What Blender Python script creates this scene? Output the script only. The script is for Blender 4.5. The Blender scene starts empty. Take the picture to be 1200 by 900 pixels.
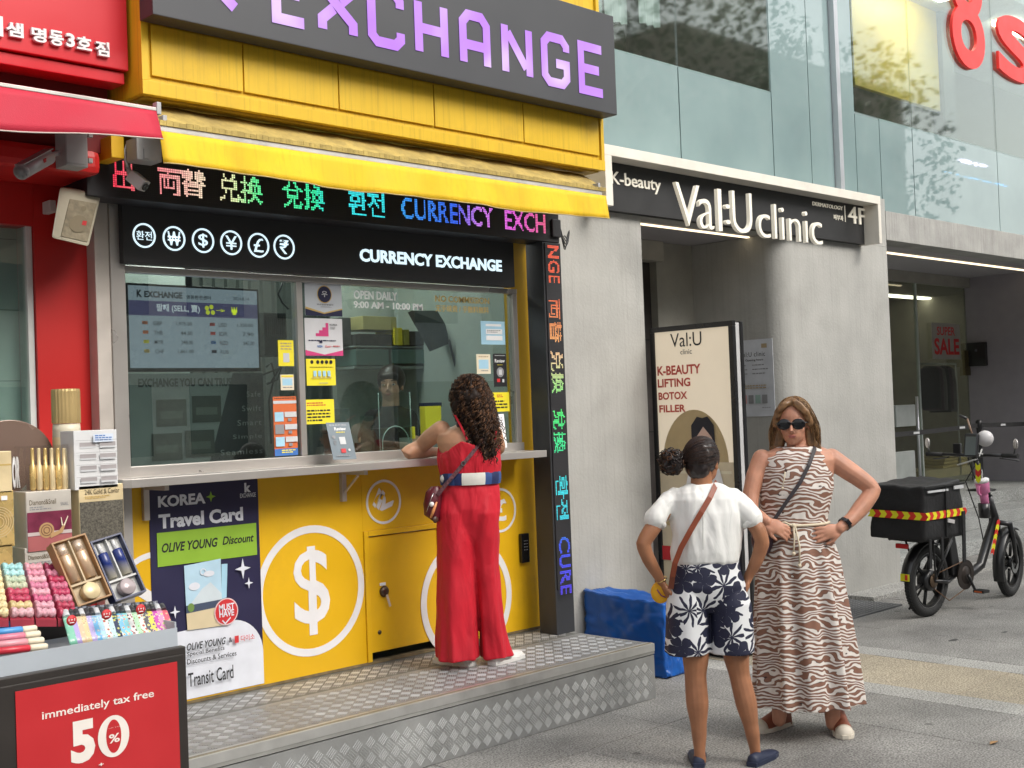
import bpy, bmesh, math, random
import numpy as np
from mathutils import Vector, Matrix, Euler
random.seed(7)
S = bpy.context.scene
COL = S.collection
R = math.radians

# ------------------------------------------------------------------ camera
YAW, PITCH, ROLL = R(-44.32), R(-1.294), R(-2.14)
EYE = 1.66
FPX, CXP, CYP = 1430.0, 600.0, 450.0
def _cam():
    cy, sy = math.cos(YAW), math.sin(YAW); cp, sp = math.cos(PITCH), math.sin(PITCH); cr, sr = math.cos(ROLL), math.sin(ROLL)
    Rz = np.array([[cy, sy, 0], [-sy, cy, 0], [0, 0, 1]]); B = np.array([[1, 0, 0], [0, 0, -1], [0, 1, 0]])
    Rp = np.array([[1, 0, 0], [0, cp, sp], [0, -sp, cp]]).T; Rr = np.array([[cr, -sr, 0], [sr, cr, 0], [0, 0, 1]])
    return Rr @ Rp @ B @ Rz
CM = _cam()
cam_d = bpy.data.cameras.new('camera'); cam = bpy.data.objects.new('camera', cam_d); COL.objects.link(cam)
cam_d.sensor_width = 36; cam_d.lens = FPX / 1200 * 36; cam_d.clip_end = 500; cam_d.clip_start = 0.05
mw = Matrix.Identity(4)
for i in range(3):
    mw[i][0] = CM[0][i]; mw[i][1] = -CM[1][i]; mw[i][2] = -CM[2][i]
mw.translation = Vector((0, 0, EYE)); cam.matrix_world = mw
S.camera = cam

# ------------------------------------------------------------------ sky, sun, exposure
W = bpy.data.worlds.new('World'); S.world = W; W.use_nodes = True
wn = W.node_tree; bg = wn.nodes['Background']
sky = wn.nodes.new('ShaderNodeTexSky'); sky.sky_type = 'NISHITA'; sky.sun_disc = False
SUN_EL, SUN_AZ = R(40), R(164)
sky.sun_elevation = SUN_EL; sky.sun_rotation = SUN_AZ; sky.air_density = 1.6; sky.dust_density = 4.0; sky.ozone_density = 1.0
hsv = wn.nodes.new('ShaderNodeHueSaturation'); hsv.inputs['Saturation'].default_value = 0.22
wn.links.new(sky.outputs[0], hsv.inputs['Color']); wn.links.new(hsv.outputs[0], bg.inputs[0]); bg.inputs[1].default_value = 0.15
sd = bpy.data.lights.new('sun', 'SUN'); sun = bpy.data.objects.new('sun', sd); COL.objects.link(sun)
sd.energy = 1.15; sd.angle = R(28); sd.color = (1.0, 0.93, 0.84)
sdir = Vector((math.sin(SUN_AZ) * math.cos(SUN_EL), math.cos(SUN_AZ) * math.cos(SUN_EL), math.sin(SUN_EL)))
sun.rotation_euler = sdir.to_track_quat('Z', 'Y').to_euler()
S.view_settings.view_transform = 'Standard'; S.view_settings.look = 'None'; S.view_settings.gamma = 1
S.view_settings.exposure = 0.76
S.cycles.max_bounces = 8; S.cycles.transparent_max_bounces = 16; S.cycles.use_denoising = True
S.cycles.sample_clamp_indirect = 4

# ------------------------------------------------------------------ measuring: a photo point to a place on a known plane
def _ray(px, py):
    d = CM.T @ np.array([(px - CXP) / FPX, (py - CYP) / FPX, 1.0]); return d
def at(px, py, X=None, Y=None, Z=None):
    d = _ray(px, py)
    k = X / d[0] if X is not None else (Y / d[1] if Y is not None else (Z - EYE) / d[2])
    return Vector((d[0] * k, d[1] * k, EYE + d[2] * k))
VU = Vector((math.cos(YAW), math.sin(YAW), 0)); VW = Vector((-math.sin(YAW), math.cos(YAW), 0))   # right and forward of the viewer, level
def atv(px, py, base, dw=0.0):
    d = Vector(_ray(px, py)); k = ((base.x * VW.x + base.y * VW.y) + dw) / (d.x * VW.x + d.y * VW.y)
    return Vector((d.x * k, d.y * k, EYE + d.z * k))

# ------------------------------------------------------------------ materials
MATS = {}
def M(name, col, rough=0.6, metal=0.0, var=0.12, scale=6.0, bump=0.0, bscale=80.0, streak=0.0, spec=0.5, emit=None, estr=1.0, coat=0.0, trans=0.0, stretch=(1, 1, 1), dirt=0.0, dirtcol=(0.05, 0.045, 0.035), detail=4.0):
    if name in MATS: return MATS[name]
    m = bpy.data.materials.new(name); m.use_nodes = True; nt = m.node_tree; N = nt.nodes; L = nt.links
    p = N['Principled BSDF']; c = (col[0], col[1], col[2], 1)
    p.inputs['Roughness'].default_value = rough; p.inputs['Metallic'].default_value = metal
    p.inputs['Specular IOR Level'].default_value = spec
    if coat: p.inputs['Coat Weight'].default_value = coat; p.inputs['Coat Roughness'].default_value = 0.08
    if trans: p.inputs['Transmission Weight'].default_value = trans
    tc = N.new('ShaderNodeTexCoord'); mp = N.new('ShaderNodeMapping'); mp.inputs['Scale'].default_value = stretch
    L.new(tc.outputs['Object'], mp.inputs[0])
    n = N.new('ShaderNodeTexNoise'); n.inputs['Scale'].default_value = scale; n.inputs['Detail'].default_value = detail; L.new(mp.outputs[0], n.inputs['Vector'])
    mr = N.new('ShaderNodeMapRange'); mr.inputs[1].default_value = 0.3; mr.inputs[2].default_value = 0.7
    mr.inputs[3].default_value = 1 - var; mr.inputs[4].default_value = 1 + var; L.new(n.outputs[0], mr.inputs[0])
    mul = N.new('ShaderNodeVectorMath'); mul.operation = 'SCALE'; mul.inputs[0].default_value = col; L.new(mr.outputs[0], mul.inputs['Scale'])
    out = mul.outputs[0]
    if streak:
        mp2 = N.new('ShaderNodeMapping'); mp2.inputs['Scale'].default_value = (1, 1, 0.02); L.new(tc.outputs['Object'], mp2.inputs[0])
        n2 = N.new('ShaderNodeTexNoise'); n2.inputs['Scale'].default_value = 48; n2.inputs['Detail'].default_value = 8; n2.inputs['Roughness'].default_value = .75; L.new(mp2.outputs[0], n2.inputs['Vector'])
        r2 = N.new('ShaderNodeMapRange'); r2.inputs[1].default_value = 0.50; r2.inputs[2].default_value = 0.72; r2.inputs[3].default_value = 0; r2.inputs[4].default_value = streak; L.new(n2.outputs[0], r2.inputs[0])
        mx = N.new('ShaderNodeMix'); mx.data_type = 'RGBA'; L.new(r2.outputs[0], mx.inputs[0]); L.new(out, mx.inputs[6]); mx.inputs[7].default_value = (col[0] * .35, col[1] * .33, col[2] * .3, 1)
        out = mx.outputs[2]
    if dirt:
        n3 = N.new('ShaderNodeTexNoise'); n3.inputs['Scale'].default_value = 2.3; n3.inputs['Detail'].default_value = 9; n3.inputs['Roughness'].default_value = .7; L.new(tc.outputs['Object'], n3.inputs['Vector'])
        r3 = N.new('ShaderNodeMapRange'); r3.inputs[1].default_value = 0.52; r3.inputs[2].default_value = 0.8; r3.inputs[3].default_value = 0; r3.inputs[4].default_value = dirt; L.new(n3.outputs[0], r3.inputs[0])
        mx = N.new('ShaderNodeMix'); mx.data_type = 'RGBA'; L.new(r3.outputs[0], mx.inputs[0]); L.new(out, mx.inputs[6]); mx.inputs[7].default_value = dirtcol + (1,)
        out = mx.outputs[2]
    L.new(out, p.inputs['Base Color'])
    # wear also shows in the gloss
    mr2 = N.new('ShaderNodeMapRange'); mr2.inputs[1].default_value = 0.25; mr2.inputs[2].default_value = 0.75
    mr2.inputs[3].default_value = max(0.02, rough - 0.07); mr2.inputs[4].default_value = min(1, rough + 0.09); L.new(n.outputs[0], mr2.inputs[0]); L.new(mr2.outputs[0], p.inputs['Roughness'])
    if bump:
        nb = N.new('ShaderNodeTexNoise'); nb.inputs['Scale'].default_value = bscale; nb.inputs['Detail'].default_value = 5; L.new(mp.outputs[0], nb.inputs['Vector'])
        b = N.new('ShaderNodeBump'); b.inputs['Strength'].default_value = bump; b.inputs['Distance'].default_value = 0.01; L.new(nb.outputs[0], b.inputs['Height']); L.new(b.outputs[0], p.inputs['Normal'])
    if emit:
        p.inputs['Emission Color'].default_value = (*emit, 1); p.inputs['Emission Strength'].default_value = estr
    MATS[name] = m; return m
def glass(name, tint=(0.9, 0.96, 0.94), refl=1.0, base=0.03, rough=0.0):
    if name in MATS: return MATS[name]
    m = bpy.data.materials.new(name); m.use_nodes = True; nt = m.node_tree; N = nt.nodes; L = nt.links
    N.remove(N['Principled BSDF']); out = N['Material Output']
    t = N.new('ShaderNodeBsdfTransparent'); t.inputs[0].default_value = (*tint, 1)
    g = N.new('ShaderNodeBsdfGlossy'); g.inputs['Roughness'].default_value = rough; g.inputs[0].default_value = (0.95, 1, 0.98, 1)
    tc = N.new('ShaderNodeTexCoord'); nz = N.new('ShaderNodeTexNoise'); nz.inputs['Scale'].default_value = 1.4; L.new(tc.outputs['Object'], nz.inputs['Vector'])
    b = N.new('ShaderNodeBump'); b.inputs['Strength'].default_value = 0.05; b.inputs['Distance'].default_value = 0.006; L.new(nz.outputs[0], b.inputs['Height']); L.new(b.outputs[0], g.inputs['Normal'])
    lw = N.new('ShaderNodeLayerWeight'); f = N.new('ShaderNodeMath'); f.operation = 'POWER'; L.new(lw.outputs['Facing'], f.inputs[0]); f.inputs[1].default_value = 4.2
    mu = N.new('ShaderNodeMath'); mu.operation = 'MULTIPLY_ADD'; mu.use_clamp = True; L.new(f.outputs[0], mu.inputs[0]); mu.inputs[1].default_value = refl; mu.inputs[2].default_value = base + .03
    x = N.new('ShaderNodeMixShader'); L.new(mu.outputs[0], x.inputs[0]); L.new(t.outputs[0], x.inputs[1]); L.new(g.outputs[0], x.inputs[2]); L.new(x.outputs[0], out.inputs[0])
    MATS[name] = m; return m
def nodes_mat(name):
    m = bpy.data.materials.new(name); m.use_nodes = True; MATS[name] = m
    return m, m.node_tree.nodes, m.node_tree.links, m.node_tree.nodes['Principled BSDF']

# ------------------------------------------------------------------ object helpers
def tag(o, label=None, cat=None, group=None, kind=None):
    if label: o['label'] = label
    if cat: o['category'] = cat
    if group: o['group'] = group
    if kind: o['kind'] = kind
    return o
def thing(name, label, cat, loc, group=None, kind=None):
    o = bpy.data.objects.new(name, None); COL.objects.link(o); o.location = loc; o.empty_display_size = .1
    return tag(o, label, cat, group, kind)
def wloc(o):
    v = Vector(o.location); 
    while o.parent: o = o.parent; v += Vector(o.location)
    return v
class MB:
    def __init__(s, xf=None): s.v = []; s.f = []; s.m = []; s.sm = []; s.xf = xf; s.cur = 0; s.cols = None
    def add(s, vs, fs, smooth=False):
        b = len(s.v)
        for p in vs:
            p = Vector(p); s.v.append(s.xf @ p if s.xf else p)
        for f in fs: s.f.append(tuple(b + i for i in f)); s.m.append(s.cur); s.sm.append(smooth)
        return s
    def box(s, x0, x1, y0, y1, z0, z1):
        return s.add([(x0, y0, z0), (x1, y0, z0), (x1, y1, z0), (x0, y1, z0), (x0, y0, z1), (x1, y0, z1), (x1, y1, z1), (x0, y1, z1)],
                     [(0, 3, 2, 1), (4, 5, 6, 7), (0, 1, 5, 4), (1, 2, 6, 5), (2, 3, 7, 6), (3, 0, 4, 7)])
    def obox(s, c, ux, uy, uz, hx, hy, hz):   # oriented box
        c = Vector(c); P = []
        for k in (-1, 1):
            for (a, b) in ((-1, -1), (1, -1), (1, 1), (-1, 1)): P.append(c + ux * a * hx + uy * b * hy + uz * k * hz)
        return s.add(P, [(0, 3, 2, 1), (4, 5, 6, 7), (0, 1, 5, 4), (1, 2, 6, 5), (2, 3, 7, 6), (3, 0, 4, 7)])
    def quad(s, a, b, c, d): return s.add([a, b, c, d], [(0, 1, 2, 3)])
    def tube(s, pts, r, n=8, caps=True, smooth=True):
        pts = [Vector(p) for p in pts]; k = len(pts); rs = r if isinstance(r, (list, tuple)) else [r] * k
        V = []; up = None
        for i, p in enumerate(pts):
            t = (pts[min(i + 1, k - 1)] - pts[max(i - 1, 0)]); t = t.normalized() if t.length > 1e-9 else Vector((0, 0, 1))
            if up is None: up = t.orthogonal().normalized()
            up = (up - t * up.dot(t)); up = up.normalized() if up.length > 1e-6 else t.orthogonal().normalized()
            sd_ = t.cross(up)
            for j in range(n):
                a = 2 * math.pi * j / n; V.append(p + (up * math.cos(a) + sd_ * math.sin(a)) * rs[i])
        F = [(i * n + j, i * n + (j + 1) % n, (i + 1) * n + (j + 1) % n, (i + 1) * n + j) for i in range(k - 1) for j in range(n)]
        s.add(V, F, smooth)
        if caps:
            b = len(s.v) - len(V)
            s.f.append(tuple(b + j for j in reversed(range(n)))); s.m.append(s.cur); s.sm.append(False)
            s.f.append(tuple(b + (k - 1) * n + j for j in range(n))); s.m.append(s.cur); s.sm.append(False)
        return s
    def loft(s, rings, caps=True, smooth=True):
        n = len(rings[0]); V = [p for r_ in rings for p in r_]; k = len(rings)
        F = [(i * n + j, i * n + (j + 1) % n, (i + 1) * n + (j + 1) % n, (i + 1) * n + j) for i in range(k - 1) for j in range(n)]
        if caps: F += [tuple(reversed(range(n))), tuple((k - 1) * n + j for j in range(n))]
        return s.add(V, F, smooth)
    def lathe(s, prof, c, axis='Z', n=20, smooth=True, caps=True):   # prof: (radius, height) list
        c = Vector(c); rings = []
        for (r_, h) in prof:
            ring = []
            for j in range(n):
                a = 2 * math.pi * j / n; x, y = r_ * math.cos(a), r_ * math.sin(a)
                ring.append(c + (Vector((x, y, h)) if axis == 'Z' else Vector((x, h, y)) if axis == 'Y' else Vector((h, x, y))))
            rings.append(ring)
        return s.loft(rings, caps, smooth)
    def ell(s, c, rx, ry, rz, n=14, k=9, rot=None):
        c = Vector(c); rings = []
        for i in range(k + 1):
            t = math.pi * i / k; t = min(max(t, .03), math.pi - .03)
            ring = []
            for j in range(n):
                a = 2 * math.pi * j / n
                p = Vector((rx * math.sin(t) * math.cos(a), ry * math.sin(t) * math.sin(a), -rz * math.cos(t)))
                ring.append(c + (rot @ p if rot else p))
            rings.append(ring)
        return s.loft(rings)
    def prism(s, poly, y0, y1, swap=None):   # poly: list of (x,z); extruded from y0 (front) to y1
        n = len(poly); g = swap or (lambda x, y, z: (x, y, z))
        V = [g(x, y0, z) for x, z in poly] + [g(x, y1, z) for x, z in poly]
        return s.add(V, [tuple(range(n)), tuple(reversed(range(n, 2 * n)))] + [(i, n + i, n + (i + 1) % n, (i + 1) % n) for i in range(n)])
    def ring(s, c, r0, r1, y0, y1, n=40, sx=1.0, a0=0, a1=2 * math.pi, swap=None):    # flat ring in the xz plane
        cx, cz = c; g = swap or (lambda x, y, z: (x, y, z)); V = []
        full = abs(a1 - a0 - 2 * math.pi) < 1e-6; k = n if full else n + 1
        for j in range(k):
            a = a0 + (a1 - a0) * j / n
            for r_, y in ((r0, y0), (r1, y0), (r1, y1), (r0, y1)): V.append(g(cx + sx * r_ * math.cos(a), y, cz + r_ * math.sin(a)))
        F = []
        for j in range(n):
            q = (j + 1) % k
            for e in range(4): F.append((j * 4 + e, j * 4 + (e + 1) % 4, q * 4 + (e + 1) % 4, q * 4 + e))
        if not full: F += [(0, 1, 2, 3), tuple((k - 1) * 4 + e for e in (3, 2, 1, 0))]
        return s.add(V, F)
    def build(s, name, mat, parent=None, bevel=0.0, label=None, cat=None, group=None, kind=None, recalc=True, merge=False):
        me = bpy.data.meshes.new(name)
        if parent: off = wloc(parent)
        elif s.v:
            xs = [p.x for p in s.v]; ys = [p.y for p in s.v]; zs = [p.z for p in s.v]
            off = Vector(((min(xs) + max(xs)) / 2, (min(ys) + max(ys)) / 2, min(zs)))
        me.from_pydata([tuple(p - off) for p in s.v], [], s.f)
        mats = mat if isinstance(mat, (list, tuple)) else [mat]
        for m in mats: me.materials.append(m)
        me.polygons.foreach_set('material_index', s.m); me.polygons.foreach_set('use_smooth', s.sm)
        if recalc or bevel or merge:
            bm = bmesh.new(); bm.from_mesh(me)
            if merge: bmesh.ops.remove_doubles(bm, verts=bm.verts, dist=1e-5)
            if recalc: bmesh.ops.recalc_face_normals(bm, faces=bm.faces)
            if bevel: bmesh.ops.bevel(bm, geom=[e for e in bm.edges if len(e.link_faces) == 2 and e.calc_face_angle(0) > .5], offset=bevel, segments=2, affect='EDGES', profile=.6)
            bm.to_mesh(me); bm.free()
        me.update()
        o = bpy.data.objects.new(name, me); COL.objects.link(o)
        if parent: o.parent = parent
        else: o.location = off
        return tag(o, label, cat, group, kind)
def copy_tree(o, parent=None):
    c = o.copy(); COL.objects.link(c)
    if parent: c.parent = parent
    for ch in list(o.children): copy_tree(ch, c)
    return c
def slab(name, mat, parent, x0, x1, y0, y1, z0, z1, bevel=0.0, **k):
    return MB().box(x0, x1, y0, y1, z0, z1).build(name, mat, parent, bevel, **k)

# ------------------------------------------------------------------ lettering
_tcache = {}
def glyphs(s, bold=0.0, shear=0.0, spacing=1.0, res=3):
    key = (s, bold, shear, spacing, res)
    if key in _tcache: return _tcache[key]
    cu = bpy.data.curves.new('t', 'FONT'); cu.body = s; cu.size = 1; cu.offset = bold; cu.shear = shear; cu.space_character = spacing; cu.resolution_u = res
    o = bpy.data.objects.new('t', cu); COL.objects.link(o)
    dg = bpy.context.evaluated_depsgraph_get(); dg.update()
    me = bpy.data.meshes.new_from_object(o.evaluated_get(dg))
    n = len(me.vertices); co = np.zeros(n * 3); me.vertices.foreach_get('co', co); co = co.reshape(n, 3)[:, :2]
    fs = [tuple(p.vertices) for p in me.polygons]
    bpy.data.objects.remove(o); bpy.data.curves.remove(cu); bpy.data.meshes.remove(me)
    if n:
        lo = co.min(0); hi = co.max(0); co = (co - lo) / np.maximum(hi - lo, 1e-6); asp = (hi[0] - lo[0]) / max(hi[1] - lo[1], 1e-6)
    else: asp = 1
    _tcache[key] = (co, fs, asp); return _tcache[key]
def put_text(mb, s, x0, x1, z0, z1, y, ext=0.0, bold=0.0, shear=0.0, spacing=1.0, swap=None, res=3):
    """lettering fitted to a rectangle of a plane; swap maps (x, y, z) elsewhere; ext extrudes it backwards"""
    co, fs, _ = glyphs(s, bold, shear, spacing, res); g = swap or (lambda x, y, z: (x, y, z))
    V = [g(x0 + (x1 - x0) * a, y, z0 + (z1 - z0) * b) for a, b in co]
    if not ext: mb.add(V, fs); return mb
    n = len(V); V2 = [g(x0 + (x1 - x0) * a, y + ext, z0 + (z1 - z0) * b) for a, b in co]
    cnt = {}
    for f in fs:
        for i in range(len(f)):
            e = (f[i], f[(i + 1) % len(f)]); cnt[tuple(sorted(e))] = cnt.get(tuple(sorted(e)), 0) + 1
    F = list(fs) + [tuple(reversed([i + n for i in f])) for f in fs]
    for f in fs:
        for i in range(len(f)):
            a, b = f[i], f[(i + 1) % len(f)]
            if cnt[tuple(sorted((a, b)))] == 1: F.append((b, a, a + n, b + n))
    mb.add(V + V2, F); return mb
def lines_text(mb, x0, x1, z, h, y, swap=None, words=None, seed=0):
    """a row of small print too small to read in the photograph: short bars of uneven length"""
    rr = random.Random(seed + int(abs(x0 * 977 + z * 3313))); x = x0
    g = swap or (lambda x, y, z: (x, y, z))
    while x < x1:
        w = min(h * rr.uniform(1.2, 4.2), x1 - x)
        mb.add([g(x, y, z), g(x + w, y, z), g(x + w, y, z + h), g(x, y, z + h)], [(0, 1, 2, 3)]); x += w + h * .7
    return mb
def raster(s, rows, bold=0.02, spacing=1.0):
    """lit dots of a lettering sampled on a grid, as an LED matrix shows it"""
    co, fs, asp = glyphs(s, bold, 0, spacing); cols = max(1, int(round(rows * asp)))
    g = np.zeros((rows, cols), bool)
    for f in fs:
        P = [co[i] * (cols, rows) for i in f]
        for k in range(1, len(P) - 1):
            a, b, c = P[0], P[k], P[k + 1]; den = (b[0] - a[0]) * (c[1] - a[1]) - (b[1] - a[1]) * (c[0] - a[0])
            if abs(den) < 1e-9: continue
            x0 = max(0, int(min(a[0], b[0], c[0]) - .5)); x1 = min(cols - 1, int(max(a[0], b[0], c[0]) + .5))
            y0 = max(0, int(min(a[1], b[1], c[1]) - .5)); y1 = min(rows - 1, int(max(a[1], b[1], c[1]) + .5))
            for yy in range(y0, y1 + 1):
                for xx in range(x0, x1 + 1):
                    px, py = xx + .5, yy + .5
                    u = ((px - a[0]) * (c[1] - a[1]) - (py - a[1]) * (c[0] - a[0])) / den
                    v = ((b[0] - a[0]) * (py - a[1]) - (b[1] - a[1]) * (px - a[0])) / den
                    if u >= -.02 and v >= -.02 and u + v <= 1.02: g[yy, xx] = True
    return g
# ------------------------------------------------------------------ flat printed things
class Sheet:
    """a printed sheet: O top-left corner, U across, V down, N outward; items are drawn in 0..1 coordinates"""
    def __init__(s, O, U, V, thick=0.003):
        s.O, s.U, s.V = Vector(O), Vector(U), Vector(V); s.N = s.V.cross(s.U).normalized(); s.t = thick
        s.mb = MB(); s.mats = []; s.lay = 0
    def p(s, u, v, h=0): return s.O + s.U * u + s.V * v + s.N * h
    def _m(s, m):
        if m not in s.mats: s.mats.append(m)
        s.mb.cur = s.mats.index(m)
    def h(s): s.lay += 1; return 0.0006 * s.lay + s.t
    def r(s, u0, v0, u1, v1, m):
        s._m(m); h = s.h(); s.mb.quad(s.p(u0, v0, h), s.p(u0, v1, h), s.p(u1, v1, h), s.p(u1, v0, h)); return s
    def poly(s, pts, m):
        s._m(m); h = s.h(); s.mb.add([s.p(u, v, h) for u, v in pts], [tuple(range(len(pts)))]); return s
    def o(s, u, v, ru, m, rv=None, n=28, a0=0, a1=2 * math.pi):
        rv = rv or ru * s.U.length / s.V.length
        return s.poly([(u + ru * math.cos(a0 + (a1 - a0) * i / n), v + rv * math.sin(a0 + (a1 - a0) * i / n)) for i in range(n if abs(a1 - a0) > 6.2 else n + 1)], m)
    def ringo(s, u, v, ru, w, m, n=36):
        s._m(m); h = s.h(); k = s.U.length / s.V.length; V = []
        for i in range(n):
            a = 2 * math.pi * i / n
            for q in (ru, ru - w): V.append(s.p(u + q * math.cos(a), v + q * k * math.sin(a), h))
        s.mb.add(V, [(2 * i, 2 * i + 1, (2 * i + 3) % (2 * n), (2 * i + 2) % (2 * n)) for i in range(n)]); return s
    def t(s, txt, u0, v0, u1, v1, m, bold=0.0, shear=0.0, spacing=1.0): pass
    def text(s, txt, u0, v0, u1, v1, m, bold=0.0, shear=0.0, spacing=1.0):
        s._m(m); h = s.h(); put_text(s.mb, txt, u0, u1, v1, v0, h, 0, bold, shear, spacing, swap=lambda a, y, b: s.p(a, b, y)); return s
    def lines(s, u0, v0, u1, v1, n, m, fill=.5):
        s._m(m); h = s.h(); dv = (v1 - v0) / n
        for i in range(n):
            hh = dv * fill; e = u1 if random.random() < .6 else u0 + (u1 - u0) * random.uniform(.6, 1)
            x = u0; k = s.V.length / s.U.length
            while x < e:
                w = min(hh * k * random.uniform(1, 4), e - x)
                s.mb.quad(s.p(x, v0 + i * dv, h), s.p(x, v0 + i * dv + hh, h), s.p(x + w, v0 + i * dv + hh, h), s.p(x + w, v0 + i * dv, h)); x += w + hh * k * .6
        return s
    def make(s, name, base, label=None, cat=None, parent=None, group=None, loc=None, partname='print'):
        b = MB(); a, c, d, e = s.p(0, 0), s.p(1, 0), s.p(1, 1), s.p(0, 1); n = s.N * s.t
        b.add([a, c, d, e, a + n, c + n, d + n, e + n], [(0, 1, 2, 3), (7, 6, 5, 4), (0, 4, 5, 1), (1, 5, 6, 2), (2, 6, 7, 3), (3, 7, 4, 0)])
        if parent is None:
            root = thing(name, label, cat, loc or (s.p(.5, 1)), group); b.build('sheet', base, root)
        else: root = b.build(name, base, parent)
        if s.mb.v: s.mb.build(partname, s.mats, root, recalc=False)
        return root
def sheetY(x0, y0, x1, y1, Y, thick=0.003):
    """sheet facing the street in the plane Y, from its top-left and bottom-right photo points"""
    a = at(x0, y0, Y=Y); b = at(x1, y1, Y=Y)
    return Sheet((a.x, Y, a.z), (b.x - a.x, 0, 0), (0, 0, b.z - a.z), thick)
def sheetX(x0, y0, x1, y1, X, thick=0.003):
    """sheet facing -X; left end is the far (+Y) end"""
    a = at(x0, y0, X=X); b = at(x1, y1, X=X)
    return Sheet((X, a.y, a.z), (0, b.y - a.y, 0), (0, 0, b.z - a.z), thick)
INK = {}
def ink(name, c, rough=.55, e=None): return M('ink_' + name, c, rough, var=.05, scale=12, emit=c if e else None, estr=e or 1)
WHITE = ink('white', (.78, .78, .78)); BLACK = ink('black', (.012, .012, .014)); GREY = ink('grey', (.25, .25, .26)); LGREY = ink('lightgrey', (.55, .56, .57))
RED = ink('red', (.55, .025, .03)); YEL = ink('yellow', (.82, .70, .03)); NAVY = ink('navy', (.012, .012, .05)); GREEN = ink('green', (.16, .34, .03))
BLUE = ink('blue', (.05, .16, .45)); PINK = ink('pink', (.62, .05, .20)); GOLD = ink('gold', (.55, .38, .12)); CREAM = ink('cream', (.74, .66, .50)); ORANGE = ink('orange', (.62, .14, .04)); SKY_ = ink('sky', (.35, .58, .72)); TANI = ink('tan', (.42, .33, .2))

# ------------------------------------------------------------------ ground
def granite(name, c, rnd=.05, dirt=.42):
    m, N, L, p = nodes_mat(name); tc = N.new('ShaderNodeTexCoord'); geo = N.new('ShaderNodeNewGeometry')
    v = N.new('ShaderNodeTexNoise'); v.inputs['Scale'].default_value = 105; v.inputs['Detail'].default_value = 4; L.new(geo.outputs['Position'], v.inputs[0])
    n = N.new('ShaderNodeTexNoise'); n.inputs['Scale'].default_value = 1.1; n.inputs['Detail'].default_value = 8; n.inputs['Roughness'].default_value = .65; L.new(geo.outputs['Position'], n.inputs[0])
    s1 = N.new('ShaderNodeMapRange'); s1.inputs[1].default_value = .36; s1.inputs[2].default_value = .64; s1.inputs[3].default_value = .42; s1.inputs[4].default_value = 1.5; L.new(v.outputs[0], s1.inputs[0])
    s2 = N.new('ShaderNodeMapRange'); s2.inputs[1].default_value = .35; s2.inputs[2].default_value = .68; s2.inputs[3].default_value = 1 - dirt; s2.inputs[4].default_value = 1.12; L.new(n.outputs[0], s2.inputs[0])
    oi = N.new('ShaderNodeObjectInfo'); s3 = N.new('ShaderNodeMapRange'); s3.inputs[3].default_value = 1 - rnd; s3.inputs[4].default_value = 1 + rnd; L.new(oi.outputs['Random'], s3.inputs[0])
    a = N.new('ShaderNodeMath'); a.operation = 'MULTIPLY'; L.new(s1.outputs[0], a.inputs[0]); L.new(s2.outputs[0], a.inputs[1])
    b = N.new('ShaderNodeMath'); b.operation = 'MULTIPLY'; L.new(a.outputs[0], b.inputs[0]); L.new(s3.outputs[0], b.inputs[1])
    # gum spots and old stains
    g = N.new('ShaderNodeTexVoronoi'); g.inputs['Scale'].default_value = 3.1; L.new(geo.outputs['Position'], g.inputs[0])
    gr = N.new('ShaderNodeMapRange'); gr.inputs[1].default_value = .05; gr.inputs[2].default_value = .085; gr.inputs[3].default_value = .5; gr.inputs[4].default_value = 1; L.new(g.outputs['Distance'], gr.inputs[0])
    d = N.new('ShaderNodeMath'); d.operation = 'MULTIPLY'; L.new(b.outputs[0], d.inputs[0]); L.new(gr.outputs[0], d.inputs[1])
    k = N.new('ShaderNodeVectorMath'); k.operation = 'SCALE'; k.inputs[0].default_value = c; L.new(d.outputs[0], k.inputs['Scale']); L.new(k.outputs[0], p.inputs['Base Color'])
    p.inputs['Roughness'].default_value = .75
    bp = N.new('ShaderNodeBump'); bp.inputs['Strength'].default_value = .35; bp.inputs['Distance'].default_value = .003; L.new(v.outputs[0], bp.inputs['Height']); L.new(bp.outputs[0], p.inputs['Normal'])
    return m
G_GREY = granite('granite_grey', (.30, .293, .275)); G_LIGHT = granite('granite_light', (.40, .395, .37), .05, .25); G_TAN = granite('granite_tan', (.42, .365, .27), .05, .25)
G_STEP = granite('granite_step', (.34, .35, .34), .04, .3); MORTAR = M('mortar', (.11, .11, .105), .9, var=.2, scale=40)
gm = MB(); gm.quad((-150, -150, -.012), (150, -150, -.012), (150, 150, -.012), (-150, 150, -.012))
ground = gm.build('ground', M('asphalt', (.17, .175, .17), .85, var=.15, scale=30, bump=.3, bscale=200), kind='structure')
pave = bpy.data.objects.new('pavement', None); COL.objects.link(pave); tag(pave, kind='structure')
def slab_mesh(w, d, m):
    b = MB().box(0.0012, w - .0012, .0012, d - .0012, -.03, 0); me_o = b.build('paving_slab', m, pave, bevel=.0015); me = me_o.data; bpy.data.objects.remove(me_o); return me
DY = .4385; Y0P = 3.1955
xs = [6.466 - .225 - .62 * i for i in range(7)][::-1]
cols = [(x, .62, G_GREY) for x in [6.24 - .62 * i for i in range(8, 0, -1)]] + [(6.24, .226, G_LIGHT), (6.466, .70, G_TAN), (7.166, .226, G_LIGHT)] + [(7.392 + .62 * i, .62, G_GREY) for i in range(14)]
nslab = 0; meshes = {}
def seen(x, y):
    c = CM @ (np.array([x, y, 0]) - np.array([0, 0, EYE]))
    if c[2] < .5: return False
    px, py = FPX * c[0] / c[2] + CXP, FPX * c[1] / c[2] + CYP
    return -120 < px < 1320 and -50 < py < 1080
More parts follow.
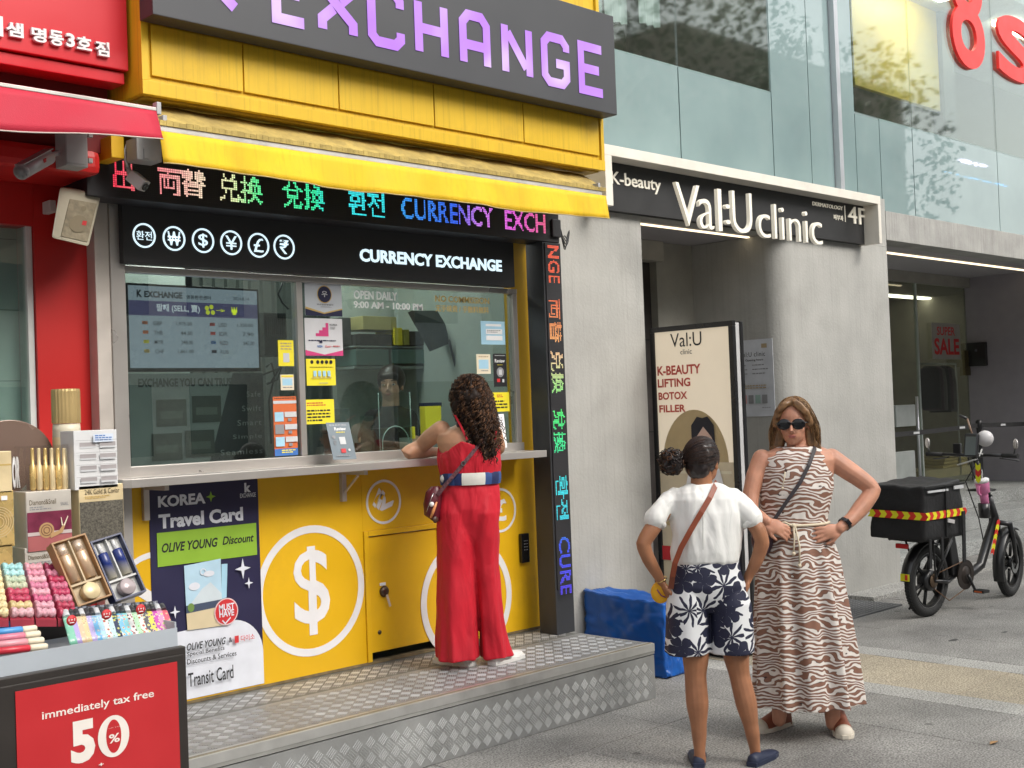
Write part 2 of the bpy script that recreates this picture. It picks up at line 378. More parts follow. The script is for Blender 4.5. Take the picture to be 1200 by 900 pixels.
for (x, w, m) in cols:
    if (w, m.name) not in meshes: meshes[(w, m.name)] = slab_mesh(w, DY, m)
    off = 0
    for j in range(-6, 9):
        y = Y0P + j * DY + off
        if y > 5.3 + (0 if x < 10 else .45): continue
        if x < 5.0 and y > 4.6: continue
        if not seen(x + w / 2, y + DY / 2): continue
        o = bpy.data.objects.new('paving_slab', meshes[(w, m.name)]); COL.objects.link(o); o.parent = pave
        o.location = (x, y, random.uniform(-.0015, 0.001)); nslab += 1
print('slabs', nslab)
# drain cover plate and low ledge at the foot of the concrete pier
dr = MB(); dr.box(8.15, 9.0, 4.86, 5.36, -.01, .012)
dro = dr.build('drain_cover', M('dark_steel_plate', (.17, .175, .18), .55, .3, dirt=.3, bump=.2), None, .002, label='dark metal plate lying in the paving at the foot of the concrete pier', cat='drain cover')
rb = MB()
for i in range(20):
    for j in range(10): rb.box(8.17 + i * .042, 8.185 + i * .042, 4.88 + j * .047, 4.91 + j * .047, .012, .0145)
rb.build('tread_pattern', M('dark_steel_plate', (1, 1, 1)), dro, kind='stuff')
kb = MB().box(9.05, 12, 5.14, 5.40, -.01, .035); kb.build('kerb', G_LIGHT, None, .004, kind='structure')

# ------------------------------------------------------------------ clinic building
CONC = M('concrete', (.40, .395, .37), .8, var=.10, scale=3.0, bump=.25, bscale=45, streak=.24, dirt=.34, dirtcol=(.22, .21, .185))
CONC2 = M('concrete_stained', (.36, .355, .335), .8, var=.16, scale=5.0, bump=.25, bscale=45, streak=.55, dirt=.4, dirtcol=(.14, .13, .115))
CONC3 = M('concrete_alcove_shade', (.33, .32, .28), .8, var=.12, scale=4, bump=.2, bscale=60, dirt=.3, dirtcol=(.12, .1, .08))  # concrete coloured darker and browner, the alcove's shade painted in
DARKP = M('dark_plaster', (.30, .28, .31), .75, var=.05, scale=8, bump=.15, bscale=220)
CEILM = M('ceiling_board', (.42, .40, .42), .7, var=.05, scale=3)
bld = thing('clinic_building', 'grey concrete and green glass building with the clinic entrance, right of the yellow booth', 'building', (8, 5.4, 0))
slab('wall', CONC, bld, 5.452, 6.58, 5.40, 6.27, -.02, 3.0)
# pier with a rounded corner into the entrance
poly = [(8.3, 6.4)] + [(8.3 + .16 - .16 * math.cos(a), 5.4 + .16 - .16 * math.sin(a)) for a in [math.pi / 2 * i / 28 for i in range(29)]] + [(10.0, 5.4), (10.0, 7.9), (9.9, 7.9), (9.9, 6.4)]
pr_ = MB(); n = len(poly)
pr_.add([(x, y, -.02) for x, y in poly] + [(x, y, 3.0) for x, y in poly], [tuple(range(n)), tuple(range(2 * n - 1, n - 1, -1))] + [(i, (i + 1) % n, n + (i + 1) % n, n + i) for i in range(n)])
for i in range(2, n + 1 if False else len(pr_.f)):
    pass
pr_.build('pier', CONC, bld)
slab('lintel', CONC, bld, 5.452, 10.0, 5.40, 5.62, 3.002, 3.43)
slab('beam', CONC2, bld, 10.002, 24, 5.395, 5.62, 3.065, 3.325, .004)
slab('entrance_ceiling', CEILM, bld, 5.452, 9.9, 5.621, 6.9, 3.003, 3.2)
slab('porch_ceiling', CEILM, bld, 10.003, 24, 5.621, 7.95, 3.30, 3.42)
slab('back_wall', CONC3, bld, 7.82, 8.299, 6.27, 6.4, -.02, 3.001)
slab('door_lintel', M('beige_trim', (.4, .38, .33), .6), bld, 6.58, 7.86, 6.22, 6.40, 2.84, 3.0)
dd = slab('entrance_door', M('dark_door', (.035, .03, .028), .4, var=.3, scale=9), bld, 6.58, 7.82, 6.34, 6.4, 0, 2.839)
for z in (.7, 1.45, 2.2): MB().box(6.6, 7.8, 6.335, 6.3399, z, z + .006).build('door_joint', M('joint_black', (.01, .01, .01), .8), dd)
slab('upper_wall', CONC, bld, 5.452, 24, 5.45, 5.6, 6.3, 9.0)
slab('floor_slab', CEILM, bld, 5.452, 24, 5.47, 9.5, 3.431, 3.47)
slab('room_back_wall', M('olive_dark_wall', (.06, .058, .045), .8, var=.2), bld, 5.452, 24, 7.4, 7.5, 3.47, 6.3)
slab('room_ceiling', M('room_white', (.5, .5, .48), .8), bld, 5.452, 24, 5.6, 7.5, 6.0, 6.1)
slab('dark_pillar', M('room_pillar', (.03, .035, .04), .5), bld, 13.13, 13.4, 6.3, 6.45, 3.47, 5.999)
yp = slab('yellow_panel', M('mustard_panel', (.58, .44, .05), .5, var=.15, scale=2), bld, 11.26, 13.12, 6.35, 6.4, 4.87, 5.998)
for X in (8, 11.5, 14, 17): slab('room_fill_light', M('fill_warm', (.9, .85, .7), emit=(1, .9, .7), estr=16), bld, X, X + 1.2, 5.9, 6.1, 5.95, 5.998)  # lamps added to light the upper room and its yellow panel
slab('room_wall', M('room_grey', (.12, .12, .11), .8), bld, 8.9, 9.0, 5.62, 7.4, 3.47, 6.0)
# curtain wall panes: opaque green below, clear above
def teal():
    m, N, L, p = nodes_mat('teal_glass'); tc = N.new('ShaderNodeTexCoord')
    n = N.new('ShaderNodeTexNoise'); n.inputs['Scale'].default_value = 1.2; n.inputs['Detail'].default_value = 4; L.new(tc.outputs['Object'], n.inputs[0])
    cr = N.new('ShaderNodeValToRGB'); cr.color_ramp.elements[0].color = (.17, .255, .26, 1); cr.color_ramp.elements[1].color = (.25, .35, .35, 1); cr.color_ramp.elements[0].position = .3; cr.color_ramp.elements[1].position = .7
    L.new(n.outputs[0], cr.inputs[0]); L.new(cr.outputs[0], p.inputs['Base Color']); p.inputs['Roughness'].default_value = .5
    p.inputs['Coat Weight'].default_value = 1; p.inputs['Coat Roughness'].default_value = .02; p.inputs['Coat IOR'].default_value = 1.9
    b = N.new('ShaderNodeBump'); b.inputs['Strength'].default_value = .07; b.inputs['Distance'].default_value = .006; L.new(n.outputs[0], b.inputs['Height']); L.new(b.outputs[0], p.inputs['Coat Normal'])
    return m
TEAL = teal(); CLEAR = glass('clear_glass', (.80, .86, .84), 1.4, .05, .035); JOINT = M('black_joint', (.02, .022, .022), .5)
SILV = M('silver_mullion', (.55, .57, .60), .35, .6, var=.05)
bx = [5.46, 7.093, 8.845, 9.21]; ZB = 3.435
slab('joint_backing', JOINT, bld, 5.46, 8.29, 5.44, 5.446, 3.435, 4.1)
def panes(edges, zb, zs, zt, clearA=None):
    for a, b in zip(edges[:-1], edges[1:]):
        slab('spandrel_pane', TEAL, bld, a + .006, b - .006, 5.415, 5.432, zb, zs)
        if clearA is None or b <= clearA[1] + .3 and a >= clearA[0] - .3: slab('glass_pane', CLEAR, bld, a + .006, b - .006, 5.415, 5.427, zs + .004, zt)
panes([5.46, 7.093, 8.29], ZB, 4.122, 6.3, (5, 9))
slab('window_sill', SILV, bld, 5.46, 8.29, 5.428, 5.47, 4.10, 4.135)
for a, b in ((8.29, 8.845), (8.845, 9.205), (9.265, 9.57)): slab('spandrel_pane', TEAL, bld, a + .006, b - .004, 5.415, 5.432, ZB, 6.3)
slab('spandrel_pane', TEAL, bld, 9.576, 9.985, 5.415, 5.432, ZB, 4.142)
slab('mullion', SILV, bld, 9.205, 9.265, 5.36, 5.46, ZB, 6.3)
ed = [9.99, 10.597, 12.396, 14.2, 16, 17.8, 19.6, 21.4]
for a, b in zip(ed[:-1], ed[1:]):
    slab('spandrel_pane', TEAL, bld, a + .006, b - .006, 5.415, 5.432, 3.33, 4.15)
for a, b in zip([9.576] + ed[1:-1], ed[1:]):
    slab('glass_pane', CLEAR, bld, a + .006, b - .006, 5.415, 5.427, 4.155, 6.3)
slab('window_sill', SILV, bld, 9.58, 21, 5.428, 5.47, 4.135, 4.165)
for i, x in enumerate((6.35, 6.62, 7.0, 7.55)):
    cu = MB(); pts = []
    for k in range(9): pts.append((x - .1 + k * .028, 5.6 + .02 * math.sin(k * 2.1)))
    if i < 3: cu.add([(a, b, 4.36 + .05 * i) for a, b in pts] + [(a, b, 6.0) for a, b in pts], [(k, k + 1, 10 + k, 9 + k) for k in range(8)], True); cu.build('curtain', M('curtain_grey', (.45, .48, .46), .9), bld)
# lit strips in the two entrance ceilings
LAMPY = M('strip_light', (.9, .8, .6), emit=(1.0, .82, .55), estr=1.25)
slab('strip_light', LAMPY, bld, 6.585, 8.29, 5.675, 5.705, 2.993, 3.0025)
a = at(1040, 296, Z=3.295)
slab('strip_light', LAMPY, bld, 10.02, 24, a.y - .02, a.y + .02, 3.285, 3.2995)
# second entrance: steps, glass front, dark wall
for k, (z, y) in enumerate(((.15, 5.75), (.30, 6.2), (.45, 6.65))):
    slab('step', G_STEP, bld, 10.003, 24, y, 9.5, z - .15 + .001, z, .006)
slab('side_wall', DARKP, bld, 16.6, 16.8, 5.63, 7.82, .451, 3.3)
slab('shop_back_wall', M('shop_wall', (.30, .29, .26), .8, var=.06), bld, 10, 26, 11.4, 11.5, .451, 3.5)
slab('shop_floor', M('shop_floor_tile', (.3, .28, .22), .4), bld, 10, 26, 9.501, 11.4, .3, .45); slab('shop_ceiling', MATS['shop_wall'], bld, 10, 26, 7.96, 11.4, 3.301, 3.40)
slab('shop_partition', M('shop_partition_wall', (.34, .32, .27), .8), bld, 19.2, 19.4, 9.0, 11.4, .451, 3.3)
slab('glass_head', M('head_trim', (.3, .29, .26), .7), bld, 10.1, 16.598, 7.72, 7.90, 3.16, 3.299)
GL2 = glass('shop_glass', (.72, .74, .66), 1.2, .03)
gx = [10.05, at(1075, 400, Y=7.8).x, at(1138, 400, Y=7.8).x, 16.598]
for a_, b_ in zip(gx[:-1], gx[1:]): slab('shop_glass_pane', GL2, bld, a_ + .01, b_ - .01, 7.80, 7.812, .46, 3.158)
slab('glass_edge', M('glass_edge', (.45, .5, .48), .3), bld, gx[1] - .012, gx[1] + .012, 7.785, 7.825, .455, 3.159)

slab('shop_fill_light', M('fill_neutral', (.9, .9, .88), emit=(1, .96, .88), estr=4), bld, 13, 20, 9.6, 9.75, 3.27, 3.2985)  # lamp added to brighten the dark shop behind the glass
# shop fittings behind the glass
fx = thing('clothes_rack', 'dark clothes hanging behind the shop glass below the sale notice', 'clothes rack', at(1100, 470, Y=8.5))
c = at(1100, 470, Y=8.5)
cl = MB()
rr = random.Random(5)
for i in range(6):
    x = c.x - .26 + i * .10; w = .035
    cl.cur = i % 3
    cl.loft([[Vector((x + w * math.cos(a) * k, c.y + .22 * math.sin(a) * k, c.z + z)) for a in [2 * math.pi * j / 10 for j in range(10)]] for k, z in ((.3, .52), (.7, .46), (.8, .25), (.8, .02 - rr.random() * .2))])
cl.build('clothes', [M('cloth_dark', (.03, .03, .04), .9), M('cloth_plum', (.10, .06, .09), .9), M('cloth_grey', (.22, .22, .24), .9)], fx)
MB().tube([(c.x - .6, c.y, c.z + .55), (c.x + .6, c.y, c.z + .55)], .015).tube([(c.x - .6, c.y, c.z + .55), (c.x - .6, c.y, .46)], .015).tube([(c.x + .6, c.y, c.z + .55), (c.x + .6, c.y, .46)], .015).build('rail', SILV, fx)
c = at(1112, 543, Y=8.6)
sh = thing('shop_shelf', 'pale shelf with folded yellow clothes behind the shop glass', 'shelf', (c.x, 8.6, .46))
slab('board', M('shelf_cream', (.5, .45, .3), .6), sh, c.x - 1.1, c.x + .6, 8.5, 9.0, c.z - .5, c.z - .06)
fo = MB()
for i in range(4): fo.box(c.x - .35 + .03 * i, c.x + .45, 8.52, 8.9, c.z - .055 + i * .05, c.z - .012 + i * .05)
fo.build('folded_clothes', M('cloth_straw', (.5, .42, .2), .9), sh, .01)
gt = thing('security_gate', 'pale anti theft gate panels just inside the shop glass', 'security gate', (at(1062, 560, Y=7.6).x, 7.6, .45))
for (y0, y1) in ((475, 499), (530, 560)):
    a_ = at(1048, y0, Y=7.6); b_ = at(1072, y1, Y=7.6); slab('panel', M('gate_plastic', (.38, .41, .40), .4), gt, a_.x, b_.x, 7.58, 7.64, b_.z, a_.z, .01)
a_ = at(1074, 460, Y=7.6); MB().tube([(a_.x, 7.6, .45), (a_.x, 7.6, a_.z - .05)], .02).build('post', SILV, gt)
# sale notice and door handle boxes
sn = sheetY(1091, 378, 1126, 421, 7.77)
sn.text('SUPER', .18, .10, .82, .34, RED, .02); sn.text('SALE', .07, .42, .95, .88, RED, .03)
sn.make('sale_notice', M('notice_clear', (.34, .33, .30), .4), 'clear notice with red SUPER SALE lettering on the shop glass', 'sign')
a_ = at(1146, 429, X=16.58); b = MB().box(16.54, 16.598, a_.y - .14, a_.y + .14, a_.z, a_.z + .33)
c_ = thing('door_control', 'small black door control box on the dark wall beside the glass shop front', 'control box', (16.57, a_.y, a_.z - .1)); b.build('case', M('black_plastic', (.012, .012, .013), .35), c_, .01)
MB().lathe([(.02, 0), (.02, .01)], (16.535, a_.y, a_.z + .22), 'X', 10).build('reader_lens', M('lens_grey', (.1, .1, .12), .2), c_)
a_ = at(1130, 440, Y=7.78); slab('handle', M('brass_dark', (.12, .10, .05), .4, .5), bld, a_.x, a_.x + .16, 7.76, 7.799, a_.z, a_.z + .35)
# belt barrier posts with a black belt in front of the shop
bb = thing('belt_barrier', 'black belt barrier with posts across the shop entrance behind the bicycle', 'barrier', (11.8, 6.9, .45))
z1 = at(1060, 505, Y=6.9).z
def post(x):
    b = MB(); b.lathe([(.17, .451), (.17, .465), (.05, .48), (.032, .50), (.032, z1 - .05), (.04, z1 - .04), (.04, z1 + .05), (0.02, z1 + .07)], (x, 6.9, 0), n=16); return b.build('post', M('black_post', (.012, .012, .013), .35), bb)
px_ = [at(1150, 560, Y=6.9).x, 19.5, 10.25]
for x in px_: post(x)
for (x0, x1) in ((px_[2], px_[0]), (px_[0], px_[1])):
    st = MB(); n = 14
    P = [(x0 + (x1 - x0) * i / n, 6.9, z1 - .07 * 4 * (i / n) * (1 - i / n) * .5) for i in range(n + 1)]
    st.add([(x, y, z - .028) for x, y, z in P] + [(x, y, z + .028) for x, y, z in P] + [(x, y + .003, z - .028) for x, y, z in P] + [(x, y + .003, z + .028) for x, y, z in P],
           [(i, i + 1, n + 2 + i, n + 1 + i) for i in range(n)] + [(2 * n + 2 + i, 3 * n + 3 + i, 3 * n + 4 + i, 2 * n + 3 + i) for i in range(n)])
    be = st.build('belt', M('black_belt', (.015, .015, .016), .7), bb)
    for k in (.15, .4, .65, .9): x = x0 + (x1 - x0) * k; zc = z1 - .14 * k * (1 - k); slab('belt_print', LGREY, be, x - .07, x + .07, 6.894, 6.898, zc - .012, zc + .012)

# red figures on the upper glass
rl = thing('red_glass_lettering', 'large red numeral and letter standing on the upper glass at the top right corner', 'sign', at(1150, 90, Y=5.38))
REDP = M('red_acrylic', (.72, .03, .025), .35, var=.05, emit=(.8, .02, .02), estr=.12)
def fit_text(name, s, x0, y0, x1, y1, Y, mat, parent, ext=.03, bold=0.0, shear=0.0, spacing=1.0, bev=0):
    """x0,y0 top-left photo point, x1,y1 bottom-right photo point, both in the plane Y"""
    a_ = at(x0, y0, Y=Y); b_ = at(x1, y1, Y=Y); m_ = MB(); put_text(m_, s, a_.x, b_.x, b_.z, a_.z, Y, ext, bold, shear, spacing, res=8 if ext > .02 else 3)
    return m_.build(name, mat, parent, recalc=False)
fit_text('numeral', '8', 1112, -62, 1156, 87, 5.38, REDP, rl, .03, .01)
fit_text('letter', 's', 1168, 10, 1216, 104, 5.38, REDP, rl, .03, .015)
# clinic sign
cs = thing('clinic_sign', 'long black and white clinic sign with raised white letters above the concrete entrance', 'sign', (8, 5.3, 3.0))
YF, YB = 5.20, 5.34
WF = M('white_frame', (.74, .70, .62), .45, var=.06, dirt=.15)
L0 = at(708.5, 180, Y=YF); R0 = at(1032, 240, Y=YF); zt = (at(712, 170, Y=YF).z + at(1030, 229, Y=YF).z) / 2; zbt = at(1029, 273, Y=YF).z
fr = MB(); fr.box(L0.x, R0.x, YF, 5.399, zt - .07, zt); fr.box(L0.x, L0.x + .07, YF, 5.399, zt - .40, zt - .0705); fr.box(R0.x - .045, R0.x, YF, 5.399, zt - .405, zt - .0705)
fr.build('frame', WF, cs, .003)
slab('panel', M('sign_black', (.022, .022, .023), .45, var=.1), cs, L0.x + .071, R0.x - .046, YB, 5.398, 2.985, zt - .0705)
LET = M('letter_white', (.80, .76, .66), .4, var=.03, emit=(1, .92, .75), estr=.12)
fit_text('lettering', 'K-beauty', 716, 200, 775, 228.5, YB - .008, LET, cs, .006, .01)
kk = 5.02
def big(name, s, x0, y0, x1, y1): fit_text(name, s, x0, y0, x1, y1, kk, LET, cs, .028, -.012)
big('raised_letters', 'V', 791.5, 213, 821.5, 266.5); big('raised_letters', 'a', 819, 232, 838, 269.5); big('raised_letters', 'l', 840.5, 221, 847, 271)
big('raised_letters', ':', 850, 239, 856.5, 263); big('raised_letters', 'U', 857.5, 223, 882.5, 274.5); big('raised_letters', 'clinic', 888, 236, 964.5, 287)
fit_text('small_lettering', 'DERMATOLOGY', 952.5, 236, 988, 246.5, YB - .008, LET, cs, .006); fit_text('small_lettering', '피부과', 977, 251, 988.5, 259, YB - .008, LET, cs, .006)
fit_text('small_lettering', '|', 990, 241, 991.2, 260, YB - .008, LET, cs, .006); fit_text('floor_number', '4F', 994, 241, 1015.5, 264, YB - .012, LET, cs, .010, .0)
# ------------------------------------------------------------------ yellow exchange booth
def yellow(name, streak=.0, c=(.70, .405, .006), rough=.42, dirt=.3):
    return M(name, c, rough, var=.07, scale=2.5, streak=streak, dirt=dirt, dirtcol=(.30, .17, .02), bump=.05, bscale=12)
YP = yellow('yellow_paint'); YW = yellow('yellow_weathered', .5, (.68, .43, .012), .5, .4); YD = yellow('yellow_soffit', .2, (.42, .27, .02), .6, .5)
STEEL = M('brushed_steel', (.52, .49, .46), .30, .6, var=.06, scale=3, stretch=(1, 1, 1), bump=.04, bscale=300)
STEELB = M('dull_steel', (.56, .51, .46), .45, .3, var=.08, scale=9, dirt=.15, dirtcol=(.25, .18, .12))
ALU = M('alu_edge', (.60, .60, .58), .38, .75, var=.08, scale=12, dirt=.25)
ZP = .31; YFAC = 5.36
booth = thing('exchange_booth', 'yellow currency exchange booth with steel framed windows between the red shop and the concrete pier', 'kiosk', (3.9, 5.36, ZP))
XL, XR = 2.66, 5.45
a_ = at(148, 600, Y=YFAC)
slab('lower_panel', YP, booth, XL, 4.055, YFAC, 5.40, ZP + .015, 1.385)
slab('lower_panel', YP, booth, 4.62, XR, YFAC, 5.40, ZP + .015, 1.385)
dz = at(436, 628, Y=YFAC).z
slab('lower_panel', YP, booth, 4.056, 4.619, YFAC, 5.40, dz + .03, 1.385)
fr = MB(); fr.box(4.056, 4.085, YFAC - .012, 5.39, ZP + .015, dz + .029).box(4.59, 4.619, YFAC - .012, 5.39, ZP + .015, dz + .029).box(4.0855, 4.5895, YFAC - .012, 5.39, dz, dz + .029)
fr.build('door_frame', YP, booth, .003)
door = slab('access_door', YP, booth, 4.091, 4.584, YFAC + .002, 5.385, ZP + .06, dz - .006, .003)
lk = at(450, 693, Y=YFAC); lb = MB(); lb.lathe([(.03, 0), (.032, -.006), (.024, -.016), (.012, -.02)], (lk.x, YFAC + .002, lk.z), 'Y', 18)
lb.build('lock', M('lock_dark', (.10, .07, .05), .35, .8), door)
MB().obox((lk.x + .012, YFAC - .022, lk.z - .05), Vector((.95, 0, .3)), Vector((0, 1, 0)), Vector((-.3, 0, .95)), .006, .003, .035).build('key', STEELB, door)
l2 = at(445, 741, Y=YFAC); MB().lathe([(.012, 0), (.012, -.005)], (l2.x, YFAC + .003, l2.z), 'Y', 12).build('keyhole', MATS['lock_dark'], door)
l3 = at(448.5, 684.5, Y=YFAC); slab('label', WHITE, door, l3.x - .02, l3.x + .02, YFAC - .001, YFAC + .0019, l3.z - .008, l3.z + .008)
bt = MB(); bt.box(XL, XR, YFAC - .006, 5.40, ZP + .001, ZP + .0148); bt.build('base_trim', M('base_grime', (.16, .12, .06), .8, var=.3, scale=20), booth)
rustm = M('rust', (.14, .05, .015), .9, var=.4, scale=30)
# shell
slab('side_wall', M('booth_white', (.44, .50, .465), .6, var=.05), booth, 2.60, XL - .001, 5.42, 7.1, ZP, 2.9)
slab('side_wall', MATS['booth_white'], booth, 5.25, 5.29, 5.42, 7.1, ZP, 2.9)
slab('roof', YD, booth, 2.52, 5.44, 5.42, 7.2, 2.901, 3.06)
slab('floor', M('booth_floor', (.1, .1, .1), .7), booth, 2.661, 5.249, 5.42, 7.1, ZP - .2, ZP)
RIB = M('ribbed_grey', (.16, .18, .165), .5, var=.08)
bw = MB(); x = 2.662
pts = []
while x < 5.245:
    pts += [(x, 7.0), (x + .045, 7.0), (x + .055, 6.975), (x + .075, 6.975), (x + .085, 7.0)]; x += .09
bw.add([(a, b, ZP) for a, b in pts] + [(a, b, 2.9) for a, b in pts], [(i, i + 1, len(pts) + i + 1, len(pts) + i) for i in range(len(pts) - 1)])
bw.build('back_wall', RIB, booth)
slab('partition', MATS['booth_white'], booth, 2.664, 3.6, 6.35, 6.4, ZP, 2.9)
slab('partition', MATS['booth_white'], booth, 4.75, 5.248, 6.5, 6.55, ZP, 2.9)
bl_ = slab('ceiling_light', M('booth_lamp', (.9, .9, .9), emit=(.96, 1, .97), estr=8), booth, 3.2, 4.8, 5.95, 6.2, 2.86, 2.899)
# right jamb, left steel post, red shop border post
slab('jamb', YP, booth, 5.252, XR, 5.362, 5.44, 1.386, 2.72, .002)
slab('corner_post', STEELB, booth, 2.5405, 2.61, 5.30, 5.45, 0, 2.72, .004)
slab('corner_post', STEEL, booth, 2.6105, 2.682, 5.29, 5.45, ZP, 2.70, .004)
# window frame and panes
zt = at(360, 327, Y=5.34).z + .0; zt = 2.41; zb = 1.47
xm = at(351, 430, Y=5.34).x; xr_ = at(597, 430, Y=5.34).x; xl = 2.683
print('win', zt, zb, xl, xm, xr_, at(135, 312, Y=5.34), at(590, 338, Y=5.34), at(345, 545, Y=5.34))
wf = thing('w', 'x', 'x', (0, 0, 0)); bpy.data.objects.remove(wf)
slab('window_frame', STEEL, booth, xl, 5.262, 5.315, 5.37, zt - .03, zt, .003)
slab('window_frame', STEEL, booth, xl, 5.262, 5.30, 5.37, zb - .065, zb, .003)
slab('window_frame', STEEL, booth, xm - .018, xm + .018, 5.318, 5.37, zb + .001, zt - .031, .003)
slab('window_frame', STEEL, booth, 5.225, 5.262, 5.318, 5.37, zb + .001, zt - .031, .003)
GW = glass('window_glass', (.82, .88, .86), 1.5, .10)
slab('window_pane', GW, booth, xl + .001, xm - .019, 5.34, 5.346, zb + .002, zt - .032)
wp = slab('window_pane', GW, booth, xm + .019, 5.224, 5.34, 5.346, zb + .002, zt - .032)
fit_text('lettering', 'OPEN DAILY', 414.5, 340, 466, 352.5, 5.333, WHITE, wp, .002, .022)
fit_text('lettering', '9:00 AM - 10:00 PM', 414.5, 352.5, 495.5, 364, 5.333, WHITE, wp, .002, .022)
fit_text('lettering', 'NO COMMISSION', 510, 346, 573.5, 356.5, 5.336, GOLD, wp, .002, .012)
fit_text('lettering', '无手续费 / 手數料無料', 510.5, 357, 573, 367.5, 5.336, GOLD, wp, .002, .006)
# counter ledge
lg = MB(); z0 = 1.382
yf = 5.09; x0, x1 = at(142, 567, Y=yf).x, at(641, 534, Y=yf).x
lp = [(x0 + .05, yf), (x1, yf), (x1, 5.30), (x0, 5.30), (x0, yf + .05), (x0 + .015, yf + .015)]
n = len(lp); lg.add([(x, y, z0) for x, y in lp] + [(x, y, z0 + .04) for x, y in lp], [tuple(range(n)), tuple(range(2 * n - 1, n - 1, -1))] + [(i, (i + 1) % n, n + (i + 1) % n, n + i) for i in range(n)])
lg.box(2.665, 5.25, 5.301, 5.9, z0 + .004, z0 + .02)
ledge = lg.build('counter_ledge', STEEL, booth, .003)
for px in (171, 403, 555):
    p = at(px, 575, Y=5.34); b = MB(); b.box(p.x - .014, p.x + .014, 5.335, 5.3595, z0 - .17, z0 - .001).box(p.x - .011, p.x + .011, 5.14, 5.334, z0 - .025, z0 - .0012)
    if px > 200: b.obox((p.x, 5.27, z0 - .075), Vector((1, 0, 0)), Vector((0, .8, -.6)).normalized(), Vector((0, .6, .8)), .006, .075, .004)
    b.build('bracket', STEELB, booth)
# coin emblems on the lower panel
EMB = M('decal_white', (.72, .71, .72), .5, var=.05, dirt=.2, dirtcol=(.4, .35, .25))
def emblem(cx, cy, ry, glyph, k, rw=.115, rot=0, bold=.03, hidden=None):
    c = at(cx, cy, Y=YFAC); t = at(cx, cy - ry, Y=YFAC); r = t.z - c.z
    m_ = MB(); m_.ring((c.x, c.z), r * (1 - rw), r, YFAC - .0025, YFAC - .0002, 64)
    if glyph:
        w, h = k; ro = Matrix.Rotation(rot, 3, 'Y')
        def sw(x, y, z):
            v = ro @ Vector((x, 0, z)); return (c.x + v.x, y, c.z + v.z)
        put_text(m_, glyph, -w * r, w * r, -h * r, h * r, YFAC - .0025, .0022, bold, swap=sw)
    return m_.build('coin_emblem', EMB, booth, recalc=False)
emblem(365.5, 692, 76.5, '$', (.33, .68), .115, 0, .012)
emblem(449.5, 588, 26, '₹', (.45, .52), .11, R(-62), .03)
emblem(548, 702, 72, '¥', (.42, .6), .12)
emblem(586, 598, 26, '£', (.4, .5), .11)
emblem(183, 702, 56, '¥', (.5, .6), .12, R(-25))
# intercom
ic = at(612.5, 642, Y=YFAC)
it = thing('door_lock', 'black digital door lock on the yellow panel right of the woman in red', 'door lock', (ic.x, 5.35, ic.z - .1))
MB().box(ic.x - .034, ic.x + .034, YFAC - .028, YFAC - .0005, ic.z - .09, ic.z + .09).build('case', M('gloss_black', (.010, .010, .011), .12, var=.02), it, .008)
kp = MB()
for i in range(3):
    for j in range(4): kp.lathe([(.0035, 0), (.0035, -.001)], (ic.x - .012 + i * .012, YFAC - .0285, ic.z - .01 + j * .018), 'Y', 6)
kp.build('keypad', GREY, it, kind='stuff')

# currency sign above the window
YC = 5.25
cz0 = 2.412; cx0 = 2.655; cx1 = at(603, 320, Y=YC).x
sg = thing('currency_sign', 'long black sign with six white currency coins above the booth window', 'sign', (3.9, YC, cz0))
SB = M('sign_charcoal', (.028, .028, .030), .55, var=.12, scale=2)
slab('panel', SB, sg, cx0, cx1, YC, 5.314, cz0 + .001, 2.72, .004)
LW = M('coin_light', (.8, .9, .95), .4, emit=(.70, .90, 1.0), estr=.6, var=.02)
for (px, py, g, w) in ((169, 276, '환전', .68), (204, 279.5, '₩', .56), (238, 282, '$', .42), (271, 284.5, '¥', .52), (303, 287.5, '£', .45), (333, 289.5, '₹', .42)):
    c = at(px, py, Y=YC - .002); r = at(px, py - 14.4, Y=YC - .002).z - c.z
    m_ = MB(); m_.ring((c.x, c.z), r * .86, r, YC - .004, YC - .0002, 40)
    h = .36 if g == '환전' else .56
    put_text(m_, g, c.x - w * r, c.x + w * r, c.z - h * r, c.z + h * r, YC - .004, .003, 0.0)
    m_.build('coin_symbol', LW, sg, recalc=False)
fit_text('lettering', 'CURRENCY EXCHANGE', 421.5, 291, 588.5, 318.5, YC - .004, LW, sg, .003, .035)

# LED panels
YLED = 5.10
LEDC = M('led_case', (.020, .019, .022), .5, var=.1)
tk = thing('led_ticker', 'long horizontal LED ticker with coloured lettering above the black currency sign', 'led sign', (3.9, YLED, 2.69))
lz0 = (at(135, 228.5, Y=YLED).z + at(650, 279, Y=YLED).z) / 2; print('ledz', at(135, 228.5, Y=YLED).z, at(650, 279, Y=YLED).z)
lx0 = at(132, 210, Y=YLED).x; lx1 = at(655, 265, Y=YLED).x; lz1 = lz0 + .175
slab('case', LEDC, tk, lx0 - .12, lx1, YLED, 5.249, lz0 - .02, lz1 + .02, .004)
slab('case_filler', LEDC, tk, lx0 - .1, lx1 - .01, 5.2495, 5.40, 2.722, lz1 + .02)
slab('case', LEDC, tk, lx1 - .075, lx1 - .002, YLED - .02, YLED - .001, lz0 + .01, lz0 + .12, .006)
def hue(stops, t):
    for (a, ca), (b, cb) in zip(stops[:-1], stops[1:]):
        if t <= b: k = max(0, (t - a) / (b - a)); return tuple(ca[i] * (1 - k) + cb[i] * k for i in range(3))
    return stops[-1][1]
def led_mat():
    m, N, L, p = nodes_mat('led_lit'); at_ = N.new('ShaderNodeVertexColor'); at_.layer_name = 'lit'
    L.new(at_.outputs[0], p.inputs['Emission Color']); p.inputs['Emission Strength'].default_value = .72; p.inputs['Base Color'].default_value = (.02, .02, .02, 1); return m
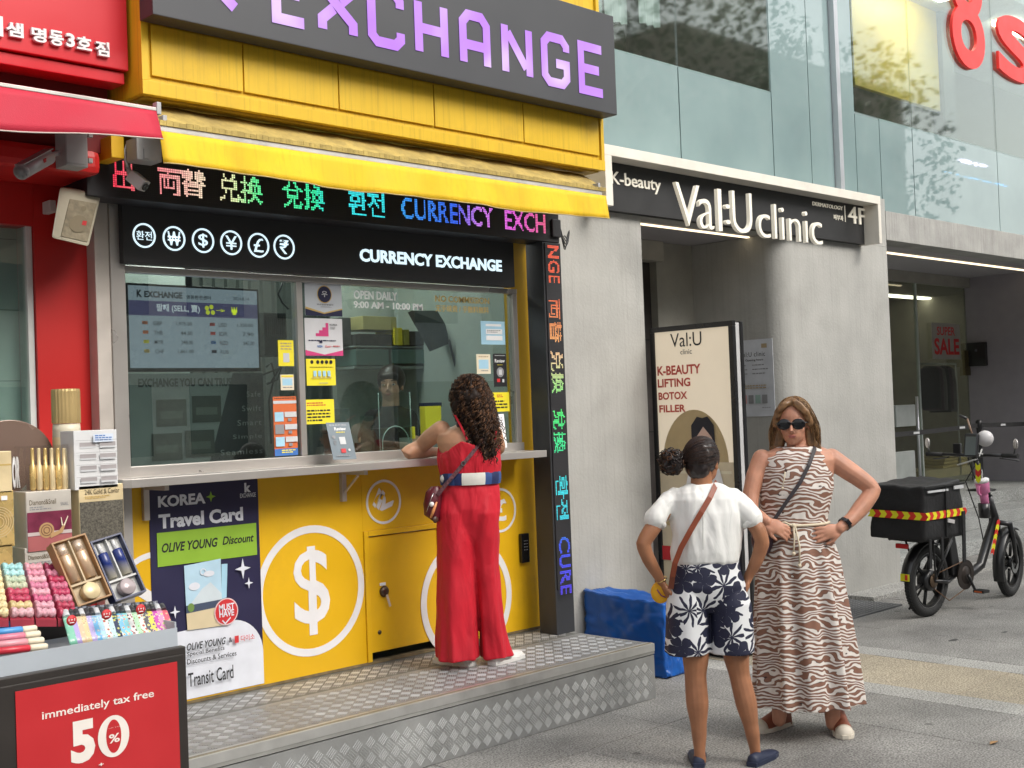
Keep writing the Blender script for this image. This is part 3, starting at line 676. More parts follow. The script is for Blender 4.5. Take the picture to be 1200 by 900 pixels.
LEDM = led_mat(); LEDOFF = M('led_unlit', (.035, .035, .038), .6)
def led_text(items, pos, pitch, parent, name, stops, axis):
    """items: (text, start, length) along the strip; pos(u, v) gives the place of a dot"""
    V, F, Cc = [], [], []; lit = set(); rows = 16
    for (s, u0, u1, v0, v1) in items:
        nr = int(round((v1 - v0) / pitch)); g = raster(s, nr, .012); nc = max(1, int(round((u1 - u0) / pitch)))
        for j in range(nr):
            for i in range(nc):
                if g[j, min(g.shape[1] - 1, int((i + .5) / nc * g.shape[1]))]:
                    lit.add((int(round(u0 / pitch)) + i, int(round(v0 / pitch)) + j))
    q = pitch * .40
    for (i, j) in sorted(lit):
        u, v = (i + .5) * pitch, (j + .5) * pitch; c = hue(stops, u + random.uniform(-.02, .02)); k = random.uniform(.8, 1.1)
        b = len(V); V += [pos(u - q, v - q), pos(u + q, v - q), pos(u + q, v + q), pos(u - q, v + q)]; F.append((b, b + 1, b + 2, b + 3)); Cc += [tuple(x * k for x in c) + (1,)] * 4
    me = bpy.data.meshes.new(name); off = wloc(parent); me.from_pydata([tuple(Vector(p) - off) for p in V], [], F); me.materials.append(LEDM)
    ca = me.color_attributes.new('lit', 'FLOAT_COLOR', 'CORNER'); ca.data.foreach_set('color', [x for c in Cc for x in c])
    o = bpy.data.objects.new(name, me); COL.objects.link(o); o.parent = parent; o['kind'] = 'stuff'; return lit
def led_bg(n0, n1, pos, pitch, parent, lit):
    m_ = MB(); q = pitch * .28
    for i in range(n0):
        for j in range(n1):
            if (i, j) in lit: continue
            u, v = (i + .5) * pitch, (j + .5) * pitch; m_.quad(pos(u - q, v - q), pos(u + q, v - q), pos(u + q, v + q), pos(u - q, v + q))
    o = m_.build('unlit_dots', LEDOFF, parent, kind='stuff', recalc=False)
yy = YLED - .001
P1 = .0095
def pos1(u, v): return (lx0 + .01 + u, yy, lz0 + v)
def uX(px, py=240): return at(px, py, Y=yy).x - lx0 - .01
RE, WH, GR, CY, BL, MA, OR_ = (1.0, .05, .10), (1.0, .75, .55), (.05, 1, .25), (.05, .9, .95), (.05, .15, 1.0), (.95, .15, .85), (1, .25, .05)
items = [('出', uX(132), uX(157, 215), .02, .15), ('両替', uX(186, 222), uX(242, 228), .02, .155), ('兑换', uX(256, 225), uX(309, 235), .02, .155), ('兌換', uX(331, 235), uX(380, 240), .02, .15),
         ('환전', uX(408, 243), uX(451, 248), .02, .15), ('CURRENCY', uX(471, 250), uX(579, 260), .025, .135), ('EXCH', uX(592, 262), uX(640, 268), .025, .135)]
st = [(0, RE), (uX(200), (1, .35, .35)), (uX(235), WH), (uX(275), (.8, .9, .45)), (uX(300), (.15, 1, .35)), (uX(370), (.05, 1, .45)), (uX(385), CY), (uX(455), CY), (uX(475), (.05, .35, 1)), (uX(535), BL), (uX(560), (.7, .25, 1)), (uX(600), MA), (uX(640), (1, .15, .3))]
lit = led_text(items, pos1, P1, tk, 'lit_dots', st, 0); led_bg(int((lx1 - lx0 - .03) / P1), 18, pos1, P1, tk, lit)
cbl = MB()
for k in range(5):
    p = at(655, 257, Y=5.2); cbl.tube([(p.x + .20 * i / 12, 5.2 + .1 * i / 12, 2.80 - (.05 + .018 * k) * math.sin(math.pi * i / 12) + .01 * math.sin(i * 1.3 + k)) for i in range(13)], .0035, 5)
cbl.build('cable', M('black_plastic', (.01, .01, .01)), tk, kind='stuff')
# vertical LED column
vt = thing('led_column', 'tall dark LED column with vertical coloured lettering at the right end of the booth', 'led sign', (5.36, 5.18, ZP))
vx0, vx1 = 5.285, 5.443
CH = M('column_charcoal', (.045, .047, .052), .45, .3, var=.08)
slab('case', CH, vt, vx0, vx1, YLED + .005, 5.25, ZP, lz0 - .021, .004)
slab('screen', LEDC, vt, vx0 + .014, vx1 - .012, YLED - .0025, YLED + .0045, 1.0 - .42, lz0 - .03)
y2 = YLED - .0035; P2 = .0088
ztop = lz0 - .04
def pos2(u, v): return (vx0 + .018 + v, y2, ztop - u)     # lettering turned a quarter, reading downwards
def pos2b(u, v): return (vx1 - .016 - v, y2, ztop - u)
def uZ(py, px=650): return ztop - at(px, py, Y=y2).z
it2 = [('NGE', 0.0, uZ(332), .015, .115), ('両替', uZ(350), uZ(400), .01, .118), ('兑换', uZ(412), uZ(461), .01, .118), ('兌換', uZ(479), uZ(531), .01, .118), ('환전', uZ(558), uZ(609), .01, .118), ('CURE', uZ(630), uZ(697), .015, .11)]
st2 = [(0, (1, .12, .06)), (uZ(345), (1, .15, .05)), (uZ(400), (1, .45, .15)), (uZ(420), (1, .7, .4)), (uZ(450), (.5, .9, .3)), (uZ(480), (.1, 1, .2)), (uZ(530), (.05, 1, .4)), (uZ(560), CY), (uZ(610), (.05, .75, .9)), (uZ(635), (.05, .12, 1)), (uZ(700), (.1, .05, .9))]
lit = led_text(it2, pos2, P2, vt, 'lit_dots', st2, 1); led_bg(int(uZ(705) / P2), 14, pos2, P2, vt, lit)

# yellow fascia with inset panels, big sign, awning
YFA = 4.78; fx0, fx1 = at(165, 60, Y=YFA).x, at(708, 190, Y=YFA).x; fz0 = (at(166, 106, Y=YFA).z + at(708, 203, Y=YFA).z) / 2
print('fascia', fx0, fx1, fz0)
fa = thing('booth_fascia', 'weathered yellow metal fascia box under the big charcoal sign', 'fascia', (4, YFA, fz0))
slab('box', YW, fa, fx0, fx1, YFA + .012, 5.46, fz0 + .002, 4.2, .004)
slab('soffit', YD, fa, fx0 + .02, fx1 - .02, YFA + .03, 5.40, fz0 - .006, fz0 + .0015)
e = [at(p, 80, Y=YFA).x for p in (177, 285, 396, 507, 611, 699)]
za = fz0 + .075; zb_ = 3.385
for a, b in zip(e[:-1], e[1:]): slab('panel', YW, fa, a + .004, b - .004, YFA - .001, YFA + .0115, za + .012, zb_, .002)
slab('rail', YW, fa, fx0, fx1, YFA - .008, YFA + .0115, fz0, fz0 + .06, .002); slab('rail', YW, fa, fx0, e[0] - .012, YFA - .006, YFA + .0115, fz0 + .0605, 4.2, .002)
slab('rail', YW, fa, e[-1] + .010, fx1, YFA - .006, YFA + .0115, fz0 + .0605, 4.2, .002); slab('rail', YW, fa, e[0], e[-1], YFA - .004, YFA + .0115, zb_ + .01, zb_ + .03, .002)
YS = 4.655
sx0 = at(179, 8, Y=YS).x; sx1 = at(722, 100, Y=YS).x; sz0 = (at(179, 13.1, Y=YS).z + at(722, 137, Y=YS).z) / 2; sz1 = at(722, 20, Y=YS).z
bs = thing('exchange_sign', 'big charcoal sign with glowing violet EXCHANGE lettering on top of the booth', 'sign', (4, YS, sz0))
slab('sign_box', M('sign_slate', (.060, .062, .068), .5, .2, var=.08, scale=2, dirt=.1), bs, sx0, sx1, YS, YFA - .0082, sz0, sz1, .004)
def purple():
    m, N, L, p = nodes_mat('violet_light'); tc = N.new('ShaderNodeTexCoord'); n = N.new('ShaderNodeTexNoise'); n.inputs['Scale'].default_value = 3.2; n.inputs['Detail'].default_value = 1; L.new(tc.outputs['Object'], n.inputs[0])
    cr = N.new('ShaderNodeValToRGB'); e_ = cr.color_ramp.elements; e_[0].color = (.50, .20, .90, 1); e_[0].position = .32; e_[1].color = (.78, .58, .98, 1); e_[1].position = .72; x_ = e_.new(.52); x_.color = (.56, .27, .92, 1)
    L.new(n.outputs[0], cr.inputs[0]); L.new(cr.outputs[0], p.inputs['Emission Color']); p.inputs['Emission Strength'].default_value = .60; p.inputs['Base Color'].default_value = (.08, .04, .12, 1); p.inputs['Roughness'].default_value = .3; return m
PUR = purple()
SW = 0.20
def stroke(m_, pts, w, x0, x1, z0, z1, y, closed=False):
    P = [Vector((x0 + (x1 - x0) * a, z0 + (z1 - z0) * b)) for a, b in pts]; n = len(P); Lf, Rt = [], []
    for i in range(n):
        d0 = (P[i] - P[i - 1]).normalized() if (i or closed) else (P[1] - P[0]).normalized()
        d1 = (P[(i + 1) % n] - P[i]).normalized() if (i < n - 1 or closed) else d0
        if not i and not closed: d0 = d1
        n0 = Vector((-d0.y, d0.x)); n1 = Vector((-d1.y, d1.x)); mi = (n0 + n1); mi = mi.normalized(); k = w / 2 / max(.35, mi.dot(n0))
        Lf.append(P[i] + mi * k); Rt.append(P[i] - mi * k)
    V = [(p.x, y, p.y) for p in Lf] + [(p.x, y, p.y) for p in Rt]; rng = n if closed else n - 1
    m_.add(V, [(i, (i + 1) % n, n + (i + 1) % n, n + i) for i in range(rng)])
GL = {'K': [[(0, 0), (0, 1)], [(1, 1), (.28, .52), (1, 0)]], 'E': [[(1, 1), (0, 1), (0, 0), (1, 0)], [(.12, .5), (.85, .5)]],
      'X': [[(0, 1), (0, .8), (.5, .5), (1, .2), (1, 0)], [(1, 1), (1, .8), (.62, .57)], [(.38, .43), (0, .2), (0, 0)]],
      'C': [[(1, .74), (1, .88), (.82, 1), (.18, 1), (0, .88), (0, .12), (.18, 0), (.82, 0), (1, .12), (1, .26)]], 'H': [[(0, 0), (0, 1)], [(1, 0), (1, 1)], [(.13, .48), (.87, .48)]],
      'A': [[(0, 0), (0, .84), (.22, 1), (.78, 1), (1, .84), (1, 0)], [(.14, .38), (.86, .38)]], 'N': [[(0, 0), (0, 1)], [(1, 0), (1, 1)], [(.13, .86), (.87, .16)]],
      'G': [[(1, .74), (1, .86), (.8, 1), (.2, 1), (0, .86), (0, .14), (.2, 0), (.8, 0), (1, .14), (1, .44), (.52, .44)]]}
yl = YS - .004
lzb = at(704, 114.5, Y=yl).z; lzt = at(704, 54, Y=yl).z; wS = .052
print('letters', lzb, lzt, at(486, 62, Y=yl).z, at(486, -5, Y=yl).z)
for ch, a, b in (('K', 215, 283), ('E', 320, 363), ('X', 374, 420), ('C', 432, 475), ('H', 487, 526), ('A', 539, 575), ('N', 588, 624), ('G', 634, 667), ('E', 677, 708)):
    m_ = MB(); xa = at(a, 60, Y=yl).x + wS / 2; xb = at(b, 60, Y=yl).x - wS / 2
    for i, pts in enumerate(GL[ch]): stroke(m_, pts, wS, xa, xb, lzb + wS / 2, lzt - wS / 2, yl + .0006 * i)
    m_.build('letter', PUR, bs, recalc=False)
# awning
aw = thing('yellow_awning', 'weathered yellow fabric awning with a scalloped valance above the ticker', 'awning', (4, 4.9, 2.78))
YA = 4.71; ax0 = at(186, 150, Y=YA).x; ax1 = at(705, 224, Y=YA).x; az = (at(193, 152, Y=YA).z + at(705, 226, Y=YA).z) / 2
vz = (at(190, 193, Y=YA - .02).z + at(711, 256, Y=YA - .02).z) / 2; print('awn', ax0, ax1, az, vz)
AF = M('awning_yellow', (.78, .50, .012), .75, var=.08, scale=5, streak=.25, bump=.15, bscale=300, dirt=.4, dirtcol=(.38, .22, .02)); AFD = M('awning_soiled', (.46, .34, .10), .85, var=.25, scale=12, streak=.5, dirt=.8, dirtcol=(.14, .10, .04), bump=.2, bscale=200)
N_ = 90; vb = MB()
def vx(i): return ax0 + (ax1 + .03 - ax0) * i / N_
rows = []
for k, t in enumerate((0, .2, .4, .6, .8, 1)):
    rows.append([(vx(i), YA - .006 - .02 * t - .012 * t * math.sin(i * .35 + .5) - .006 * t * math.sin(i * .9), az - .012 + (vz - az + .012) * t + t * (.006 * math.sin(i * .16) + .012 * math.sin(i / N_ * math.pi) * -1)) for i in range(N_ + 1)])
V = [p for r_ in rows for p in r_]; vb.add(V, [(k * (N_ + 1) + i, k * (N_ + 1) + i + 1, (k + 1) * (N_ + 1) + i + 1, (k + 1) * (N_ + 1) + i) for k in range(5) for i in range(N_)], True)
vo = vb.build('valance', AF, aw); sm = vo.modifiers.new('s', 'SOLIDIFY'); sm.thickness = .0025
hm = MB(); hm.tube([(p[0], p[1] - .001, p[2]) for p in rows[-1]], .003, 5); hm.build('hem', M('hem_beige', (.45, .35, .15), .8), vo)
slab('front_bar', M('bar_white', (.58, .56, .52), .4, .2, var=.08, dirt=.5), aw, ax0 - .005, ax1, YA - .004, YA + .02, az - .012, az + .012, .003)
tp = MB(); tp.add([(vx(i), YA + .004 + .17 * (k / 4), az + .030 + (.115) * (k / 4) + .003 * math.sin(i * .7 + k)) for k in range(5) for i in range(N_ + 1)], [(k * (N_ + 1) + i, k * (N_ + 1) + i + 1, (k + 1) * (N_ + 1) + i + 1, (k + 1) * (N_ + 1) + i) for k in range(4) for i in range(N_)], True)
to = tp.build('canopy', AFD, aw); sm = to.modifiers.new('s', 'SOLIDIFY'); sm.thickness = .003
sc = MB()
for i in range(0, N_, 1): sc.box(vx(i), vx(i + 1) - .0015, YA - .010, YA - .0045, az + .012, az + .034 + .002 * math.sin(i * 1.7))
sc.build('scalloped_edge', M('awning_soiled', (1, 1, 1)), aw, kind='stuff')
for X in (ax0 + .02, ax1 - .03): slab('end_cap', M('cap_grey', (.4, .4, .4), .5), aw, X, X + .02, YA - .002, YA + .05, az - .02, az + .06, .003)
for X in (ax0 + .5, ax1 - .5): MB().tube([(X, YA + .03, az), (X + .25, 4.95, az + .03), (X, 5.25, az + .06)], .014).build('folding_arm', STEELB, aw)

# ------------------------------------------------------------------ checker plate platform
pf = thing('metal_platform', 'low platform of grey checker plate in front of the yellow booth', 'platform', (3.9, 4.8, 0))
CP = M('checker_plate', (.34, .345, .34), .45, .5, var=.14, scale=5, dirt=.4, dirtcol=(.10, .09, .07), bump=.1, bscale=60); CPB = M('checker_bright', (.56, .57, .57), .34, .6, var=.3, scale=5, dirt=.3)  # second, brighter metal paints the glint on ribs of one direction
xa, xb, yfr, ysm = 1.2, 5.418, 4.476, 5.04
j1 = at(281, 860, Z=ZP).x; j2 = at(230, 860, Z=ZP).x - 1.1
tops = [xa, j1, xb]
for a, b in zip(tops[:-1], tops[1:]): slab('top_plate', CP, pf, a + .0015, b - .0015, yfr + .05, ysm - .002, ZP - .012, ZP)
slab('rear_plate', M('checker_dull', (.20, .20, .185), .6, .4, var=.2, scale=14, dirt=.6), pf, xa, xb - .02, ysm + .004, 5.359, ZP - .02, ZP - .001)
slab('core', M('joint_black', (.01, .01, .01)), pf, xa + .01, xb - .01, yfr + .01, 5.355, .0, ZP - .021)
slab('nosing', ALU, pf, xa, xb, yfr - .006, yfr + .049, ZP - .004, ZP + .002, .001)
slab('nosing', M('nosing_tan', (.28, .25, .18), .6, .3, dirt=.3), pf, xa, xb, yfr + .004, yfr + .022, ZP + .0021, ZP + .004)
slab('nosing', ALU, pf, xa, xb, yfr - .009, yfr - .0062, ZP - .04, ZP + .001)
slab('nosing', M('nosing_dull', (.36, .36, .34), .5, .5, dirt=.4), pf, xa, xb, yfr - .0062, yfr + .003, ZP - .058, ZP - .0405)
slab('front_plate', CP, pf, xa, xb, yfr - .003, yfr + .005, .003, ZP - .064)
slab('side_plate', CP, pf, xb - .004, xb, yfr + .0055, 5.03, .003, ZP - .014)
def ribs(m_, cx, cy, D, alt, fn, hgt):
    h = D / 2; nb = 4
    for k in range(nb):
        t = (k + .5) / nb
        # ribs run parallel to the diamond's side; the direction alternates from diamond to diamond
        if alt: a = (-h + h * t, h * t); b = (h * t, -h + h * t)
        else: a = (h - h * t, h * t); b = (-h * t, -h + h * t)
        a = (a[0] * .86, a[1] * .86); b = (b[0] * .86, b[1] * .86)
        d = Vector((b[0] - a[0], b[1] - a[1])).normalized(); nn = Vector((-d.y, d.x)) * D * .055
        Q = [(cx + a[0] + nn.x, cy + a[1] + nn.y), (cx + b[0] + nn.x, cy + b[1] + nn.y), (cx + b[0] - nn.x, cy + b[1] - nn.y), (cx + a[0] - nn.x, cy + a[1] - nn.y)]
        q = [(cx + a[0] + nn.x * .4, cy + a[1] + nn.y * .4), (cx + b[0] + nn.x * .4, cy + b[1] + nn.y * .4), (cx + b[0] - nn.x * .4, cy + b[1] - nn.y * .4), (cx + a[0] - nn.x * .4, cy + a[1] - nn.y * .4)]
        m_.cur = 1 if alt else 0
        m_.add([fn(x, y, 0) for x, y in Q] + [fn(x, y, hgt) for x, y in q], [(4, 5, 6, 7), (0, 1, 5, 4), (1, 2, 6, 5), (2, 3, 7, 6), (3, 0, 4, 7)])
def field(x0, x1, y0, y1, D, fn, hgt, name):
    m_ = MB(); nx = int((x1 - x0) / D) + 2; ny = int((y1 - y0) / D) + 2
    for i in range(nx):
        for j in range(ny):
            for s_ in (0, 1):
                cx, cy = x0 + (i + .5 * s_) * D, y0 + (j + .5 * s_) * D
                if cx - D * .45 < x0 or cx + D * .45 > x1 or cy - D * .45 < y0 or cy + D * .45 > y1: continue
                ribs(m_, cx, cy, D, s_ == 0, fn, hgt)
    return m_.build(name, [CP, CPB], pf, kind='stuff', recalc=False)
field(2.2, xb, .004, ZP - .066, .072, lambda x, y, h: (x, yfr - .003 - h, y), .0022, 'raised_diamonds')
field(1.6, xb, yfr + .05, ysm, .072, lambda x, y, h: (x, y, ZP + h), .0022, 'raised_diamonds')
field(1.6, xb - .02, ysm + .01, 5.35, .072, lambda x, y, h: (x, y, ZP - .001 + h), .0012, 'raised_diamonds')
# ------------------------------------------------------------------ red cosmetics shop on the left
RW = M('red_wall', (.50, .012, .010), .45, var=.10, scale=2.5, dirt=.15, dirtcol=(.2, .02, .01)); RS = M('red_sign', (.52, .012, .022), .32, var=.04, scale=2)
RAW = M('red_awning', (.50, .018, .045), .7, var=.06, scale=5, bump=.15, bscale=300, dirt=.1, dirtcol=(.3, .02, .04)); DKR = M('dark_red', (.16, .006, .006), .6, var=.2)
PALE = M('pale_tile', (.52, .60, .57), .4, var=.06, scale=2)
shop = thing('red_shop', 'red fronted cosmetics shop at the left edge of the picture', 'shop', (1, 5.4, 0))
wx = at(43, 380, Y=5.38).x; wz = at(43, 265, Y=5.38).z
slab('wall', RW, shop, wx, 2.54, 5.38, 5.6, 0, 3.3); slab('wall', RW, shop, -4, wx - .001, 5.38, 5.6, wz, 3.3); slab('wall', RW, shop, -4, wx - .001, 5.38, 5.6, 0, .5)
wn_ = slab('window', PALE, shop, -4, wx - .03, 5.50, 5.55, .5, wz)
for i in range(7): slab('tile_joint', M('tile_line', (.25, .3, .28), .5), wn_, -4, wx - .03, 5.4985, 5.4999, .6 + i * .32, .604 + i * .32)
slab('window_pane', GW, shop, -4, wx - .004, 5.42, 5.426, .5, wz - .002)
slab('window_frame', M('frame_white', (.6, .62, .6), .4), shop, wx - .03, wx - .003, 5.40, 5.498, .5, wz - .001)
slab('header', DKR, shop, -4, 2.50, 5.05, 5.379, 2.86, 3.3)
hb = MB(); hb.box(-4, 2.44, 5.0, 5.379, at(122, 205, Y=5.0).z, 2.859); hb.build('awning_box', RW, shop, .03)
slab('upper_wall', RW, shop, -4, 2.495, 5.0, 5.6, 3.301, 6.0)
YRS = 4.86; rx = at(150, 60, Y=YRS).x; rz = at(149, 83, Y=YRS).z; rz2 = at(149, 98, Y=YRS).z
rsn = thing('red_shop_sign', 'red shop sign with white Korean lettering at the top left corner', 'sign', (1, YRS, rz))
slab('panel', RS, rsn, -4, rx, YRS, 5.0, rz, 4.4, .004); slab('lower_rail', RS, rsn, -4, rx - .01, YRS + .02, 5.0, rz2 - .0, rz - .006, .004)
LWH = M('lettering_white', (.72, .72, .72), .35, var=.02)
yq = YRS - .018
for s, a, b, c_, d_ in (('더', -19, 15, 4, 43), ('샘', 7, 24, 28, 45), ('명', 37, 30.5, 55, 51), ('동', 58, 34, 75, 55), ('3', 77.5, 38, 88, 56), ('호', 90, 41, 108, 60), ('점', 112, 47, 128.5, 67)):
    fit_text('lettering', s, a, b, c_, d_, yq, LWH, rsn, .017, .03)
# red awning
ra = thing('red_awning', 'red fabric awning of the cosmetics shop hanging above the security camera', 'awning', (1.5, 4.6, 2.9))
YR = 4.45; bxr = at(183, 128, Y=YR).x; bz = at(183, 128, Y=YR).z; vzr = at(190, 162, Y=YR - .03).z; vxr = at(190, 160, Y=YR - .03).x; vzl = at(0, 152, Y=YR - .02).z; xl_ = at(0, 150, Y=YR).x
print('redawn', bxr, bz, vzr, vxr, vzl, xl_, at(0, 97, Y=YR).z)
n = 60; v = MB(); x0_ = -1.0
def lerp(a, b, t): return a + (b - a) * t
R_ = []
for k in range(6):
    t = k / 5; row = []
    for i in range(n + 1):
        u = i / n; xe = lerp(bxr, vxr, t); x = lerp(x0_, xe, u); zz = vzl + (vzr - vzl) * max(-.5, (x - xl_) / (vxr - xl_)); zz = lerp(bz - .004, zz, t) + .004 * t * math.sin(i * .6)
        row.append((x, YR - .03 * t - .010 * t * math.sin(i * .33), zz))
    R_.append(row)
v.add([p for r_ in R_ for p in r_], [(k * (n + 1) + i, k * (n + 1) + i + 1, (k + 1) * (n + 1) + i + 1, (k + 1) * (n + 1) + i) for k in range(5) for i in range(n)], True)
vo = v.build('valance', RAW, ra); sm = vo.modifiers.new('s', 'SOLIDIFY'); sm.thickness = .003
MB().tube([(p[0], p[1], p[2]) for p in R_[-1]], .003, 5).build('hem', M('hem_pale', (.5, .42, .38), .7), vo)
v = MB(); v.add([(lerp(x0_, bxr, i / n), lerp(YR, 4.98, k / 3), lerp(bz + .008, bz + .14, k / 3)) for k in range(4) for i in range(n + 1)], [(k * (n + 1) + i, k * (n + 1) + i + 1, (k + 1) * (n + 1) + i + 1, (k + 1) * (n + 1) + i) for k in range(3) for i in range(n)], True)
vo = v.build('canopy', RAW, ra); sm = vo.modifiers.new('s', 'SOLIDIFY'); sm.thickness = .003
slab('front_bar', MATS['bar_white'], ra, x0_, bxr, YR - .003, YR + .015, bz - .007, bz + .007, .002)
slab('end_cap', MATS['cap_grey'], ra, bxr + .0005, bxr + .02, YR - .006, YR + .03, bz - .02, bz + .03, .003)
# cameras, junction boxes, loudspeaker
CG = M('camera_grey', (.42, .40, .40), .4, .2, var=.06); JB = M('junction_grey', (.34, .34, .33), .5, var=.1, dirt=.4); IV = M('ivory_plastic', (.50, .46, .35), .5, var=.08, dirt=.25); LENS = M('lens_black', (.01, .008, .01), .08)
def boxpx(name, x0, y0, x1, y1, Y, dep, mat, par, bev=.004):
    a_ = at(x0, y0, Y=Y); b_ = at(x1, y1, Y=Y); return slab(name, mat, par, min(a_.x, b_.x), max(a_.x, b_.x), Y, Y + dep, b_.z, a_.z, bev)
jb = thing('junction_box', 'grey electrical box on the red beam beside the left security camera', 'electrical box', at(88, 198, Y=4.9)); boxpx('case', 76, 150, 103.5, 196.5, 4.90, .10, JB, jb)
boxpx('lid', 77.5, 156, 102, 193, 4.896, .0038, JB, jb, .001)
for y in (158, 188): boxpx('clip', 104, y - 3, 109, y + 3, 4.93, .02, JB, jb, .001)
jb2 = thing('junction_box', 'grey electrical box above the ticker beside the end of the yellow awning', 'electrical box', at(172, 196, Y=4.9)); boxpx('case', 160, 160, 190, 190, 4.85, .10, JB, jb2)
boxpx('clip', 169, 174, 175, 186, 4.840, .009, JB, jb2, .001)
ybx = thing('yellow_bracket', 'small yellow metal bracket box between the red awning and the ticker', 'bracket', at(137, 188, Y=5.0)); boxpx('case', 130, 158, 146, 186, 4.95, .2, YP, ybx)
def bullet(label, p0, p1, r, dom=False, mount=None):
    t = thing('security_camera', label, 'camera', p1, 'security cameras under the awnings'); d = (p0 - p1).normalized()
    m_ = MB(); m_.tube([p1, p1 + d * .002, p0 - d * .002, p0], [r * .8, r, r, r * .9], 20); m_.build('body', CG, t)
    m_ = MB(); m_.tube([p0 - d * .004, p0 + d * .012, p0 + d * .012, p0 - d * .002], [r * 1.0, r * 1.02, r * .82, r * .8], 20, caps=False); m_.build('bezel', CG, t)
    m_ = MB(); m_.tube([p0 - d * .002, p0 + d * .002], [r * .78, r * .74], 18); m_.build('lens', LENS, t)
    m_ = MB(); m_.tube([p0 + d * .0022, p0 + d * .004], [r * .3, r * .22], 12); m_.build('lens_ring', M('lens_redring', (.25, .1, .08), .2), t)
    m_ = MB(); u = Vector((0, 0, 1)); s_ = d.cross(u).normalized(); m_.obox((p0 + p1) / 2 + u * r * 1.08 + d * .01, d, s_, u, (p0 - p1).length * .55, r * .7, .002); m_.build('sun_shield', CG, t)
    m_ = MB(); m_.tube([p1, p1 - d * .02, mount], [.012, .010, .012], 8); m_.build('mount_arm', CG, t)
    m_ = MB(); q = (p0 + p1) / 2 + d * -.02 + s_ * (-r * 1.0) ; m_.obox(q + u * r * .25, d, s_, u, .010, .0015, .008); m_.build('badge', RED, t)
    return t
bullet('grey bullet security camera under the red awning pointing down left', at(26, 201, Y=4.72), at(57, 184, Y=4.84), .030, mount=at(67, 179, Y=4.93))
t = thing('security_camera', 'small white box camera hanging in front of the ticker pointing down right', 'camera', at(160, 212, Y=4.95), 'security cameras under the awnings')
p0, p1 = at(170, 219, Y=4.92), at(153, 205, Y=4.98); d = (p0 - p1).normalized(); s_ = d.cross(Vector((0, 0, 1))).normalized(); u_ = s_.cross(d)
MB().obox((p0 + p1) / 2, d, s_, u_, .042, .026, .026).build('body', M('camera_white', (.55, .53, .52), .4), t, .005)
MB().tube([p0, p0 + d * .004], .018, 14).build('lens', LENS, t)
MB().obox((p0 + p1) / 2 + u_ * .004 - s_ * .0265 + d * .015, d, s_, u_, .008, .001, .008).build('badge', RED, t)
MB().tube([p1, at(150, 196, Y=5.0), at(149, 186, Y=5.0)], [.014, .011, .016], 10).build('mount_arm', CG, t)
MB().tube([at(150, 196, Y=4.99), at(147, 188, Y=4.97), at(146, 175, Y=4.96), at(150, 166, Y=4.98)], .004, 6).build('cable', WHITE, t)
sp = thing('loudspeaker', 'old ivory wall loudspeaker with a dusty grille on the red wall', 'loudspeaker', at(90, 286, Y=5.2))
A = [at(70, 219, Y=5.1), at(119, 227, Y=5.14), at(104, 289, Y=5.06), at(60, 279, Y=5.02)]
B = [at(77, 219, Y=5.26), at(115, 224, Y=5.3), at(100, 284, Y=5.28), at(64, 272, Y=5.24)]
m_ = MB(); m_.add(A + B, [(0, 1, 2, 3), (7, 6, 5, 4), (0, 4, 5, 1), (1, 5, 6, 2), (2, 6, 7, 3), (3, 7, 4, 0)]); m_.build('cabinet', IV, sp, .012)
cen = sum(A, Vector()) / 4; nrm = (A[1] - A[0]).cross(A[3] - A[0]).normalized(); nrm = nrm if nrm.y < 0 else -nrm
g = [cen + (p - cen) * .86 + nrm * .004 for p in (A[0] + (A[1] - A[0]) * .24 + (A[3] - A[0]) * .16, A[1] + (A[2] - A[1]) * .16, A[2], A[3] + (A[2] - A[3]) * .18)]
m_ = MB(); gb = [p - nrm * .006 for p in g]; m_.add(g + gb, [(0, 1, 2, 3), (7, 6, 5, 4), (0, 4, 5, 1), (1, 5, 6, 2), (2, 6, 7, 3), (3, 7, 4, 0)]); gr_ = m_.build('grille', M('grille_dusty', (.30, .26, .18), .8, var=.25, scale=40, bump=.4, bscale=500), sp)
sh_ = Sheet(g[0], g[1] - g[0], g[3] - g[0], .001); sh_.N = nrm; sh_.lay = 0; sh_.o(.5, .62, .33, M('grille_ring', (.24, .20, .13), .8)); sh_.o(.55, .2, .10, MATS['grille_ring']); sh_.r(.62, .52, .78, .64, RED); sh_.mb.build('badge', sh_.mats, gr_, recalc=False)
boxpx('wall_bracket', 58, 234, 66, 249, 5.30, .078, M('bracket_white', (.6, .6, .58), .5), sp)

# ------------------------------------------------------------------ display stand with cosmetics
ST = M('stand_dark', (.030, .025, .022), .4, var=.1); TRAY = M('tray_frosted', (.42, .46, .50), .35, var=.04, spec=.6)
YST = 4.0
xr2 = at(218, 800, Y=3.97).x; tx = at(208, 748, Y=YST).x; tz0 = at(208, 762, Y=YST).z; tz1 = at(205, 736, Y=YST).z
print('stand', xr2, tx, tz0, tz1)
std = thing('display_stand', 'dark display stand with a frosted tray and red sale board at the lower left', 'display stand', (1.4, 4.3, 0))
slab('body', ST, std, .2, xr2 - .02, 4.0, 4.85, 0, tz0 - .004, .004)
tr = MB(); tr.box(.2, tx, 4.0, 4.006, tz0, tz1).box(tx - .006, tx, 4.0065, 4.6, tz0, tz1 + .02).box(.2, tx - .0065, 4.0065, 4.6, tz0, tz0 + .006)
tr.build('tray', TRAY, std)
bz1 = at(216, 757, Y=3.97).z
slab('board_frame', ST, std, .2, xr2, 3.965, 3.998, 0.0, bz1, .004)
slab('board_frame', ST, std, .2, xr2 - .012, 3.957, 3.9645, .03, bz1 - .025, .003)
pz1 = at(208, 775, Y=3.955).z; pxr = at(208, 800, Y=3.955).x; pxl = at(19, 860, Y=3.955).x
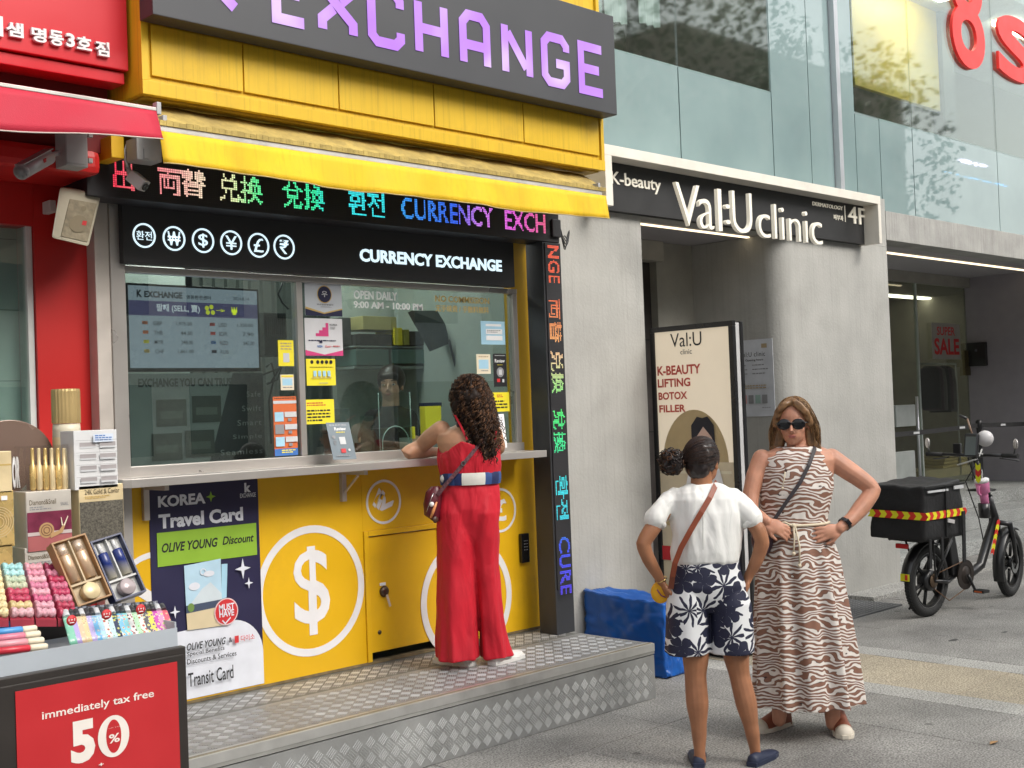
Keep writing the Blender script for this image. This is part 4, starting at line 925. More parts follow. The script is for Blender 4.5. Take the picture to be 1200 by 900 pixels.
sb_ = Sheet((pxl, 3.955, pz1), (pxr - pxl, 0, 0), (0, 0, -.60), .002)
def uv(px, py): a_ = at(px, py, Y=3.953); return (a_.x - pxl) / (pxr - pxl), (pz1 - a_.z) / .60
WR = ink('cream_white', (.80, .74, .68))
def flatbb(x0, y0, x1, y1):
    """bounding box seen in the photo of a level line of print below eye height -> its top-left and bottom-right"""
    k = (431 - (y0 + y1) / 2) / (2050 - (x0 + x1) / 2)
    if k > 0: return x0, y0, x1, y1
    d = min(-k * (x1 - x0), (y1 - y0) * .8); return x0, y0 + d, x1, y1 - d
def pt(s, x0, y0, x1, y1, bold=.0, m=WR, sp_=1):
    x0, y0, x1, y1 = flatbb(x0, y0, x1, y1); a_, b_ = uv(x0, y0), uv(x1, y1); sb_.text(s, a_[0], a_[1], b_[0], b_[1], m, bold, 0, sp_)
pt('immediately tax free', 49, 807, 180.5, 846, .012)
pt('5', 82, 840, 112, 897, .05); 
a_ = uv(133, 863); sb_.ringo(a_[0], a_[1], .0, 0, WR) if False else None
cu, cv = uv(133, 862.5); pts0 = []
wv = (uv(151.5, 862)[0] - uv(114.5, 862)[0]) / 2; hv = (uv(133, 887)[1] - uv(133, 838)[1]) / 2
sb_.o(cu, cv, wv, WR, hv, 40); sb_.o(cu, cv, wv * .48, M('poster_red', (.50, .025, .03), .35, var=.04), hv * .80, 36)
pt('UP TO', 127, 850.5, 140, 854, .0); pt('%', 127, 858, 140, 871.5, .02); pt('+', 115, 893, 121, 898, .02)
pb = sb_.make('poster', MATS['poster_red'], parent=std)
slab('riser', ST, std, .2, tx - .05, 4.62, 4.85, tz0, 1.02)

HOLO = lambda n_, c: M(n_, c, .3, .35, var=.15, scale=25)
GOLDF = M('gold_foil', (.66, .47, .18), .25, .45, var=.2, scale=18); GOLDP = M('gold_pale', (.72, .58, .34), .34, .2, var=.12, scale=10); CHAMP = M('champagne', (.66, .46, .30), .28, .5, var=.06)
SILVB = M('silver_box', (.58, .54, .48), .35, .2, var=.15, scale=8); WHB = M('white_box', (.66, .66, .66), .4, var=.05); CLR = glass('clear_film', (.97, .97, .97), 1.2, .02); BRN = M('brown_card', (.35, .20, .09), .6)
MAR = M('maroon_print', (.16, .02, .05), .4, var=.3, scale=20)
def pbox(name, label, x0, y0, x1, y1, Y, dep, mat, draw=None, film=False, group=None, tilt=0):
    a_, b_ = at(x0, y0, Y=Y), at(x1, y1, Y=Y); t = thing(name, label, 'box', ((a_.x + b_.x) / 2, Y + dep / 2, b_.z), group)
    slab('carton', mat, t, a_.x, b_.x, Y, Y + dep, b_.z, a_.z, .002)
    if draw: s_ = Sheet((a_.x + .002, Y, a_.z - .002), (b_.x - a_.x - .004, 0, 0), (0, 0, b_.z - a_.z + .004), .0005); draw(s_); s_.mb.build('print', s_.mats, t, recalc=False)
    if film == 'yes': slab('film', CLR, t, a_.x - .002, b_.x + .002, Y - .003, Y + dep + .002, b_.z, a_.z + .002)
    return t
DKPR = ink('ochre_print', (.12, .09, .05)); SNAIL = ink('snail', (.45, .27, .12)); 
def d_snail(s):
    s.r(0, .0, 1, .34, SILVB); s.text('Diamond&Snail', .06, .13, .66, .22, DKPR, .01); s.lines(.06, .25, .55, .32, 2, GREY); s.text('SNAIL', .76, .2, .94, .26, GREY)
    s.r(0, .34, 1, 1, MAR); s.r(0, .68, 1, .74, ink('stem', (.5, .42, .40))); s.r(0, .75, 1, 1, ink('rose', (.36, .10, .10)))
    s.o(.42, .66, .17, SNAIL); s.ringo(.42, .66, .13, .022, ink('snail_dark', (.2, .1, .05))); s.ringo(.42, .66, .075, .02, ink('snail_dark', (.2, .1, .05))); s.poly([(.5, .8), (.78, .72), (.84, .6), (.8, .58), (.7, .68), (.5, .72)], SNAIL)
    s.poly([(.80, .6), (.9, .44), (.915, .45), (.83, .61)], CREAM); s.poly([(.76, .6), (.74, .46), (.755, .46), (.79, .6)], CREAM); s.text('1 box 10 ea', .55, .93, .9, .97, CREAM)
def d_snail2(s): s.text('Diamond&Snail', .06, .25, .66, .42, DKPR, .01); s.lines(.06, .52, .6, .66, 2, GREY)
def d_cavi(s): s.r(0, .28, 1, 1, M('caviar_print', (.10, .09, .07), .5, var=.6, scale=160)); s.text('24K Gold & Caviar', .12, .06, .92, .15, DKPR, .005); s.lines(.12, .18, .7, .24, 2, GOLD)
def d_gold(s):
    for i in range(5): s.ringo(.5, .55, .5 - i * .08, .02, GOLDP)
    s.r(.6, .08, .8, .16, WHITE)
YK = 4.56
pbox('mask_box', 'gold foil mask box at the left edge of the stand, upper one', -22, 577, 17.5, 640, YK, .12, GOLDF, d_gold, True)
pbox('mask_box', 'gold foil mask box at the left edge of the stand, lower one', -22, 641, 15.5, 668, YK, .12, GOLDF, None, True)
pbox('mask_box', 'mask box with a snail picture on a maroon print, upper one', 30, 577, 85, 642, YK, .13, SILVB, d_snail, True)
pbox('mask_box', 'silver mask box under the one with the snail picture', 29, 643, 80, 670, YK, .13, SILVB, d_snail2, True)
pbox('mask_box', 'gold caviar mask box with a dark speckled print below the white cartons', 92, 570, 146, 632, YK, .13, GOLDP, d_cavi, True)
def d_white(s):
    for i in range(2):
        for j in range(4): s.r(.12 + .46 * i, .20 + .2 * j, .50 + .46 * i, .27 + .2 * j, ink('blur_grey', (.36, .33, .33))); s.r(.12 + .46 * i, .27 + .2 * j, .50 + .46 * i, .30 + .2 * j, LGREY)
    s.r(.42, .06, .9, .2, ink('label_blue', (.6, .66, .75))); s.lines(.46, .08, .86, .19, 3, BLUE)
    for j in range(4): s.r(0, .16 + .21 * j, 1, .165 + .21 * j, GREY)
    s.r(.55, .2, .555, 1, GREY)
w_ = pbox('carton_stack', 'block of shrink wrapped white cartons standing on the caviar box', 86, 505, 138.5, 571, YK, .12, WHB, d_white, True)
def d_l(s): s.r(0, .3, 1, .34, GOLD)
pbox('gold_carton', 'pale gold carton at the left edge beside the ampoule pack', -20, 530, 14.5, 577, YK, .12, GOLDP, d_l)
def tubes_v(name, label, xs_, y0, y1, Y, rpx, mats_, cat, film_rect=None):
    t = thing(name, label, cat, at(sum(xs_) / len(xs_), y1, Y=Y))
    for i, x in enumerate(xs_):
        a_, b_ = at(x - (x - xs_[0]) * .0, y0, Y=Y), at(x, y1, Y=Y); r = at(x + rpx, y1, Y=Y).x - b_.x
        m_ = MB(); m_.lathe([(r * .5, a_.z - b_.z), (r * .55, (a_.z - b_.z) * .97), (r * .6, (a_.z - b_.z) * .62), (r, (a_.z - b_.z) * .58), (r, (a_.z - b_.z) * .06), (r * .7, 0)], (b_.x, Y, b_.z), n=12); m_.build('ampoule', mats_[i % len(mats_)], t)
    if film_rect: a_, b_ = at(film_rect[0], film_rect[1], Y=Y - .03), at(film_rect[2], film_rect[3], Y=Y - .03); slab('clear_box', CLR, t, a_.x, b_.x, Y - .03, Y + .08, b_.z, a_.z)
    return t
tubes_v('ampoule_pack', 'clear pack of slim gold ampoules on the snail mask box', [39, 46.5, 54, 61.5, 69, 76], 525, 575, 4.60, 3.6, [GOLDF, GOLDP], 'cosmetics pack', (30, 523, 81, 577))
# tall bottle, oval header
gb = thing('gold_bottle', 'tall display bottle with a ribbed gold cap and cream label against the red wall', 'bottle', at(82, 640, Y=4.78))
b_ = at(82, 640, Y=4.78); tpz = at(80, 456, Y=4.78).z; r = (at(97, 500, Y=4.78).x - at(66, 500, Y=4.78).x) / 2; mz = at(80, 496, Y=4.78).z
m_ = MB(); nn = 48; prof = [(1, mz), (1, tpz - .01), (.97, tpz), (0.02, tpz)]
m_.loft([[Vector((b_.x + r * k * (1 + (.015 if j % 2 else -.015)) * math.cos(2 * math.pi * j / nn), 4.78 + r * k * (1 + (.015 if j % 2 else -.015)) * math.sin(2 * math.pi * j / nn), z)) for j in range(nn)] for k, z in prof], smooth=False); m_.build('cap', M('gold_satin', (.55, .40, .18), .35, .6), gb)
MB().lathe([(r * .98, b_.z), (r * .98, mz - .03), (r * .95, mz - .001)], (b_.x, 4.78, 0), n=32).build('body', M('cream_label', (.60, .55, .42), .4), gb)
MB().lathe([(r * .995, b_.z + .02), (r * .995, at(80, 512, Y=4.78).z)], (b_.x, 4.78, 0), n=32, caps=False).build('band', GOLDP, gb)
s_ = sheetY(77, 517, 94, 532, 4.78 - r - .001); s_.text('GOLD', 0, .0, 1.0, .4, DKPR, .01); s_.text('SNAIL', 0, .55, 1.0, .95, DKPR, .01); s_.mb.build('print', s_.mats, gb, recalc=False)
ov = thing('oval_header', 'brown oval header board behind the cosmetics at the left edge', 'display board', at(15, 580, Y=4.82)); c = at(12, 540, Y=4.82); rxx = at(64, 540, Y=4.82).x - c.x; rzz = at(12, 492, Y=4.82).z - c.z
m_ = MB(); m_.prism([(c.x + rxx * math.cos(2 * math.pi * i / 48), c.z + rzz * math.sin(2 * math.pi * i / 48)) for i in range(48)], 4.82, 4.835); m_.build('board', M('brown_gloss', (.22, .15, .12), .25, .3, var=.2, scale=2), ov, .003)
fit_text('lettering', 'OR', 14, 535, 24, 572, 4.812, WHITE, ov, .004, .05)
# open gift boxes leaning back in the tray
def gift(label, X0, Y0, z0, w, h, dep, tilt, lean, case, inner, bottle, capm, jar):
    """an open gift box: w wide, h tall, leaning back by tilt and sideways by lean"""
    t = thing('gift_set', label, 'gift set', (X0, Y0, z0), 'open gift sets leaning in the tray')
    X = Matrix.Translation((X0, Y0, z0)) @ Matrix.Rotation(-tilt, 4, 'X') @ Matrix.Rotation(lean, 4, 'Y')
    m_ = MB(X); k = .006; m_.box(0, w, dep - k, dep, 0, h).box(0, k, 0, dep - k, 0, h).box(w - k, w, 0, dep - k, 0, h).box(k, w - k, 0, dep - k, 0, k).box(k, w - k, 0, dep - k, h - k, h); m_.build('case', case, t)
    m_ = MB(X); m_.box(k, w - k, dep * .55, dep - k, k, h - k); m_.box(k, w - k, dep * .15, dep * .55, h * .30, h * .33).box(w * .48, w * .52, dep * .15, dep * .55, h * .33, h - k); m_.build('insert', inner, t)
    for u in (.27, .73):
        c_ = (w * u, dep * .42, h * .36); r_ = w * .155
        m_ = MB(X); m_.lathe([(r_, 0), (r_, h * .40), (r_ * .9, h * .42)], c_, n=18); m_.build('bottle', bottle, t)
        m_ = MB(X); m_.lathe([(r_ * .85 if capm is not WHB else r_ * .35, h * .421), (r_ * .85 if capm is not WHB else r_ * .35, h * .58), (r_ * .3, h * .585)], c_, n=14); m_.build('bottle_cap', capm, t)
    m_ = MB(X); m_.lathe([(w * .24, 0), (w * .24, -.03), (w * .22, -.034)], (w * .5, dep * .5, h * .16), 'Y', 24); m_.build('jar', jar, t)
    return t
def navy_grad():
    m, N, L, p = nodes_mat('navy_fade'); tc = N.new('ShaderNodeTexCoord'); sx = N.new('ShaderNodeSeparateXYZ'); L.new(tc.outputs['Generated'], sx.inputs[0]); cr = N.new('ShaderNodeValToRGB')
    cr.color_ramp.elements[0].color = (.62, .58, .42, 1); cr.color_ramp.elements[1].color = (.015, .03, .16, 1); cr.color_ramp.elements[1].position = .6; L.new(sx.outputs[2], cr.inputs[0]); L.new(cr.outputs[0], p.inputs['Base Color']); p.inputs['Roughness'].default_value = .2; return m
g0 = at(86, 710, Y=4.30); wB = at(126, 700, Y=4.30).x - g0.x; hB = at(75, 630, Y=4.4).z - g0.z
print('gift', g0, wB, hB)
gift('open brown gift set with two champagne bottles and a jar', g0.x, 4.26, g0.z, wB * 1.05, hB * 1.06, .05, R(24), R(-11), BRN, M('card_cream', (.5, .40, .26), .7), CHAMP, M('champagne_cap', (.7, .55, .42), .25, .4), GOLDP)
g1 = at(130, 704, Y=4.30)
gift('open navy gift set with two blue bottles and a round jar', g1.x, 4.26, g1.z, wB * 1.0, hB * 1.02, .05, R(24), R(-11), M('navy_card', (.02, .03, .09), .4), M('card_white', (.55, .55, .53), .6), navy_grad(), WHB, M('jar_glass', (.45, .38, .38), .15, .2))
# trays of wrapped hand cream bows on a sloping rack
pal = [[(.30, .55, .55), (.35, .6, .6), (.42, .50, .36), (.45, .48, .33), (.45, .05, .10), (.40, .03, .08), (.58, .45, .22), (.60, .35, .38)], [(.60, .28, .33), (.58, .22, .30), (.65, .35, .40), (.55, .18, .28), (.62, .3, .36), (.5, .1, .2), (.6, .3, .36), (.62, .32, .38)], [(.35, .04, .10), (.5, .18, .26), (.40, .03, .08), (.50, .12, .2), (.42, .04, .1), (.5, .2, .26), (.38, .04, .08), (.45, .05, .1)], [(.66, .55, .30)] * 8]
pname = ['mint and red', 'pink', 'dark red and grey', 'yellow']
tA, tB = at(90, 726, Y=4.12), at(70, 655, Y=4.40)
for q, (xa, xb, xa2, xb2) in enumerate(((14, 42, 22, 66 - 22), (27, 50, 44 - 8, 68), (50, 70, 66, 90), (-14, 12, -6, 20))):
    xs0 = {0: (0, 25, 12, 40), 1: (26, 48, 42, 66), 2: (49, 70, 68, 90), 3: (-26, -1, -16, 10)}[q]
    a0, a1 = at(xs0[0], 662, Y=4.42), at(xs0[1], 662, Y=4.42); b0, b1 = at(xs0[2], 722, Y=4.14), at(xs0[3], 722, Y=4.14)
    t = thing('sweet_cream_tray', 'sloping tray of %s bow wrapped hand creams' % pname[q], 'cosmetics tray', (a0 + b1) / 2, 'sloping trays of bow wrapped hand creams')
    m_ = MB(); d = Vector((0, 0, -.012)); m_.add([a0 + d, a1 + d, b1 + d, b0 + d, a0 + d * 3, a1 + d * 3, b1 + d * 3, b0 + d * 3], [(0, 1, 2, 3), (7, 6, 5, 4), (0, 4, 5, 1), (1, 5, 6, 2), (2, 6, 7, 3), (3, 7, 4, 0)]); m_.build('tray_base', M('tray_red', (.3, .03, .05), .5), t)
    for j in range(8):
        k0 = (j + .5) / 8; pL = a0.lerp(b0, k0); pR = a1.lerp(b1, k0); dv = (pR - pL); c = pal[q][j]
        cm = M('bow_%d_%d' % (q, j), c, .4, var=.35, scale=120)
        m_ = MB(); rr_ = (b0 - a0).length / 8 * .50
        m_.tube([pL + dv * .04, pL + dv * .10, pL + dv * .28, pL + dv * .34, pL + dv * .5, pL + dv * .66, pL + dv * .72, pL + dv * .9, pL + dv * .96], [rr_ * .75, rr_, rr_ * .85, rr_ * .55, rr_ * .95, rr_ * .55, rr_ * .85, rr_, rr_ * .75], 8); m_.build('wrapped_cream', cm, t)
# lying tubes at the left end
lie = [((.55, .03, .05), 'red'), ((.35, .02, .06), 'dark red'), ((.05, .25, .60), 'blue'), ((.08, .30, .62), 'light blue'), ((.62, .20, .28), 'pink'), ((.66, .30, .34), 'pale pink'), ((.55, .03, .05), 'bright red')]
for i, (c, nm) in enumerate(lie):
    yy0 = 719 + i * 7.4; Yq = 4.22 - i * .028; p0, p1 = at(-6 + i * .5, yy0, Y=Yq), at(30 + i * 4.2, yy0 - 5 - (1 if i > 3 else 0), Y=Yq)
    t = thing('cream_tube', '%s tube with a cream cap lying at the left end of the front tray' % nm, 'tube', (p0 + p1) / 2, 'tubes lying at the left end of the tray')
    d = p1 - p0; MB().tube([p0, p0 + d * .02, p0 + d * .62, p0 + d * .64], [.008, .0125, .0125, .010], 10).build('body', M('lie_' + nm.replace(' ', '_'), c, .3, var=.05), t)
    MB().tube([p0 + d * .642, p0 + d * .66, p0 + d * .97, p0 + d], [.009, .0115, .0115, .009], 10).build('cap', CREAM, t)
# standing printed tubes
def dots(name, base, c2, c3):
    m, N, L, p = nodes_mat(name); tc = N.new('ShaderNodeTexCoord'); v = N.new('ShaderNodeTexVoronoi'); v.inputs['Scale'].default_value = 75; L.new(tc.outputs['Object'], v.inputs[0])
    cr = N.new('ShaderNodeValToRGB'); cr.color_ramp.interpolation = 'CONSTANT'; e_ = cr.color_ramp.elements; e_[0].color = c2 + (1,); e_[1].color = base + (1,); e_[1].position = .38; x_ = e_.new(.30); x_.color = c3 + (1,)
    L.new(v.outputs['Distance'], cr.inputs[0]); L.new(cr.outputs[0], p.inputs['Base Color']); p.inputs['Roughness'].default_value = .3; return m
tb = [('mint green', (.20, .50, .36), (.4, .62, .5), (.25, .5, .4)), ('lilac', (.40, .33, .60), (.6, .5, .7), (.3, .3, .6)), ('peach', (.62, .45, .30), (.55, .5, .35), (.7, .6, .4)), ('honey yellow', (.62, .52, .28), (.5, .35, .2), (.7, .6, .4)),
      ('violet', (.45, .38, .65), (.6, .55, .72), (.3, .3, .55)), ('sky blue', (.15, .42, .68), (.3, .6, .75), (.6, .3, .1)), ('pale blue', (.38, .60, .68), (.5, .7, .75), (.3, .25, .5)), ('white cherry', (.66, .64, .62), (.55, .05, .06), (.1, .3, .1)),
      ('ice blue', (.45, .62, .68), (.2, .4, .3), (.6, .6, .65)), ('midnight', (.03, .04, .09), (.6, .45, .1), (.3, .5, .2)), ('blue sky print', (.20, .48, .70), (.6, .35, .1), (.65, .65, .65)), ('aqua', (.25, .60, .66), (.6, .25, .35), (.65, .6, .2)),
      ('white leopard', (.66, .66, .64), (.04, .04, .04), (.5, .1, .1)), ('green apple', (.40, .62, .42), (.2, .5, .1), (.6, .65, .6)), ('white strawberry', (.68, .66, .64), (.6, .05, .08), (.1, .35, .1)), ('grey lemon', (.10, .10, .11), (.6, .55, .05), (.6, .6, .6)),
      ('yellow cream', (.66, .60, .10), (.1, .1, .1), (.6, .3, .4)), ('magenta', (.50, .08, .38), (.6, .55, .2), (.65, .5, .6)), ('pink lime', (.64, .28, .45), (.5, .62, .15), (.7, .6, .6)), ('coral red', (.62, .12, .16), (.65, .5, .2), (.4, .1, .3))]
for i, (nm, c1, c2, c3) in enumerate(tb):
    u = i / (len(tb) - 1); xb_ = 88 + (201 - 88) * u; yb = 757 - 14 * u; xt = xb_ - 12; yt = 716 - 7 * u
    p0 = at(xb_, yb, Y=4.045); p1 = at(xt, yt, Y=4.15); ax = p1 - p0; t = thing('hand_cream_tube', '%s patterned hand cream tube standing in the front tray' % nm, 'tube', p0, 'patterned hand cream tubes standing in the tray')
    m_ = MB(); rings = []
    for k, rx_, ry_ in ((0, .0165, .0012), (.25, .0165, .006), (.6, .0155, .012), (.8, .0145, .0145), (.82, .009, .009)):
        c = p0 + ax * k; rings.append([c + Vector((rx_ * math.cos(2 * math.pi * j / 14), ry_ * math.sin(2 * math.pi * j / 14), ry_ * .3 * math.sin(2 * math.pi * j / 14))) for j in range(14)])
    m_.loft(rings); m_.build('tube', dots('tube_' + nm.replace(' ', '_'), c1, c2, c3), t)
    m_ = MB(); m_.tube([p0 + ax * .822, p0 + ax * .84, p0 + ax * 1.0], [.0125, .013, .011], 12); m_.build('cap', M('cap_black', (.04, .04, .045), .3) if i % 3 else LGREY, t)
for i in range(20):
    u = (i + .5) / 20; p0 = at(92 + 104 * u - 12, 716 - 8 * u, Y=4.22); 
    t = thing('hand_cream_tube', 'second row hand cream tube behind the %s one' % tb[min(19, i)][0], 'tube', p0 + Vector((0, 0, -.07)), 'second row of hand cream tubes')
    MB().tube([p0 + Vector((0, -.01, -.07)), p0 + Vector((0, 0, -.016))], [.016, .013], 10).build('tube', MATS['tube_' + tb[(i * 7) % 20][0].replace(' ', '_')], t)
    MB().tube([p0 + Vector((0, 0, -.0155)), p0 + Vector((0, .004, .012))], [.013, .0115], 10).build('cap', M('cap_grey2', (.16, .17, .2), .3) if i % 2 else MATS['cap_black'], t)
for k, (x, y) in enumerate(((84, 727), (125, 720), (165, 714))):
    p = at(x, y, Y=4.03); t = thing('sale_tag', 'round red 1+1 tag %s' % ('above the mint and peach tubes', 'in the middle of the tube row', 'toward the right end of the tube row')[k], 'tag', p)
    m_ = MB(); m_.lathe([(.0001, 0), (.018, 0), (.018, .002), (.0001, .002)], (p.x, 4.03, p.z), 'Y', 24); m_.build('disc', RED, t)
    m_ = MB(); put_text(m_, '1+1', p.x - .011, p.x + .011, p.z - .002, p.z + .006, 4.0285, 0, .02); m_.box(p.x - .008, p.x + .008, 4.0282, 4.0286, p.z - .009, p.z - .006); m_.build('print', WHITE, t, recalc=False)

# ------------------------------------------------------------------ travel card poster on the lower panel
x0p, x1p = at(178, 700, Y=5.355).x, at(308, 750, Y=5.355).x; z1p, z0p = 1.38, at(308, 801, Y=5.355).z
tc_ = Sheet((x0p, 5.3585, z1p), (x1p - x0p, 0, 0), (0, 0, z0p - z1p), .003)
def tu(px, py): a_ = at(px, py, Y=5.354); return (a_.x - x0p) / (x1p - x0p), (a_.z - z1p) / (z0p - z1p)
def tt(s, x0, y0, x1, y1, m, bold=.0, sh=0, sp_=1): a_, b_ = tu(x0, y0), tu(x1, y1); tc_.text(s, a_[0], a_[1], b_[0], b_[1], m, bold, sh, sp_)
PW = ink('poster_white', (.66, .68, .74)); PGN = ink('poster_green', (.24, .42, .03)); PNV = M('poster_navy', (.018, .016, .055), .45, var=.08)
# white lower part with a rounded corner
a_, b_ = tu(200, 735), tu(305, 760); k = (x1p - x0p) / (z1p - z0p)
tc_._m(PW); rr_ = .30; vtop = tu(300, 722)[1]
tc_.poly([(0, 1), (0, vtop + .02), (1 - rr_, vtop)] + [(1 - rr_ + rr_ * math.sin(t_), vtop + rr_ * k * (1 - math.cos(t_))) for t_ in [math.pi / 2 * i / 10 for i in range(1, 11)]] + [(1, 1)], PW)
tt('KOREA', 185, 581.5, 241, 590, PW, .04); tt('Travel Card', 185.5, 603, 285, 610, PW, .04)
tc_.poly([(tu(247, 582)[0] + .045 * dx, tu(247, 582)[1] + .045 * k * dy) for dx, dy in ((0, -1), (.25, -.25), (1, 0), (.25, .25), (0, 1), (-.25, .25), (-1, 0), (-.25, -.25))], PGN)
tt('k', 286, 566, 294, 576.5, PW, .05); tt('EXCHANGE', 281, 578.5, 299.5, 582, PW, .01)
a_, b_ = tu(183.5, 630), tu(301, 650); tc_.r(a_[0], a_[1] - .02, b_[0], b_[1] , PGN)
tt('OLIVE YOUNG', 189, 637, 255, 640.5, BLACK, .03, .25); tt('Discount', 260, 629, 297, 634.5, BLACK, .02, .25)
# card picture (plain landscape, no characters)
def quad_px(P, m): tc_.poly([tu(*p) for p in P], m)
quad_px([(259, 661), (266, 660.5), (265, 700), (259, 702)], SKY_); quad_px([(215, 663), (258, 654.5), (260, 733), (219, 738.5)], ink('card_sky', (.42, .60, .72)))
tc_.poly([(tu(219, 690)[0] + 0, tu(219, 712)[1]), tu(236, 690), tu(246, 682), tu(259, 695), tu(260, 712), tu(219, 716)], ink('card_hill', (.55, .62, .66))); quad_px([(217.5, 716), (260, 708), (260, 733), (219, 738.5)], ink('card_sand', (.60, .50, .32))); quad_px([(217, 710), (259.5, 702), (260, 710), (217.5, 719)], ink('card_navy', (.05, .07, .12)))
c = tu(227, 687); tc_.o(c[0], c[1], .05, PW, .018); c = tu(244, 672); tc_.o(c[0], c[1], .05, PW, .014); c = tu(219, 715); tc_.o(c[0] + .03, c[1] - .01, .03, ink('bush', (.15, .25, .06)), .02)
c = tu(237, 670); tc_.ringo(c[0], c[1], .028, .008, PW)
c = tu(264, 716.5); tc_.o(c[0], c[1], .112, ink('badge_edge', (.7, .5, .5))); tc_.o(c[0], c[1], .102, RED); tt('MUST', 255, 708.5, 273.5, 713.5, PW, .03); tt('HAVE', 255.5, 716, 273, 720.8, PW, .03)
tc_.poly([tu(259.5, 726), tu(262.5, 729.5), tu(268.5, 722.5), tu(269, 724), tu(262.5, 731.5), tu(258.8, 727.5)], PW)
for (x, y, s_) in ((283, 666, .075), (290, 683, .042), (203.5, 717, .045)):
    c = tu(x, y); tc_.poly([(c[0] + s_ * dx, c[1] + s_ * k * 1.15 * dy) for dx, dy in ((0, -1), (.2, -.2), (1, 0), (.2, .2), (0, 1), (-.2, .2), (-1, 0), (-.2, -.2))], PW)
tt('OLIVE YOUNG', 217, 754, 263, 754.3, BLACK, .02, .25); tt('&', 266, 747, 270.5, 752, BLACK, .02); a_, b_ = tu(273, 745), tu(278, 752.5); tc_.r(*a_, *b_, RED); tt('다이소', 280, 744.5, 296.5, 748.5, RED, .01)
tt('Special Benefits', 217, 764, 261, 762.3, BLACK, .01); tt('Discounts & Services', 217, 772.3, 275, 767.5, BLACK, .01); tt('Transit Card', 218, 788.5, 271.5, 794, BLACK, .01)
tc_.make('travel_card_poster', PNV, 'navy and white travel card poster on the yellow panel behind the stand', 'poster')
# ------------------------------------------------------------------ inside the booth
TVF = M('tv_frame', (.012, .012, .014), .3); SCR = M('tv_screen', (.05, .07, .09), .25, emit=(.42, .50, .58), estr=.30, var=.03)
SB2 = ink('screen_band', (.10, .09, .20), .4, .30); STX = ink('screen_text', (.05, .06, .09), .5); SWH = ink('screen_white', (.6, .65, .7), .5, .4); SYL = ink('screen_yellow', (.55, .6, .05), .5, .5)
YT = 5.62
tv = thing('rate_screen', 'wide screen of exchange rates hanging behind the left booth window', 'screen', at(227, 436, Y=YT))
a_, b_ = at(147, 331, Y=YT), at(306, 435, Y=YT); zt_, zb_2 = 2.335, 1.905
print('tv', a_, b_)
slab('frame', TVF, tv, a_.x, b_.x, YT, YT + .05, b_.z, a_.z, .004)
s_ = Sheet((a_.x + .012, YT, a_.z - .012), (b_.x - a_.x - .024, 0, 0), (0, 0, b_.z - a_.z + .03), .001)
s_.r(0, .18, 1, .36, SB2); s_.text('K', .06, .05, .10, .14, STX, .05); s_.text('EXCHANGE', .115, .06, .40, .14, STX, .04); s_.text('명동환전센터', .43, .09, .62, .14, STX, .02); s_.text('2024.8.14', .80, .09, .93, .13, STX)
s_.text('팔때 (SELL, 賣)', .20, .21, .53, .32, SWH, .02); s_.text('→', .66, .25, .73, .29, SYL, .02); s_.text('₩', .78, .22, .83, .32, SYL, .03)
for u, v_ in ((.585, .245), (.62, .23), (.59, .30), (.63, .30)): s_.o(u, v_, .016, SYL)
for j, (c1, v1, c2, v2) in enumerate((('GBP', '1,975.00', 'USD', '1,350.00'), ('THB', '44.50', 'IDR', '7.90'), ('MYR', '348.00', 'NZD', '845.00'), ('CHF', '1,861.00', 'RUB', ''))):
    v_ = .43 + .115 * j; s_.r(.09, v_, .13, v_ + .04, (ORANGE, ORANGE, YEL, GOLD)[j]); s_.text(c1, .17, v_, .235, v_ + .05, STX, .01); s_.text(v1, .34 if len(v1) > 6 else .37, v_, .46, v_ + .05, STX, .01)
    s_.r(.60, v_, .64, v_ + .04, (RED, RED, BLUE, NAVY)[j]); s_.text(c2, .67, v_, .735, v_ + .05, STX, .01)
    if v2: s_.text(v2, .82 if len(v2) > 6 else .86, v_, .95, v_ + .05, STX, .01)
s_.make('display', SCR, parent=tv)
MB().tube([((a_.x + b_.x) / 2, YT + .06, a_.z - .1), ((a_.x + b_.x) / 2, YT + .06, 2.895)], .018).build('hanging_bracket', TVF, tv)
ab = thing('advert_board', 'grey board lettered EXCHANGE YOU CAN TRUST below the rate screen', 'board', at(230, 545, Y=YT + .02))
a_, b_ = at(150, 438, Y=YT), at(310, 540, Y=YT)
s_ = Sheet((a_.x, YT, a_.z), (b_.x - a_.x, 0, 0), (0, 0, 1.43 - a_.z), .01); BG = M('board_grey', (.16, .18, .18), .4, var=.08); DK = ink('board_dark', (.03, .032, .035))
s_.poly([(.76, 0), (1, 0), (1, 1), (.55, 1)], DK); s_.text('EXCHANGE YOU CAN TRUST', .06, .05, .78, .14, DK, .04)
for u, v_ in ((.18, .27), (.44, .24), (.14, .62), (.38, .60)): s_.r(u, v_, u + .22, v_ + .28, ink('photo_dark', (.05, .055, .05))); s_.r(u + .03, v_ + .12, u + .19, v_ + .2, ink('photo_mid', (.09, .10, .09)))
for j, w in enumerate(('Safe', 'Swift', 'Smart', 'Simple', 'Seamless')): s_.text(w, .86 - .04 * j - (.06 if j == 4 else 0), .2 + .155 * j, .97, .26 + .155 * j, ink('board_letter', (.25, .26, .26)), 0, 0, 1.2)
s_.make('board', BG, parent=ab)
rt = thing('router_box', 'dark ribbed equipment box on the wall behind the left window', 'equipment box', at(322, 420, Y=5.9)); boxpx('case', 309, 366, 337, 417, 5.86, .12, M('rack_dark', (.045, .05, .05), .4), rt)
for i in range(9): x = 313 + i * 2.4; boxpx('rib', x, 370, x + 1.2, 392, 5.852, .007, M('rack_rib', (.09, .1, .1), .4), rt, 0)
cbm = MB()
